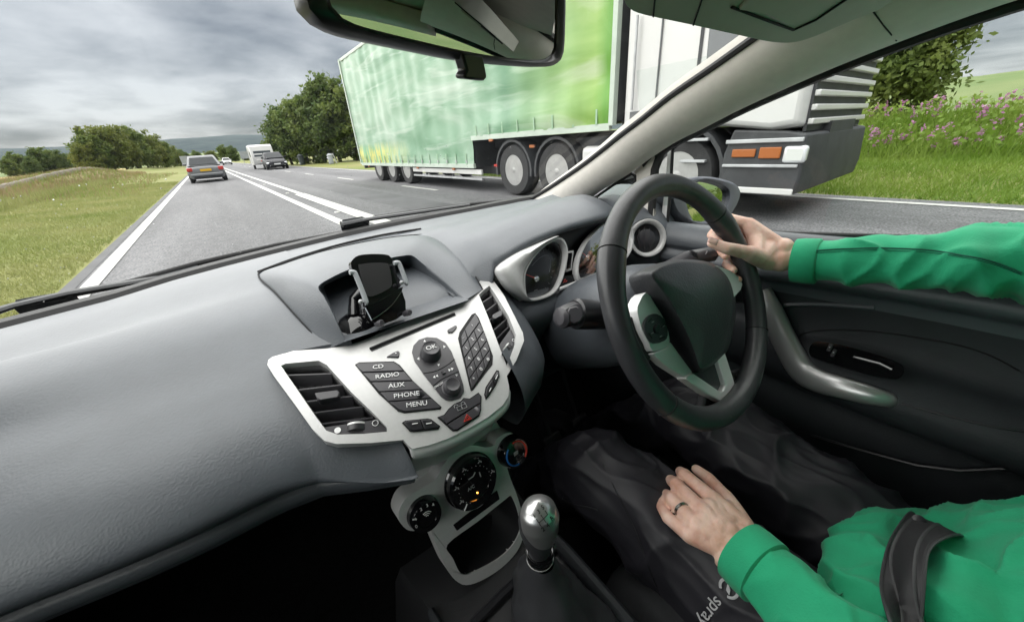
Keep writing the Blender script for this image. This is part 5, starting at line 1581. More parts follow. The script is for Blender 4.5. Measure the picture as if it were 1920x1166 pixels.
# ------------------------------------------------------------------ steering column and stalks
col_ = thing('steering_column', 'dark grey steering column shroud between the wheel and the instruments', 'steering column', (.351, .36, .84))
cdir = WN
c0 = WC - WN * .075
rows = []
for off, rx, ry, dz in ((-.05, .045, .045, 0), (-.065, .072, .068, -.003), (-.11, .085, .080, -.005), (-.17, .09, .085, -.006), (-.26, .09, .085, -.006)):
    c = WC + WN * off + V((0, 0, dz))
    rows.append([c + WX * rx * math.copysign(abs(math.cos(R(t))) ** .7, math.cos(R(t))) + WY * ry * math.copysign(abs(math.sin(R(t))) ** .7, math.sin(R(t))) for t in range(0, 360, 12)])
g = G(); g.loft(rows, cu=True, cap=True); g.obj('shroud', 'dash', col_, sharp=60)
g = G(); g.tube([WC - WN * .26, WC - WN * .42], [.09, .1], 20); g.obj('lower_cover', 'dash_dark', col_)
st = thing('indicator_stalk', 'short dark grey stalk with a ringed end to the near side of the steering wheel', 'stalk', (.30, .33, .86))
a_ = ax(1132, 592, .262); b_ = ax(1080, 588, .215); c_ = ax(1052, 596, .178)
dr = (c_ - a_).normalized()
G().tube([a_, a_.lerp(b_, .6), b_, b_ + dr * .004], [.021, .023, .0235, .020], 22).obj('base', 'plastic_satin', st)
G().tube([b_ + dr * .003, b_ + dr * .010, b_.lerp(c_, .85), c_, c_ + dr * .003], [.0185, .0175, .0165, .0150, .010], 10).obj('knob', 'button', st, sharp=30)
q = ax(1078, 590, .19)
vd = (CAM - q).normalized()
G().lathe([(.0125, -.006), (.0125, .0015), (.0105, .003), (.001, .0032)], q, vd, 8).obj('ring_switch', 'button', st, sharp=30)
for dx, dy in ((-12, -4), (8, 6)):
    p = ax(1062 + dx, 588 + dy, .186); G().tube([p - V((.001, 0, .002)), p + V((.001, 0, .002))], .0005, 4).obj('symbol', 'print_grey', st)
st2 = thing('wiper_stalk', 'dark grey wiper stalk pointing to the door above the airbag cover', 'stalk', (.42, .33, .93))
pts = [ax(1240, 505, .43), ax(1290, 484, .47), ax(1335, 476, .505)]
G().tube([pts[0].lerp(pts[1], .0), pts[1], pts[2], pts[2] + (pts[2] - pts[1]).normalized() * .006], [.010, .015, .0155, .010], 14, sy=.62, up=(0, -.5, .86)).obj('lever', 'button', st2, sharp=40)
q = ax(1300, 479, .478); vd = (CAM - q).normalized()
G().lathe([(.0075, -.003), (.0075, .003), (.006, .004), (.001, .004)], q + vd * .006, vd, 12, sx=1.4, sy=.8).obj('thumb_wheel', 'plastic_satin', st2)
for k in range(-2, 3):
    p = ax(1300 + k * 3, 479 - k * 1, .478) + vd * .0105; G().tube([p - V((0, 0, .004)), p + V((0, 0, .004))], .0005, 4).obj('rib', 'seam', st2)
p = ax(1325, 474, .497); vd = (CAM - p).normalized(); G().tube([p + vd * .0105 + V((-.003, 0, -.002)), p + vd * .0105 + V((.001, 0, .003)), p + vd * .0105 + V((.004, 0, -.002))], .0006, 4).obj('symbol', 'print_grey', st2)

# ================================================================== centre console and gear lever
con = thing('centre_console', 'dark grained plastic tunnel console below the climate panel', 'console', (0, .2, .45))
def conz(y): return interp([-.5, -.1, .1, .2, .28, .34, .40], [.49, .515, .540, .548, .556, .560, .565], y)
g = G(); rows = []
for y in [-.5, -.3, -.1, 0, .06, .1, .14, .18, .22, .26, .30, .34, .38]:
    z = conz(y); w = interp([-.5, .1, .3, .38], [.10, .105, .110, .12], y)
    rows.append([V((-w - .06, y, z - .30)), V((-w - .02, y, z - .12)), V((-w, y, z - .02)), V((-w + .012, y, z)), V((-w + .05, y, z - .003)), V((0, y, z - .004)), V((w - .05, y, z - .003)), V((w - .012, y, z)), V((w, y, z - .02)), V((w + .02, y, z - .12)), V((w + .06, y, z - .30))])
g.loft(rows); g.obj('tunnel', 'plastic_black', con, sharp=40)
# raised edge beside the driver
for s in (1, -1):
    g = G(); g.tube([V((s * .098, y, conz(y) + .006)) for y in (-.3, -.1, .05, .15, .24, .30)], [.012] * 5 + [.006], 10, sx=.9); g.obj('side_rail', 'dash_dark', con)
lever = thing('gear_lever', 'gear lever with silver topped knob and black leather gaiter', 'gear lever', (.02, .2, .56))
kc = ax(1012, 985, .012)                      # middle of the knob's face
KN = (V((-.25, -.62, .75))).normalized()        # its face looks up and back
ka = V((.10, .42, .90)).normalized()          # lever leans forward
def kring(c, r, n=28, s1=1.0, s2=1.0):
    x = KN.cross(V((1, 0, 0))).normalized()
    return None
# knob: egg with the big end up, silver cap on the face turned to the driver
kx = V((1, 0, 0)); ky = kx.cross(KN).normalized()
kbase = ax(1012, 1034, .012)
axis = (ax(1008, 950, .012) - ax(1012, 1050, .012)).normalized()
side = axis.cross(V((0, 1, 0))).normalized(); fwd = side.cross(axis).normalized()
def egg(h0, h1, r_fn, n=28, m=16, scale=1.0, off=V((0, 0, 0))):
    rows = []
    for j in range(m + 1):
        t = j / m; h = lerp(h0, h1, t); r = r_fn(t) * scale
        rows.append([kbase + off + axis * h + side * r * math.cos(2 * math.pi * k / n) + fwd * r * .92 * math.sin(2 * math.pi * k / n) for k in range(n)])
    return rows
Hk = (ax(1008, 940, .012) - kbase).length
rf = lambda t: interp([0, .08, .25, .5, .7, .85, .94, 1], [.0125, .0138, .0168, .0215, .0224, .0188, .0125, .0004], t)
g = G(); g.loft(egg(0, Hk, rf), cu=True, cap=True); kn = g.obj('knob', 'leather_smooth', lever, sharp=80)
vdir = (CAM + V((.15, -.1, .05)) - kc).normalized()
# silver cap: the part of a slightly larger egg that faces up and back
cen_k = kbase + axis * Hk * .55
g = G(); g.loft(egg(0, Hk * 1.006, rf, 64, 40, 1.035), cu=True, cap=True); o = g.obj('knob_cap', 'knob_silver', lever, sharp=80)
cdir_ = V((.22, -.78, .58)).normalized()
bm = bmesh.new(); bm.from_mesh(o.data)
bmesh.ops.bisect_plane(bm, geom=bm.verts[:] + bm.edges[:] + bm.faces[:], plane_co=cen_k + cdir_ * .004, plane_no=cdir_, clear_inner=True)
bmesh.ops.bisect_plane(bm, geom=bm.verts[:] + bm.edges[:] + bm.faces[:], plane_co=kbase + axis * Hk * .16, plane_no=axis, clear_inner=True)
bm.to_mesh(o.data); bm.free()
# shift pattern on the cap
kbv = BVHTree.FromPolygons([v.co.copy() for v in o.data.vertices], [tuple(p.vertices) for p in o.data.polygons])
h0 = kbv.ray_cast(CAM, ray(1019, 972))
k0, vdir = h0[0], h0[1].normalized()
if vdir.dot(CAM - k0) < 0: vdir = -vdir
ex = ad(1034, 962, (k0 - CAM).dot(MC.col[2])) - ad(1008, 980, (k0 - CAM).dot(MC.col[2])); ex = (ex - vdir * ex.dot(vdir)).normalized(); ey = vdir.cross(ex).normalized()
def kp(a, b):
    q = k0 + vdir * .04 + ex * a + ey * b
    h = kbv.ray_cast(q, -vdir)
    return (h[0] if h[0] is not None else k0 + ex * a + ey * b) + vdir * .0004
for a in (-.006, 0.0, .006):
    b0, b1 = (-.0045, .0045)
    if a > .005: b0 = 0
    G().tube([kp(a, b0), kp(a, b1)], .0004, 5).obj('shift_line', 'print_black', kn)
G().tube([kp(-.006, 0), kp(.0, 0), kp(.006, 0)], .0004, 5).obj('shift_line', 'print_black', kn)
for ch, a, b in (('1', -.006, .0078), ('3', 0, .0078), ('5', .006, .0078), ('2', -.006, -.0078), ('4', 0, -.0078), ('R', .0075, -.0062)):
    text(ch, 'lettering', .0062, kp(a, b) + vdir * .0005, ex, ey, 'print_black', kn, depth=.0003)
G().tube([kbase - axis * .012, kbase - axis * .004, kbase + axis * .003], [.0150, .0160, .0150], 22).obj('collar', 'gloss_black', lever)
G().tube([kbase - axis * .0105, kbase - axis * .0095], .0158, 22).obj('collar_ring', 'silver_dark', lever)
# leather gaiter, gathered folds
gb = V((.015, .155, conz(.155) + .004)); rows = []
for j in range(22):
    t = j / 21
    c = (kbase - axis * .010).lerp(gb, t) + V((0, .012 * math.sin(math.pi * t), 0))
    r = interp([0, .15, .4, .7, .9, 1], [.0150, .021, .034, .050, .062, .066], t)
    row = []
    for k in range(40):
        a = 2 * math.pi * k / 40
        fold = 1 + .10 * sm(.15, .8, t) * math.sin(4 * a + 1.0 + 1.2 * t) + .05 * math.sin(7 * a + 5 * t) * t + .03 * math.sin(16 * t + 2 * a)
        sq = 1 + .20 * t * (abs(math.cos(a)) ** 4 + abs(math.sin(a)) ** 4 - .6)
        row.append(c + V((math.cos(a) * r * fold * sq, math.sin(a) * r * 1.25 * fold * sq, 0)))
    rows.append(row)
g = G(); g.loft(rows, cu=True); g.obj('gaiter', 'leather_smooth', lever, sharp=80)
fr = [V((.015 + a * .078, .155 + b * .098, 0)) for a, b in ((-1, -.8), (-.8, -1), (.8, -1), (1, -.8), (1, .8), (.8, 1), (-.8, 1), (-1, .8))]
fr = [V((p.x, p.y, conz(p.y) + .006)) for p in crom(fr, 3, closed=True)]
G().tube(fr, .006, 8, closed=True).obj('gaiter_frame', 'plastic_satin', lever)
# ================================================================== body shell round the cabin
body = thing('car_body', 'white car body round the cabin with raked windscreen and pale pillar trim', 'car', (0, -.4, .2))
def ws_pt(u, v):
    """u -1..1 across, v 0..1 from scuttle to header"""
    x = u * lerp(.60, .50, v)
    y = lerp(yc(u * .60) + .035, .235 + .065 * (1 - u * u), v)
    z = lerp(zc(u * .60) - .002, 1.238 + .045 * (1 - u * u), v) + .030 * math.sin(math.pi * v) * (1 - .6 * u * u)
    return V((x, y + .02 * math.sin(math.pi * v), z))
g = G(); g.loft([[ws_pt(-1 + 2 * i / 24, j / 14) for i in range(25)] for j in range(15)]); g.obj('windscreen', 'windscreen_glass', body, sharp=180)
# rain specks on the glass
rnd = random.Random(5); g = G()
for k in range(260):
    u, v = rnd.uniform(-1, 1), rnd.uniform(.03, .45) ; p = ws_pt(u, v) + V((0, .003, .002)); r = rnd.choice((.0004, .0005, .0006, .0007, .0009))
    n_ = (ws_pt(u + .01, v) - ws_pt(u, v)).cross(ws_pt(u, v + .01) - ws_pt(u, v)).normalized()
    g.ball(p, (r, r * rnd.uniform(1, 1.6), r * .5), 8, 4, rot=n_.to_track_quat('Z', 'Y').to_matrix())
o = g.obj('rain_specks', 'water_drop', body); o['kind'] = 'stuff'
# pillar trims
E1p = [(996, 376, .548), (1030, 356, .544), (1090, 316, .538), (1135, 282, .532), (1165, 258, .528), (1210, 224, .522), (1260, 184, .514), (1340, 130, .500), (1420, 74, .486), (1540, -10, .462), (1640, -80, .44), (1900, -230, .40)]
E2p = [(1086, 388, .578), (1116, 366, .590), (1150, 343, .597), (1186, 321, .603), (1225, 292, .610), (1270, 262, .610), (1320, 238, .606), (1400, 197, .600), (1540, 135, .586), (1700, 72, .570), (1900, 2, .55), (2200, -90, .545)]
E1 = crom([ax(*p) for p in E1p], 4); E2 = crom([ax(*p) for p in E2p], 4)
def pillar(sgn):
    rows = []
    for f, l in ((-.06, -.02), (0, 0), (.08, .010), (.25, .020), (.5, .024), (.75, .020), (.92, .010), (1, 0), (1.04, -.02)):
        row = []
        for a, b in zip(E1, E2):
            w = (b - a); n_ = w.cross(V((0, 1, -.45))).normalized()
            if n_.x > 0: n_ = -n_
            p = a.lerp(b, f) + n_ * l; row.append(V((p.x * sgn, p.y, p.z)))
        rows.append(row)
    g = G(); g.loft(rows); return g.obj('pillar_trim', 'trim_beige', body, sharp=80)
pil = pillar(1); pillar(-1)
pil_bv = BVHTree.FromPolygons([v.co.copy() for v in pil.data.vertices], [tuple(p.vertices) for p in pil.data.polygons])
for s in (1, -1):
    G().tube([V((p.x * s, p.y + .004, p.z + .003)) for p in E1], .0055, 8).obj('windscreen_seal', 'rubber_seal', body)
    G().tube([V(((p.x + .004) * s, p.y, p.z - .004)) for p in E2[14:]] + [V(((.548 + .004) * s, y, 1.225 + (0.0 - y) * .07)) for y in (-.1, -.4, -.8)], .0075, 8).obj('door_seal', 'rubber_seal', body)
# quarter light
def xpl(pts, x, name, m, parent, thick=.004, n=(-1, 0, 0), bevel=0):
    return G().prism([ax(a, b, x) for a, b in pts], n, thick).obj(name, m, parent, bevel=bevel)
xpl([(1112, 400), (1116, 370), (1185, 326), (1192, 331), (1188, 400)], .612, 'quarter_window', 'side_glass', body)
G().tube([ax(a, b, .606) for a, b in ((1113, 392), (1117, 370), (1150, 347), (1184, 326), (1191, 330), (1191, 345), (1189, 395))], .0035, 6).obj('quarter_seal', 'rubber_seal', body)
xpl([(1060, 420), (1084, 386), (1118, 366), (1113, 396), (1112, 430)], .598, 'quarter_trim', 'trim_beige', body, .01)
xpl([(1192, 330), (1187, 322), (1228, 290), (1224, 440), (1186, 430), (1190, 384)], .606, 'quarter_trim', 'trim_beige', body, .012, bevel=.003)
G().tube([ax(a, b, .612) for a, b in ((1219, 440), (1223, 380), (1228, 318), (1240, 286), (1262, 268))], .009, 8).obj('door_seal', 'rubber_seal', body)
# roof lining
g = G(); rows = []
for y in (.235, .20, .12, 0, -.2, -.45, -.8, -1.2, -1.6, -1.9):
    zr = interp([-1.9, -1.4, -.8, -.3, .1, .235], [1.20, 1.32, 1.37, 1.36, 1.31, 1.275], y)
    ze = interp([-1.9, -1.4, -.8, -.3, .1, .235], [1.12, 1.21, 1.27, 1.27, 1.245, 1.238], y)
    wv = interp([-1.9, -.8, .1, .235], [.48, .53, .515, .50], y)
    rows.append([V((u * wv, y + (.065 * (1 - u * u) if y > .2 else (.03 * (1 - u * u) if y > .19 else 0)), lerp(zr, ze, abs(u) ** 2.5))) for u in [-1 + 2 * k / 20 for k in range(21)]])
    rows[-1] = [V((-wv - .045, y, ze - .012))] + rows[-1] + [V((wv + .045, y, ze - .012))]
g.loft(rows); g.obj('roof_lining', 'headliner', body, sharp=80)
g = G(); g.loft([[p + V((0, .0, .035)) for p in r_] for r_ in rows]); g.obj('roof_skin', 'body_white', body, sharp=80)
for s in (1, -1):           # rails between roof and side glass, and pillars behind the doors
    rr = [V((s * wv, y, z)) for wv, y, z in ((.515, -.01, 1.250), (.53, -.3, 1.27), (.53, -.8, 1.272), (.5, -1.4, 1.21), (.48, -1.9, 1.12))]
    low = [V((s * x, y, z)) for x, y, z in ((.553, -.01, 1.226), (.560, -.12, 1.232), (.565, -.3, 1.235), (.565, -.8, 1.22), (.55, -1.4, 1.15), (.52, -1.9, 1.05))]
    g = G(); A, B = resample(crom(rr, 4), 24), resample(crom(low, 4), 24)
    g.loft([A, [a.lerp(b, .5) + V((-s * .015, 0, -.005)) for a, b in zip(A, B)], B]); g.obj('roof_rail', 'headliner', body, sharp=80, solid=.01)
    g = G(); g.tube([V((s * .56, -.62, 1.22)), V((s * .61, -.58, .95)), V((s * .66, -.55, .4))], [.05, .06, .08], 10, sy=.5); g.obj('centre_pillar', 'trim_beige', body)
    g = G(); g.loft([[V((s * .62, -.6, .95)), V((s * .62, -1.95, .95))], [V((s * .68, -.6, .6)), V((s * .66, -1.95, .6))], [V((s * .66, -.6, .25)), V((s * .62, -1.95, .25))]]); g.obj('rear_side_panel', 'plastic_black', body)
    G().tube([V((s * .60, -1.25, .95)), V((s * .5, -1.5, 1.16))], [.07, .09], 10).obj('rear_pillar', 'trim_beige', body)
    G().tube([V((s * .53, -.28, 1.235)), V((s * .50, -.30, 1.21)), V((s * .50, -.44, 1.21)), V((s * .53, -.46, 1.235))], .012, 10).obj('grab_handle', 'visor_vinyl', body)
g = G(); g.loft([[V((-.6, -1.95, .2)), V((.6, -1.95, .2))], [V((-.6, -1.98, .92)), V((.6, -1.98, .92))]]); g.obj('tailgate', 'plastic_black', body)
G().loft([[V((-.5, -1.97, .92)), V((.5, -1.97, .92))], [V((-.44, -1.9, 1.17)), V((.44, -1.9, 1.17))]]).obj('rear_window', 'side_glass', body)
g = G(); g.loft([[V((x, y, .235)) for x in (-.72, -.3, 0, .3, .72)] for y in (-2.0, -1, -.3, .3, .62)]); g.loft([[V((x, .62, .235)) for x in (-.72, 0, .72)], [V((x, .78, .42)) for x in (-.72, 0, .72)], [V((x, .84, .9)) for x in (-.72, 0, .72)]])
g.obj('floor_carpet', 'carpet', body)
# white bonnet beyond the scuttle
g = G(); rows = []
for j, (dy, dz) in enumerate(((.105, -.04), (.11, -.024), (.13, -.024), (.3, -.07), (.6, -.15), (.85, -.26), (.95, -.45))):
    rows.append([V((x * (1 - .1 * dy), yc(x) + dy, zc(x) + dz - .10 * abs(x) ** 3)) for x in [-.78 + 1.56 * k / 24 for k in range(25)]])
g.loft(rows); g.obj('bonnet', 'body_white', body, sharp=60)
# rear seat and front seats
def seat(x, label, name='front_seat'):
    t = thing(name, label, 'seat', (x, -.3, .25))
    g = G(); rows = []
    for y, zt, w in ((.165, .40, .20), (.155, .445, .225), (.12, .468, .235), (.03, .472, .24), (-.12, .450, .24), (-.26, .44, .235)):
        rows.append([V((x + u * w, y, (zt + .045 * abs(u) ** 3) if abs(u) < .99 else zt - .12)) for u in (-1, -.98, -.8, -.5, 0, .5, .8, .98, 1)])
    g.loft(rows); g.obj('cushion', 'seat_cloth', t, sub=1, solid=.05)
    g = G(); rows = []
    for k in range(9):
        f_ = k / 8; z = .44 + .60 * f_; y = -.26 - .22 * f_; w = lerp(.24, .20, f_)
        rows.append([V((x + u * w, y + .05 * (abs(u) ** 3), z)) for u in (-1, -.8, -.4, 0, .4, .8, 1)])
    g.loft(rows); g.obj('backrest', 'seat_cloth', t, sub=1, solid=.09)
    G().box((x, -.53, 1.12), (.24, .09, .16)).obj('headrest', 'seat_cloth', t, bevel=.04)
    for s in (-1, 1): G().tube([(x + s * .05, -.50, 1.0), (x + s * .05, -.52, 1.1)], .006, 8).obj('headrest_post', 'chrome', t)
    return t
seat(.36, 'black cloth driver seat under the person in green')
seat(-.40, 'black cloth passenger seat beside the gear lever')
t = thing('rear_seat', 'black cloth rear bench seat behind the front seats', 'seat', (0, -1.2, .25))
G().box((0, -1.15, .42), (1.2, .5, .16)).obj('cushion', 'seat_cloth', t, bevel=.05)
G().box((0, -1.45, .72), (1.2, .14, .55), rot=Matrix.Rotation(R(14), 3, 'X')).obj('backrest', 'seat_cloth', t, bevel=.05)

# ------------------------------------------------------------------ wipers lying at the foot of the glass
def wiper(path, blade, label, head):
    t = thing('windscreen_wiper', label, 'wiper', path[0])
    G().tube(path, [.012] + [.008] * (len(path) - 2) + [.006], 8, sx=1.2, sy=.6).obj('arm', 'wiper_black', t, bevel=.0)
    G().tube(blade, .0040, 8, sy=1.3).obj('blade', 'rubber_seal', t)
    G().prism(head, (0, -.4, .9), .016).obj('pivot_cap', 'wiper_black', t, bevel=.003)
    return t
wiper([ay(-60, 600, .885), ay(30, 572, .89), ay(130, 549, .893), ay(300, 521, .90), ay(372, 500, .905)], [ay(60, 566, .90), ay(215, 537, .905), ay(370, 494, .91), ay(520, 460, .91), ay(640, 437, .905)], 'black windscreen wiper at the passenger end of the scuttle', [ay(24, 578, .89), ay(28, 562, .895), ay(60, 556, .90), ay(130, 545, .905), ay(142, 552, .90), ay(120, 562, .895)])
wiper([ay(640, 421, .905), ay(692, 411, .905), ay(790, 397, .895), ay(880, 384, .88)], [ay(700, 409, .91), ay(800, 394, .90), ay(880, 384, .885), ay(1000, 372, .84)], 'black windscreen wiper in front of the driver below the lorry', [ay(638, 424, .90), ay(640, 412, .905), ay(680, 405, .91), ay(693, 410, .905), ay(690, 418, .90)])

# ------------------------------------------------------------------ interior mirror
MN = V((.30, -.945, -.13)).normalized(); MP = V((.03, .272, 1.21))
rm = thing('interior_mirror', 'black framed interior rear-view mirror hanging at the top of the windscreen', 'mirror', (.03, .28, 1.22))
hpx = [(571, -20), (576, 8), (588, 28), (608, 46), (645, 64), (700, 78), (790, 97), (870, 113), (960, 123), (1022, 126), (1046, 118), (1057, 98), (1060, 40), (1060, -20), (1050, -70), (1000, -100), (850, -110), (700, -95), (600, -60)]
gpx = [(612, -20), (620, 8), (632, 26), (656, 42), (700, 56), (790, 78), (870, 96), (950, 109), (1014, 113), (1036, 104), (1043, 88), (1045, 40), (1045, -20), (1035, -60), (990, -86), (850, -96), (710, -80), (630, -48)]
HP = resample(crom([ap(x, y, MP, MN) for x, y in hpx], 4, closed=True) + [ap(*hpx[0], MP, MN)], 81)[:-1]
GPn = resample(crom([ap(x, y, MP, MN) for x, y in gpx], 4, closed=True) + [ap(*gpx[0], MP, MN)], 81)[:-1]
hcn = sum(HP, V((0, 0, 0))) / len(HP)
def hh(k, off): return [hcn + (p - hcn) * k + MN * off for p in HP]
g = G(); g.loft([[p - MN * .003 for p in GPn], GPn, [a.lerp(b, .4) + MN * .003 for a, b in zip(GPn, HP)], hh(1, 0), hh(1.0, -.012), hh(.93, -.024), hh(.6, -.032), hh(.05, -.034)], cu=True, cap=True)
g.obj('housing', 'plastic_satin', rm, sharp=60, fixn=True)
G().prism([p - MN * .0015 for p in GPn], MN, .001).obj('mirror_glass', 'mirror', rm, smooth=False)
tp = [(866, 100), (906, 106), (911, 130), (914, 146), (908, 152), (874, 148), (870, 142), (876, 132)]
G().prism([ap(x, y, MP + MN * .004, MN) for x, y in tp], MN, .010).obj('dip_tab', 'plastic_satin', rm, bevel=.0015)
G().tube([hcn - MN * .03, hcn + V((0, .035, .04)), V((.0, .31, 1.285))], [.012, .010, .014], 10).obj('stem', 'plastic_black', rm)

# ------------------------------------------------------------------ sun visor
vs = thing('sun_visor', 'grey sun visor with vanity mirror flap folded up above the driver', 'sun visor', (.35, .18, 1.23))
VP_ = V((.40, .20, 1.209)); VN_ = V((-.10, -.42, -.90)).normalized()
vpx = [(1166, -30), (1170, 0), (1182, 18), (1210, 29), (1290, 46), (1400, 70), (1450, 80), (1490, 80), (1530, 68), (1600, 38), (1660, 12), (1690, -30), (1600, -160), (1250, -120)]
Vp = [ap(x, y, VP_, VN_) for x, y in vpx]
G().prism(crom(Vp, 3, closed=True), VN_, .016).obj('panel', 'visor_vinyl', vs, bevel=.006, bseg=3)
fpx = [(1385, 20), (1400, 4), (1440, -30), (1640, -60), (1600, -20), (1515, 38), (1490, 50), (1470, 48), (1430, 28)]
fl_ = G().prism([ap(x, y, VP_ + VN_ * .003, VN_) for x, y in fpx], VN_, .006).obj('mirror_flap', 'visor_vinyl', vs, bevel=.002)
G().tube([ap(x, y, VP_ + VN_ * .001, VN_) for x, y in ((1372, 14), (1425, 34), (1488, 57), (1530, 38), (1610, -16))], .0012, 6).obj('flap_seam', 'seam', vs)
for a, b in (((1225, 32), (1232, -40)), ((1300, 48), (1330, -40))):
    G().tube([ap(*a, VP_ + VN_ * .0005, VN_), ap(*b, VP_ + VN_ * .0005, VN_)], .0008, 5).obj('panel_seam', 'seam', vs)
_q = [pil_bv.ray_cast(CAM, ray(x, y)) for x, y in ((1634, 18), (1646, 34), (1658, 50), (1670, 64), (1681, 77))]
_q = [h[0] + (CAM - h[0]).normalized() * .0005 for h in _q if h[0] is not None]
if len(_q) > 1: G().tube(_q, .0008, 6).obj('trim_seam', 'seam', body)

# ================================================================== driver's door
door = thing('driver_door', 'driver door with dark lining, grey top roll and long silver pull handle', 'car door', (.64, 0, .3))
ys = [.95, .75, .60, .52, .46, .40, .34, .28, .22, .16, .10, .04, -.02, -.10, -.20, -.35, -.55]
def door_prof(y):
    tilt = -.000
    up = .022 * sm(.45, -.1, y)       # the lining climbs slightly to the rear
    pts = [(.665, .932), (.645, .937), (.630, .930), (.617, .912), (.614, .895), (.620, .884), (.612, .872), (.612, .858), (.628, .846), (.648, .838), (.652, .815)]
    return [V((x, y, z + up * 1.0)) for x, z in pts]
g = G(); g.loft([crom(door_prof(y), 4) for y in ys]); g.obj('top_roll', 'dash', door, sharp=50)
def low_prof(y):
    up = .022 * sm(.45, -.1, y)
    b = sm(.24, .06, y) * 1.0            # arm rest swells towards the rear
    pts = [(.652, .825 + up), (.650, .79 + up * .6), (.648 - .010 * b, .765), (.640 - .030 * b, .75), (.634 - .048 * b, .725), (.632 - .052 * b, .70), (.634 - .044 * b, .675), (.640 - .020 * b, .655), (.645, .64), (.640, .60), (.632, .52), (.628, .46), (.640, .40), (.65, .30), (.66, .20)]
    return crom([V((x, y, z)) for x, z in pts], 4)
g = G(); g.loft([low_prof(y) for y in ys]); lin = g.obj('lining', 'dash_dark', door, sharp=60)
lin_bv = BVHTree.FromPolygons([v.co.copy() for v in lin.data.vertices], [tuple(p.vertices) for p in lin.data.polygons])
def on_lining(pxs, r, nm, m):
    P = [lin_bv.ray_cast(CAM, ray(*q)) for q in pxs]; P = [h[0] + (CAM - h[0]).normalized() * .0006 for h in P if h[0] is not None]
    if len(P) > 1: G().tube(crom(P, 4), r, 6).obj(nm, m, door)
on_lining([(1500, 668), (1495, 640), (1510, 624), (1560, 618), (1640, 622), (1720, 633), (1800, 648), (1860, 668), (1910, 695)], .0012, 'pad_seam', 'seam')
on_lining([(1690, 757), (1760, 775), (1850, 797), (1930, 810)], .0016, 'lining_joint', 'plastic_satin')
on_lining([(1462, 572), (1540, 571), (1640, 578), (1760, 593), (1920, 616)], .0045, 'lining_ridge', 'dash')
G().tube([ax(x, y, .628) for x, y in ((1520, 815), (1620, 845), (1720, 872), (1800, 882), (1920, 876))], .0025, 6).obj('pocket_edge', 'plastic_satin', door)
# silver pull handle: a flattened bent bar
hp_ = [(1429, 545, .640), (1446, 585, .628), (1472, 640, .612), (1500, 690, .592), (1530, 712, .580), (1580, 727, .574), (1640, 743, .576), (1683, 754, .588)]
hpt = crom([ax(*p) for p in hp_], 5)
rad = [interp([0, .15, .5, .8, .95, 1], [.016, .021, .022, .017, .012, .004], k / (len(hpt) - 1)) for k in range(len(hpt))]
g = G(); g.tube(hpt, rad, 16, up=(-1, 0, .35), sx=1.0, sy=.62); g.obj('pull_handle', mat('handle_silver', (.5, .5, .5), .3, metal=.7), door, sharp=70)
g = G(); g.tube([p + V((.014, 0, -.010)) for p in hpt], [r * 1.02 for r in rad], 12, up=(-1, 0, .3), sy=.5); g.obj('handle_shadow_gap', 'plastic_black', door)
# window switches in their recess
sw_px = [(1517, 655), (1522, 645), (1536, 640), (1570, 645), (1640, 663), (1685, 680), (1695, 692), (1690, 705), (1672, 710), (1620, 700), (1530, 672), (1519, 665)]
q = [ax(x, y, .590) for x, y in sw_px]
sn = V((-.80, 0, .6)).normalized()
swp = G().prism(crom([p - V((.0, 0, 0)) for p in q], 3, closed=True), sn, .010).obj('switch_panel', 'gloss_black', door, bevel=.002)
for x, y in ((1556, 652), (1563, 662)):
    p = ax(x, y, .588); G().box(p, (.006, .014, .006), rot=sn.to_track_quat('Z', 'Y').to_matrix()).obj('window_switch', 'plastic_satin', swp, bevel=.001)
    G().ball(p + sn * .004, .0013, 8, 5).obj('switch_symbol', 'print_grey', swp)
G().tube([ax(x, y, .586) for x, y in ((1600, 668), (1650, 681), (1672, 692))], .003, 8).obj('grip_edge', 'gloss_black', swp)
# inner release in its dish by the hand
G().prism(crom([ax(x, y, .622) for x, y in ((1418, 505), (1430, 520), (1478, 524), (1490, 515), (1486, 500), (1440, 495))], 2, closed=True), (-1, 0, .1), .01).obj('release_dish', 'plastic_satin', door, bevel=.002)
G().tube([ax(x, y, .616) for x, y in ((1422, 513), (1450, 517), (1484, 512))], .0025, 6).obj('release_lever', 'chrome', door)
# window glass and frame
g = G(); g.loft([[V((lerp(.655, .565, v) , lerp(.50, -.58, u), lerp(.92, 1.235, v))) for u in [k / 12 for k in range(13)]] for v in [k / 6 for k in range(7)]]); g.obj('side_window', 'side_glass', door, sharp=180)
G().tube([ax(x, y, .645) for x, y in ((1248, 429), (1350, 432), (1500, 438), (1700, 444), (1930, 447))], .0035, 8).obj('window_weatherstrip', 'rubber_seal', door)
G().prism([ax(x, y, .640) for x, y in ((1238, 424), (1248, 340), (1252, 284), (1258, 284), (1256, 340), (1250, 424))], (-1, 0, 0), .01).obj('frame_paint', 'body_white', door)
G().tube([ax(x, y, .642) for x, y in ((1251, 426), (1258, 340), (1261, 282), (1275, 266))], .0035, 8).obj('glass_channel', 'rubber_seal', door)
# left door, plain
ld = thing('passenger_door', 'dark lined passenger door opposite the driver', 'car door', (-.65, 0, .3))
g = G(); g.loft([crom([V((-x, y, z)) for x, z in ((.66, .93), (.63, .925), (.615, .90), (.63, .86), (.65, .80), (.60, .72), (.61, .66), (.64, .6), (.63, .45), (.65, .2))], 3) for y in ys]); g.obj('lining', 'dash_dark', ld, sharp=60)
g = G(); g.loft([[V((-lerp(.655, .565, v), lerp(.50, -.58, u), lerp(.92, 1.235, v))) for u in [k / 12 for k in range(13)]] for v in [k / 6 for k in range(7)]]); g.obj('side_window', 'side_glass', ld, sharp=180)

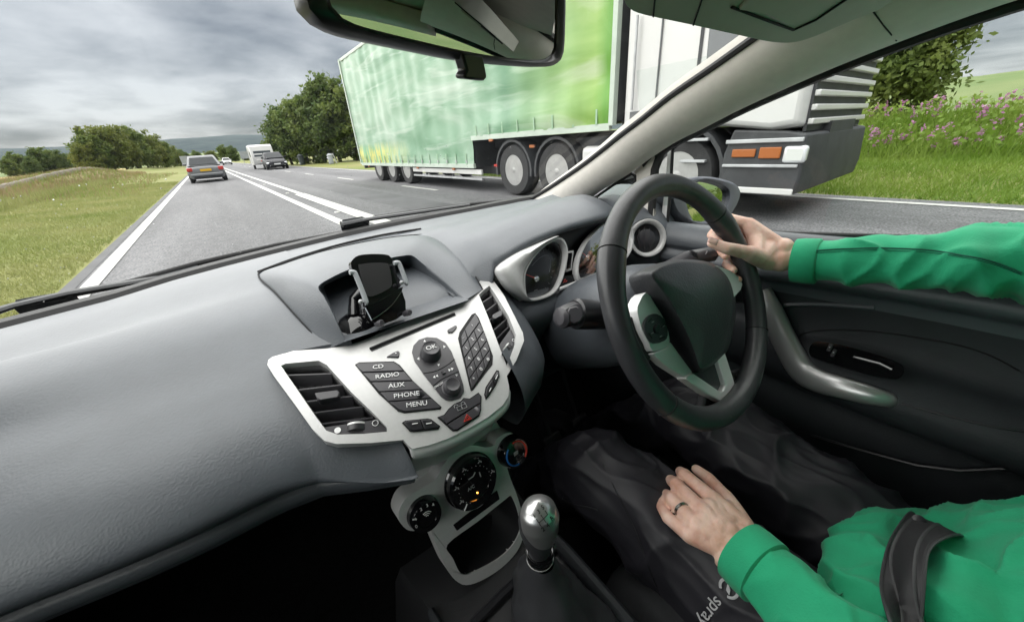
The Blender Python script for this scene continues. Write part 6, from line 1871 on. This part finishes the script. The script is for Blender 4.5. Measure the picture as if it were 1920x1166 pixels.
# ------------------------------------------------------------------ door mirror outside
DMP = ax(1330, 378, .80); DN = V((-.05, -.98, .17)).normalized()
dmr = thing('door_mirror', 'dark grey door mirror outside the side window reflecting the verge', 'mirror', (.74, DMP.y, .93))
hpx = [(1263, 352), (1285, 337), (1315, 331), (1350, 335), (1378, 345), (1388, 360), (1384, 378), (1374, 396), (1360, 412), (1335, 421), (1308, 422), (1286, 412), (1272, 396), (1264, 376)]
gpx = [(1286, 378), (1290, 358), (1300, 346), (1322, 339), (1350, 345), (1366, 354), (1369, 368), (1364, 386), (1352, 404), (1330, 415), (1306, 417), (1296, 408)]
HP = resample(crom([ap(x, y, DMP, DN) for x, y in hpx], 4, closed=True) + [ap(*hpx[0], DMP, DN)], 61)[:-1]
GP_ = resample(crom([ap(x, y, DMP, DN) for x, y in gpx], 4, closed=True) + [ap(*gpx[0], DMP, DN)], 61)[:-1]
hcn2 = sum(HP, V((0, 0, 0))) / len(HP)
def hq(k, off): return [hcn2 + (p - hcn2) * k + DN * off for p in HP]
g = G(); g.loft([[p - DN * .014 for p in GP_], GP_, [a.lerp(b, .5) + DN * .004 for a, b in zip(GP_, HP)], HP, hq(1.02, -.02), hq(.96, -.06), hq(.7, -.09), hq(.1, -.10)], cu=True, cap=True)
g.obj('housing', 'car_mirror_grey' if 'car_mirror_grey' in MATS else mat('car_mirror_grey', (.10, .105, .125), .4, spec=.5), dmr, sharp=60, fixn=True)
G().prism([p - DN * .010 for p in GP_], DN, .002).obj('mirror_glass', 'mirror', dmr, smooth=False)
G().prism([ax(x, y, .70) for x, y in ((1256, 368), (1264, 366), (1263, 412), (1250, 412))], (-1, 0, 0), .02).obj('mirror_foot', 'body_white', dmr)
G().tube([V((.70, DMP.y + .02, .90)), V((.78, DMP.y + .03, .90))], .03, 12).obj('mirror_arm', 'car_mirror_grey', dmr)

# ================================================================== phone holder in the recess
ph = thing('phone_holder', 'black phone holder with two grey arms standing in the dashboard recess', 'phone holder', (-.02, .48, .92))
PN = V((.10, -.90, .42)).normalized(); PP = ay(705, 530, .455)
def p3(X, Y): return (560 + X / 6.138, 450 + Y / 6.138)
def onp(X, Y, off=0.0): return ap(*p3(X, Y), PP + PN * off, PN)
def hplate(o, off, th, name, m, parent, bevel=.001, sn=3):
    return G().prism(crom([onp(X, Y, off) for X, Y in o], sn, closed=True), PN, th).obj(name, m, parent, bevel=bevel, bseg=3)
hplate([(600, 290), (615, 230), (690, 175), (850, 158), (1000, 165), (1055, 190), (1090, 260), (1130, 400), (1170, 540), (800, 770), (760, 640), (660, 440)], 0, .010, 'cradle', 'gloss_black', ph, .002)
hplate([(695, 310), (720, 280), (850, 262), (1000, 265), (1040, 300), (1075, 480), (1040, 560), (860, 645), (800, 640), (770, 590)], .0025, .004, 'rubber_pad', 'rubber', ph, .001)
hplate([(765, 780), (1175, 545), (1190, 585), (1238, 830), (980, 965), (840, 930)], -.001, .012, 'lower_body', 'gloss_black', ph, .001, 2)
G().tube(crom([onp(X, Y, .0008) for X, Y in ((840, 918), (950, 850), (1080, 740), (1185, 590))], 4), .0007, 5).obj('trim_line', 'chrome', ph)
G().tube([onp(X, Y, .0008) for X, Y in ((765, 780), (840, 925))], .0006, 5).obj('trim_line', 'chrome', ph)
for o in ([(585, 375), (630, 372), (660, 410), (770, 690), (765, 725), (735, 735)], [(1095, 270), (1140, 262), (1165, 290), (1235, 480), (1232, 510), (1205, 515)]):
    G().tube(crom([onp(X, Y, .010) for X, Y in o[:-1]], 4), .0030, 10).obj('clamp_arm', 'sign_grey' if 'sign_grey' in MATS else 'print_grey', ph)
    G().ball(onp(o[-1][0] - 20, o[-1][1] - 25, .012), .003, 10, 6).obj('arm_pivot', 'galv' if 'galv' in MATS else 'chrome', ph)
for X, Y in ((905, 970), (1220, 850)):
    p = onp(X, Y, 0); G().tube([p, p + PN * .014, p + PN * .018], [.0035, .0045, .003], 12).obj('support_peg', 'button', ph)
bs = ay(672, 612, .475)
G().lathe([(.030, -.004), (.031, .002), (.027, .008), (.016, .016), (.008, .019), (.001, .02)], bs, (0, -.1, 1), 28, sx=1.0).obj('suction_foot', 'gloss_black', ph)
G().tube([bs + V((0, 0, .016)), bs + V((.008, .012, .035)), PP - PN * .02], [.010, .008, .010], 12).obj('swivel_neck', 'gloss_black', ph)
G().ball(PP - PN * .018, .012, 14, 8).obj('ball_joint', 'plastic_satin', ph)
# pedals
for i, (x, nm) in enumerate(((.24, 'clutch pedal nearest the console'), (.37, 'brake pedal under the steering column'), (.48, 'throttle pedal nearest the door'))):
    t = thing('pedal', nm, 'pedal', (x, .55, .35))
    G().box((x, .55, .36), (.06, .02, .05), rot=Matrix.Rotation(R(-30), 3, 'X')).obj('pad', 'rubber_seal', t, bevel=.005)
    G().tube([(x, .56, .37), (x, .62, .5), (x, .66, .66)], .008, 8).obj('arm', 'plastic_black', t)
# ================================================================== the driver
def skin_mat():
    m = mat('skin', (0.62, 0.345, 0.255), 0.46, spec=0.45, color2=(0.82, 0.58, 0.48), vscale=34, bump=0.35, bscale=330)
    b = m.node_tree.nodes['Principled BSDF']
    b.inputs['Subsurface Weight'].default_value = 0.25
    b.inputs['Subsurface Radius'].default_value = (0.010, 0.004, 0.002)
    b.inputs['Subsurface Scale'].default_value = 0.6
skin_mat()
mat('nail', (0.68, 0.45, 0.38), 0.3, coat=0.2)
mat('fleece', (0.012, 0.345, 0.165), 0.85, var=0.08, vscale=25, bump=0.5, bscale=520, sheen=0.12)
mat('fleece_stitch', (0.004, 0.10, 0.06), 0.9)
mat('trouser', (0.016, 0.0152, 0.020), 0.52, var=0.12, vscale=14, bump=0.10, bscale=900, spec=0.45)
mat('webbing', (0.022, 0.022, 0.024), 0.6, bump=0.4, bscale=600)
mat('webbing_line', (0.045, 0.045, 0.048), 0.6)
mat('ring_metal', (0.35, 0.33, 0.31), 0.2, metal=1.0)
mat('hair', (0.035, 0.024, 0.018), 0.5)
mat('logo_grey', (0.45, 0.45, 0.46), 0.6)

def union_mesh(g, voxel, it, name, fac=.5):
    """join overlapping closed shapes into one continuous skin"""
    me = bpy.data.meshes.new(name); me.from_pydata(g.v, [], g.f); me.update()
    bm = bmesh.new(); bm.from_mesh(me); bmesh.ops.recalc_face_normals(bm, faces=bm.faces); bm.to_mesh(me); bm.free()
    o = bpy.data.objects.new('tmp', me); col.objects.link(o)
    md = o.modifiers.new('r', 'REMESH'); md.mode = 'VOXEL'; md.voxel_size = voxel
    md = o.modifiers.new('s', 'SMOOTH'); md.iterations = it; md.factor = fac
    dg = bpy.context.evaluated_depsgraph_get(); dg.update()
    out = bpy.data.meshes.new_from_object(o.evaluated_get(dg)); out.name = name
    bpy.data.objects.remove(o); bpy.data.meshes.remove(me)
    return out
def mesh_obj(me, name, m, parent=None):
    me.materials.clear(); me.materials.append(MATS[m]); me.shade_smooth()
    o = bpy.data.objects.new(name, me); col.objects.link(o)
    if parent is not None: adopt(o, parent)
    return o
def displace(me, fn):
    n = len(me.vertices)
    co = np.empty(n * 3, np.float32); me.vertices.foreach_get('co', co); co = co.reshape(-1, 3)
    nr = np.empty(n * 3, np.float32); me.vertices.foreach_get('normal', nr); nr = nr.reshape(-1, 3)
    d = np.array([fn(V(c), V(k)) for c, k in zip(co.tolist(), nr.tolist())], np.float32)
    co += nr * d[:, None]
    me.vertices.foreach_set('co', co.ravel()); me.update()
def ridged(p): return 1 - abs(noise.noise(p)) * 2
def limb(g, pts, rs, n=16):
    """tapered limb with rounded ends"""
    P = crom(pts, 5); k = len(P)
    r = [interp([i / (len(rs) - 1) for i in range(len(rs))], rs, j / (k - 1)) for j in range(k)]
    d0 = (P[0] - P[1]).normalized(); d1 = (P[-1] - P[-2]).normalized()
    P = [P[0] + d0 * r[0] * .9, P[0] + d0 * r[0] * .6] + P + [P[-1] + d1 * r[-1] * .6, P[-1] + d1 * r[-1] * .9]
    r = [r[0] * .35, r[0] * .8] + r + [r[-1] * .8, r[-1] * .35]
    g.tube(P, r, n); return g

person = thing('person', 'person in green fleece and dark trousers driving, one hand on the wheel', 'person', (.36, -.2, .48))
# ---- joints
RW = V((.566, .158, .920)); RE = V((.580, -.075, .955)); RS = V((.545, -.36, 1.03))
LW = az(1384, 1044, .655); LE = V((.150, -.160, .690)); LS = V((.185, -.36, 1.03))
body_g = G()
def hand(g, wrist, fingers, thumb, elbow, wr=(.024, .028)):
    """fingers: lists MCP, PIP, DIP, tip with radii"""
    for mcp, pip, dip, tip, r in fingers:
        limb(g, [wrist.lerp(mcp, .35), mcp], [r * 1.35, r * 1.22], 12)
        limb(g, [mcp, pip], [r * 1.14, r * 1.02], 12)
        limb(g, [pip, dip], [r * 1.03, r * .90], 12)
        limb(g, [dip, tip], [r * .90, r * .74], 12)
        g.ball(pip, r * 1.08, 12, 8)
    for a, b in zip(fingers[:-1], fingers[1:]):     # web of the palm
        for t in (.25, .5, .75, .92):
            p = wrist.lerp(a[0], t).lerp(wrist.lerp(b[0], t), .5); g.ball(p, .0125, 10, 6)
    cmc, mcp, ip, tip, r = thumb
    g.ball(wrist.lerp(cmc, .62), .0185, 14, 10); g.ball(wrist.lerp(fingers[0][0], .35), .0165, 14, 10)
    limb(g, [wrist.lerp(cmc, .5), cmc, mcp], [r * 1.5, r * 1.75, r * 1.25], 14)
    limb(g, [mcp, ip], [r * 1.15, r * 1.0], 12); limb(g, [ip, tip], [r * 1.0, r * .8], 12)
    f0 = fingers[0][0]
    limb(g, [cmc, cmc.lerp(f0, .5), f0], [.0150, .0140, .0110], 12); limb(g, [cmc.lerp(mcp, .6), cmc.lerp(f0, .6)], [.0120, .0130], 12); limb(g, [cmc.lerp(mcp, .35), wrist.lerp(fingers[1][0], .6)], [.0150, .0150], 12)
    d = (elbow - wrist).normalized()
    side = (fingers[0][0] - fingers[-1][0]).normalized()
    P = [wrist - d * .012, wrist, wrist + d * .03, wrist + d * .08, elbow]
    rows = []
    for p, a, b in zip(P, (.0270, .0265, .0262, .027, .028), (.0195, .0190, .0195, .024, .027)):
        sd = (side - d * side.dot(d)).normalized(); up = d.cross(sd).normalized()
        rows.append([p + sd * a * math.cos(2 * math.pi * k / 18) + up * b * math.sin(2 * math.pi * k / 18) for k in range(18)])
    g.loft(rows, cu=True, cap=True)
def rimf(a, rad=0.0, n=0.0):
    c = wpt(a); ra = (c - WC).normalized(); return c + ra * rad + WN * n
Rf = [(ax(1404, 420, .556), ax(1366, 410, .548), rimf(25, .002, -.028), rimf(23, -.029, -.006), .0090),
      (ax(1414, 436, .566), ax(1378, 426, .560), rimf(15, .003, -.029), rimf(13, -.029, -.008), .0092),
      (ax(1424, 456, .570), ax(1390, 450, .566), rimf(5, .002, -.028), rimf(2, -.028, -.006), .0088),
      (ax(1430, 474, .570), ax(1398, 472, .566), rimf(-3, .002, -.026), rimf(-5, -.026, -.004), .0078)]
Rt = (ad(1440, 488, .610), ad(1402, 474, .585), ad(1364, 466, .578), ad(1335, 456, .585), .0100)
hand(body_g, RW, Rf, Rt, RE)
Lf = [(az(1333, 932, .668), az(1284, 890, .656), az(1276, 884, .634), az(1284, 892, .618), .0092),
      (az(1318, 957, .671), az(1268, 908, .657), az(1258, 900, .634), az(1266, 906, .618), .0094),
      (az(1303, 981, .668), az(1260, 936, .655), az(1250, 927, .634), az(1256, 930, .618), .0090),
      (az(1291, 1003, .661), az(1252, 970, .650), az(1240, 950, .640), az(1245, 932, .634), .0080)]
Lt = (az(1392, 990, .652), az(1358, 930, .650), az(1328, 896, .644), az(1305, 879, .640), .0092)
hand(body_g, LW, Lf, Lt, LE)
# arms, shoulders, trunk, neck and head belong to the same skin
for w, e, s in ((RW, RE, RS), (LW, LE, LS)):
    limb(body_g, [e, s], [.028, .034], 14); limb(body_g, [s, V((.365, -.35, 1.03))], [.05, .06], 14)
limb(body_g, [V((.365, -.35, 1.03)), V((.362, -.27, .80)), V((.36, -.20, .60))], [.09, .10, .11], 16)
limb(body_g, [V((.365, -.35, 1.03)), V((.362, -.335, 1.13))], [.05, .048], 14)
hd = V((.360, -.325, 1.215))
body_g.ball(hd, (.072, .092, .105), 24, 16); body_g.ball(hd + V((0, .03, -.05)), (.055, .06, .06), 18, 12)
limb(body_g, [hd + V((0, .088, .012)), hd + V((0, .104, -.022))], [.008, .012], 10)
for s in (-1, 1):
    body_g.ball(hd + V((s * .073, -.004, -.01)), (.008, .018, .03), 10, 8)
limb(body_g, [hd + V((-.02, .084, -.055)), hd + V((.02, .084, -.055))], [.006, .006], 8)
# legs under the trousers
HL, KL, AL_ = V((.275, -.14, .525)), V((.232, .292, .590)), V((.25, .52, .30))
HR, KR, AR_ = V((.45, -.14, .525)), V((.475, .25, .600)), V((.47, .52, .31))
for h, k, a in ((HL, KL, AL_), (HR, KR, AR_)):
    limb(body_g, [h, k], [.07, .052], 14); limb(body_g, [k, a], [.05, .034], 14)
limb(body_g, [HL, V((.36, -.18, .56)), HR], [.08, .1, .08], 14)
skin_me = union_mesh(body_g, .0020, 4, 'body')
mesh_obj(skin_me, 'body', 'skin', person)
# nails
def nail(dip, tip, up, r, label=None):
    d = (tip - dip).normalized(); u = (up - d * up.dot(d)).normalized(); s = d.cross(u)
    c = tip + d * r * .1 + u * r * .58
    g = G(); rows = []
    for i in range(5):
        f_ = i / 4; rows.append([c + d * (f_ - .5) * r * 1.5 + s * r * .62 * t * (1 - .3 * (f_ > .9)) + u * (r * .28 * (1 - t * t)) for t in (-1, -.5, 0, .5, 1)])
    g.loft(rows); g.obj('nail', 'nail', person, solid=.0006)
nail(Rt[2], Rt[3], (WN + V((-.4, 0, .35))).normalized(), .0100)
nail(Lf[3][2], Lf[3][3], V((-.3, .2, .9)), .008)
# hair and eyes
g = G(); g.ball(hd + V((0, -.016, .022)), (.080, .095, .100), 24, 16)
hm = union_mesh(g, .006, 2, 'hair'); displace(hm, lambda p, n: .004 * noise.noise(p * 60)); mesh_obj(hm, 'hair', 'hair', person)
for s in (-1, 1): G().ball(hd + V((s * .03, .074, .005)), .012, 12, 8).obj('eye', 'plate_white', person)

# ---- green fleece: trunk and both sleeves
jg = G()
cuffR = RW.lerp(RE, .02); cuffL = LW.lerp(LE, .10)
def sleeve(g, w, e, s, r, flat=1.0):
    P = crom([w, w.lerp(e, .3), w.lerp(e, .7), e, e.lerp(s, .5), s], 6); k = len(P)
    rr = [interp([0, .1, .25, .45, .6, .8, 1], r, j / (k - 1)) for j in range(k)]
    g.tube(P, rr, 28)
cR0 = ax(1500, 489, .566); 
sleeve(jg, cR0, RE + V((.0, 0, .006)), RS, [.0335, .0340, .037, .043, .050, .056, .066])
cL0 = az(1400, 1042, .662)
sleeve(jg, cL0, LE, LS, [.0375, .0385, .043, .050, .054, .058, .066])
rows = []
for z, y, rx, ry in ((.535, -.165, .155, .115), (.56, -.155, .168, .125), (.60, -.150, .172, .132), (.66, -.180, .165, .125), (.74, -.228, .160, .118), (.84, -.280, .165, .112), (.94, -.315, .172, .108), (1.02, -.335, .165, .095), (1.07, -.345, .09, .07), (1.085, -.345, .06, .055)):
    rows.append([V((.362 + rx * math.cos(2 * math.pi * k / 40), y + ry * math.sin(2 * math.pi * k / 40) , z + .02 * math.sin(2 * math.pi * k / 40) * (z < .6))) for k in range(40)])
jg.loft(rows, cu=True, cap=True)
for s in (RS, LS): jg.ball(s, .068, 20, 12)
# cloth bulging on either side of the belt
limb(jg, [az(1632, 1150, .655), az(1622, 1080, .640), az(1655, 1020, .625), az(1715, 1000, .615), az(1775, 990, .606)], [.040, .042, .038, .032, .024], 18)
limb(jg, [az(1800, 1150, .69), az(1808, 1080, .675), az(1840, 1035, .65)], [.048, .046, .034], 18)
jm = union_mesh(jg, .0038, 3, 'fleece_jacket')
def folds(p, n):
    # creases run across the sleeves and gather at the elbow and the waist
    q = V((p.x * 9, p.y * 17, p.z * 9)) if p.x > .46 and p.z > .8 else V((p.x * 13, p.y * 16, p.z * 20))
    arm = p.x > .46 and p.z > .8
    f_ = noise.noise(q * .8 + V((0, 0, 3.3))) * (.007 if arm else .0065) + noise.noise(q * 1.9 + V((5, 1, 0))) * .003 + max(0, ridged(q * .95 + V((1, 7, 2)))) ** 2 * (.008 if arm else .009) + max(0, ridged(V((p.x * 17 + p.y * 11, p.y * 15 - p.x * 8, p.z * 11)) + V((3, 0, 1)))) ** 4 * .0055 - .0055
    k = 1.0
    dR = (p - cR0).length
    dL = (p - cL0).length
    k *= sm(.012, .10, dR) * sm(.012, .10, dL)
    near_elbow = math.exp(-((p - RE).length / .09) ** 2)
    return f_ * (k * (1 + 1.1 * near_elbow)) - .002
displace(jm, folds)
jk = mesh_obj(jm, 'jacket', 'fleece', person)
jk['label'] = 'green fleece jacket'
jb = BVHTree.FromPolygons([v.co.copy() for v in jm.vertices], [tuple(p.vertices) for p in jm.polygons])
def hit(bv, px_x, px_y, off=0.0):
    d = ray(px_x, px_y); h = bv.ray_cast(CAM, d)
    return (h[0] + h[1] * off, h[1]) if h[0] is not None else (None, None)
def cuff(c, e, r, nm='cuff'):
    d = (e - c).normalized()
    g = G(); g.tube([c - d * .004, c - d * .0055, c + d * .004, c + d * .022, c + d * .0245], [r * .93, r * .99, r * 1.0, r * 1.0, r * .88], 36, cap=False); g.obj(nm, 'fleece', jk, sharp=60, solid=.002)
    for o_ in (.0185, .0215):
        P = []
        u = d.orthogonal().normalized(); w = d.cross(u)
        for k in range(60):
            a = 2 * math.pi * k / 60; P.append(c + d * o_ + (u * math.cos(a) + w * math.sin(a)) * r * 1.008)
        G().tube(P, .0005, 4, closed=True).obj('stitching', 'fleece_stitch', jk)
cuff(cR0, RE, .0342); cuff(cL0, LE, .0376)
def on_cloth(bv, pxs, off, r, nm, m, parent, n=5):
    P = [hit(bv, x, y, off)[0] for x, y in pxs]; P = [p for p in P if p is not None]
    if len(P) > 1: G().tube(crom(P, n), r, 5).obj(nm, m, parent)
on_cloth(jb, [(1512, 472), (1540, 470), (1570, 468), (1600, 467), (1640, 465), (1680, 467), (1720, 468), (1760, 472), (1800, 478), (1840, 486), (1880, 498), (1915, 512)], .0016, .0011, 'seam', 'fleece_stitch', jk, 3)
on_cloth(jb, [(1512, 476), (1540, 474), (1570, 472), (1600, 471), (1640, 469), (1680, 471), (1720, 472), (1760, 476), (1800, 482), (1840, 490), (1880, 502), (1915, 516)], .0012, .0005, 'seam', 'fleece_stitch', jk, 3)

# ---- dark trousers
tg = G()
limb(tg, [HL, HL.lerp(KL, .5) + V((-.008, 0, -.008)), KL], [.098, .084, .072], 26); limb(tg, [KL, KL.lerp(AL_, .5), AL_], [.070, .068, .062], 24)
limb(tg, [HR, HR.lerp(KR, .5) + V((.004, 0, -.006)), KR], [.098, .086, .074], 26); limb(tg, [KR, KR.lerp(AR_, .5), AR_], [.070, .068, .062], 24)
limb(tg, [HL, V((.362, -.17, .54)), HR], [.10, .115, .10], 24)
tm = union_mesh(tg, .0042, 4, 'trousers')
def tfolds(p, n):
    q = V((p.x * 10 + p.y * 6, p.y * 9 - p.x * 7, p.z * 10))
    return max(0, ridged(q * 1.15)) ** 2 * .010 + max(0, ridged(V((p.x * 30, p.y * 13 + p.x * 9, p.z * 14)))) ** 3 * .004 + noise.noise(q * 1.6 + V((3, 1, 2))) * .003 + noise.noise(p * 7) * .004 - .005
displace(tm, tfolds)
trs = mesh_obj(tm, 'trousers', 'trouser', person)
tb = BVHTree.FromPolygons([v.co.copy() for v in tm.vertices], [tuple(p.vertices) for p in tm.polygons])
for x, s in ((.25, 1), (.47, 1)):
    G().loft([rrect(.045, .47, .72, .262, .04), rrect(.048, .46, .735, .275, .04), rrect(.046, .47, .72, .32, .04), rrect(.035, .47, .58, .36, .03)], cu=True, cap=True)
    g = G(); g.loft([[p + V((x, 0, 0)) for p in r_] for r_ in (rrect(.045, .47, .72, .262, .04), rrect(.048, .46, .735, .275, .04), rrect(.046, .47, .72, .31, .04), rrect(.036, .47, .60, .35, .03))], cu=True, cap=True); g.obj('shoe', 'leather', person)
on_cloth(tb, [(1055, 935), (1075, 945), (1100, 950), (1120, 955)], .0008, .0012, 'zip', 'rubber_seal', trs)
on_cloth(tb, [(1130, 870), (1160, 930), (1190, 990), (1215, 1060), (1240, 1120)], .0004, .0008, 'seam', 'rubber_seal', trs, 3)
# maker's mark on the thigh
lp_, ln_ = hit(tb, 1360, 1112, .0012)
if lp_ is not None:
    e1 = hit(tb, 1326, 1156)[0] - lp_; e2 = hit(tb, 1378, 1128)[0] - lp_
    rd = e1.normalized(); ln_ = e1.cross(e2).normalized(); ud = ln_.cross(rd)
    text('sprayway', 'lettering', .019, lp_ + rd * .010 + ln_ * .003, rd, ud, 'logo_grey', trs, align='LEFT', sx=1.05, depth=.0006)
    rc = lp_ - rd * .008 + ln_ * .001
    G().tube([rc + (rd * math.cos(R(a)) + ud * math.sin(R(a))) * .0095 for a in range(20, 331, 15)], .0016, 6, sy=.4, up=ln_).obj('logo_ring', 'logo_grey', trs)
    G().prism([rc + rd * a + ud * b for a, b in ((-.005, -.004), (.004, -.001), (.006, .004), (.0, .002))], ln_, .001).obj('logo_mark', 'logo_grey', trs)

# ---- ring on the hand
rg = Lf[2]; pm = rg[0].lerp(rg[1], .52); d = (rg[1] - rg[0]).normalized(); u = d.orthogonal().normalized(); w = d.cross(u)
t = G()
for o_ in (-.0012, .0012):
    t.tube([pm + d * o_ + (u * math.cos(a) + w * math.sin(a)) * .0104 for a in [2 * math.pi * k / 40 for k in range(40)]], .0010, 8, closed=True)
tag(t.obj('finger_ring', 'ring_metal'), 'thin grey metal ring on the hand resting on the thigh', 'ring')

# ---- seat belt lying over the jacket
bl = [(1752, 992), (1736, 1016), (1718, 1048), (1704, 1090), (1698, 1130), (1698, 1166), (1704, 1215)]
wd = 37
rows = []
for i, (x, y) in enumerate(bl):
    dx, dy = (bl[min(i + 1, len(bl) - 1)][0] - bl[max(i - 1, 0)][0], bl[min(i + 1, len(bl) - 1)][1] - bl[max(i - 1, 0)][1])
    L = math.hypot(dx, dy); nx, ny = -dy / L, dx / L
    row = []
    for t_ in (-1, -.5, 0, .5, 1):
        p, n_ = hit(jb, x + nx * wd * t_, y + ny * wd * t_, .013)
        if p is None: p, n_ = hit(tb, x + nx * wd * t_, y + ny * wd * t_, .004)
        row.append(p)
    rows.append(row)
rows = [r_ for r_ in rows if all(p is not None for p in r_)]
if rows:
    sp_ = (rows[0][4] - rows[0][0]); rows = [[p + V((.09, -.03, -.13)) for p in rows[0]], [p + V((.05, -.012, -.035)) for p in rows[0]]] + rows + [[V((.175, -.19, .56)) + sp_ * t_ * .5 for t_ in (-1, -.5, 0, .5, 1)]]
if len(rows) > 2:
    rows = [crom(r_, 2) for r_ in rows]
    cols = list(zip(*rows)); cols = [crom(list(c), 4) for c in cols]; rows = list(zip(*cols))
    # even out the cloth underneath
    for _ in range(14):
        rows = [rows[0]] + [[(rows[i - 1][k] + rows[i][k] * 2 + rows[i + 1][k]) / 4 for k in range(len(rows[0]))] for i in range(1, len(rows) - 1)] + [rows[-1]]
    belt = thing('seat_belt', 'black seat belt webbing across the green fleece', 'seat belt', rows[0][0])
    g = G(); g.loft([[p + (CAM - p).normalized() * .007 for p in r_] for r_ in rows]); g.obj('webbing', 'webbing', belt, solid=.0018, sharp=80)
    for k in (2, 6):
        G().tube([r_[k] + (CAM - r_[k]).normalized() * .0076 for r_ in rows], .0020, 6, sy=.4).obj('woven_stripe', 'webbing_line', belt)
    for k in (0, 8):
        G().tube([r_[k] + (CAM - r_[k]).normalized() * .007 for r_ in rows], .0014, 6).obj('selvedge', 'webbing_line', belt)
    q = rows[len(rows) // 4][5]; G().lathe([(.006, 0), (.006, .002), (.004, .003), (.001, .003)], q + (CAM - q).normalized() * .008, (CAM - q), 14).obj('stop_button', 'plastic_satin', belt)
# ================================================================== thin grey air over the land
hm_ = bpy.data.materials.new('haze_air'); hm_.use_nodes = True
nt = hm_.node_tree; nt.nodes.clear()
o_ = nt.nodes.new('ShaderNodeOutputMaterial'); v_ = nt.nodes.new('ShaderNodeVolumePrincipled')
v_.inputs['Color'].default_value = (.86, .90, .95, 1); v_.inputs['Density'].default_value = .00003
nt.links.new(v_.outputs[0], o_.inputs['Volume'])
MATS['haze_air'] = hm_
lo = [1e9] * 3; hi = [-1e9] * 3
for o in col.objects:
    if o.type == 'MESH' and o.parent is None:
        for c in o.bound_box:
            for i in range(3): lo[i] = min(lo[i], c[i]); hi[i] = max(hi[i], c[i])
cx, cy = (lo[0] + hi[0]) / 2, (lo[1] + hi[1]) / 2
h = G().box((cx, cy, (lo[2] - 1 + hi[2] + 5) / 2), (hi[0] - lo[0] + 40, hi[1] - lo[1] + 40, hi[2] - lo[2] + 6)).obj('haze', 'haze_air', smooth=False)
tag(h, 'thin grey haze in the air between the road and the hills', kind='stuff')
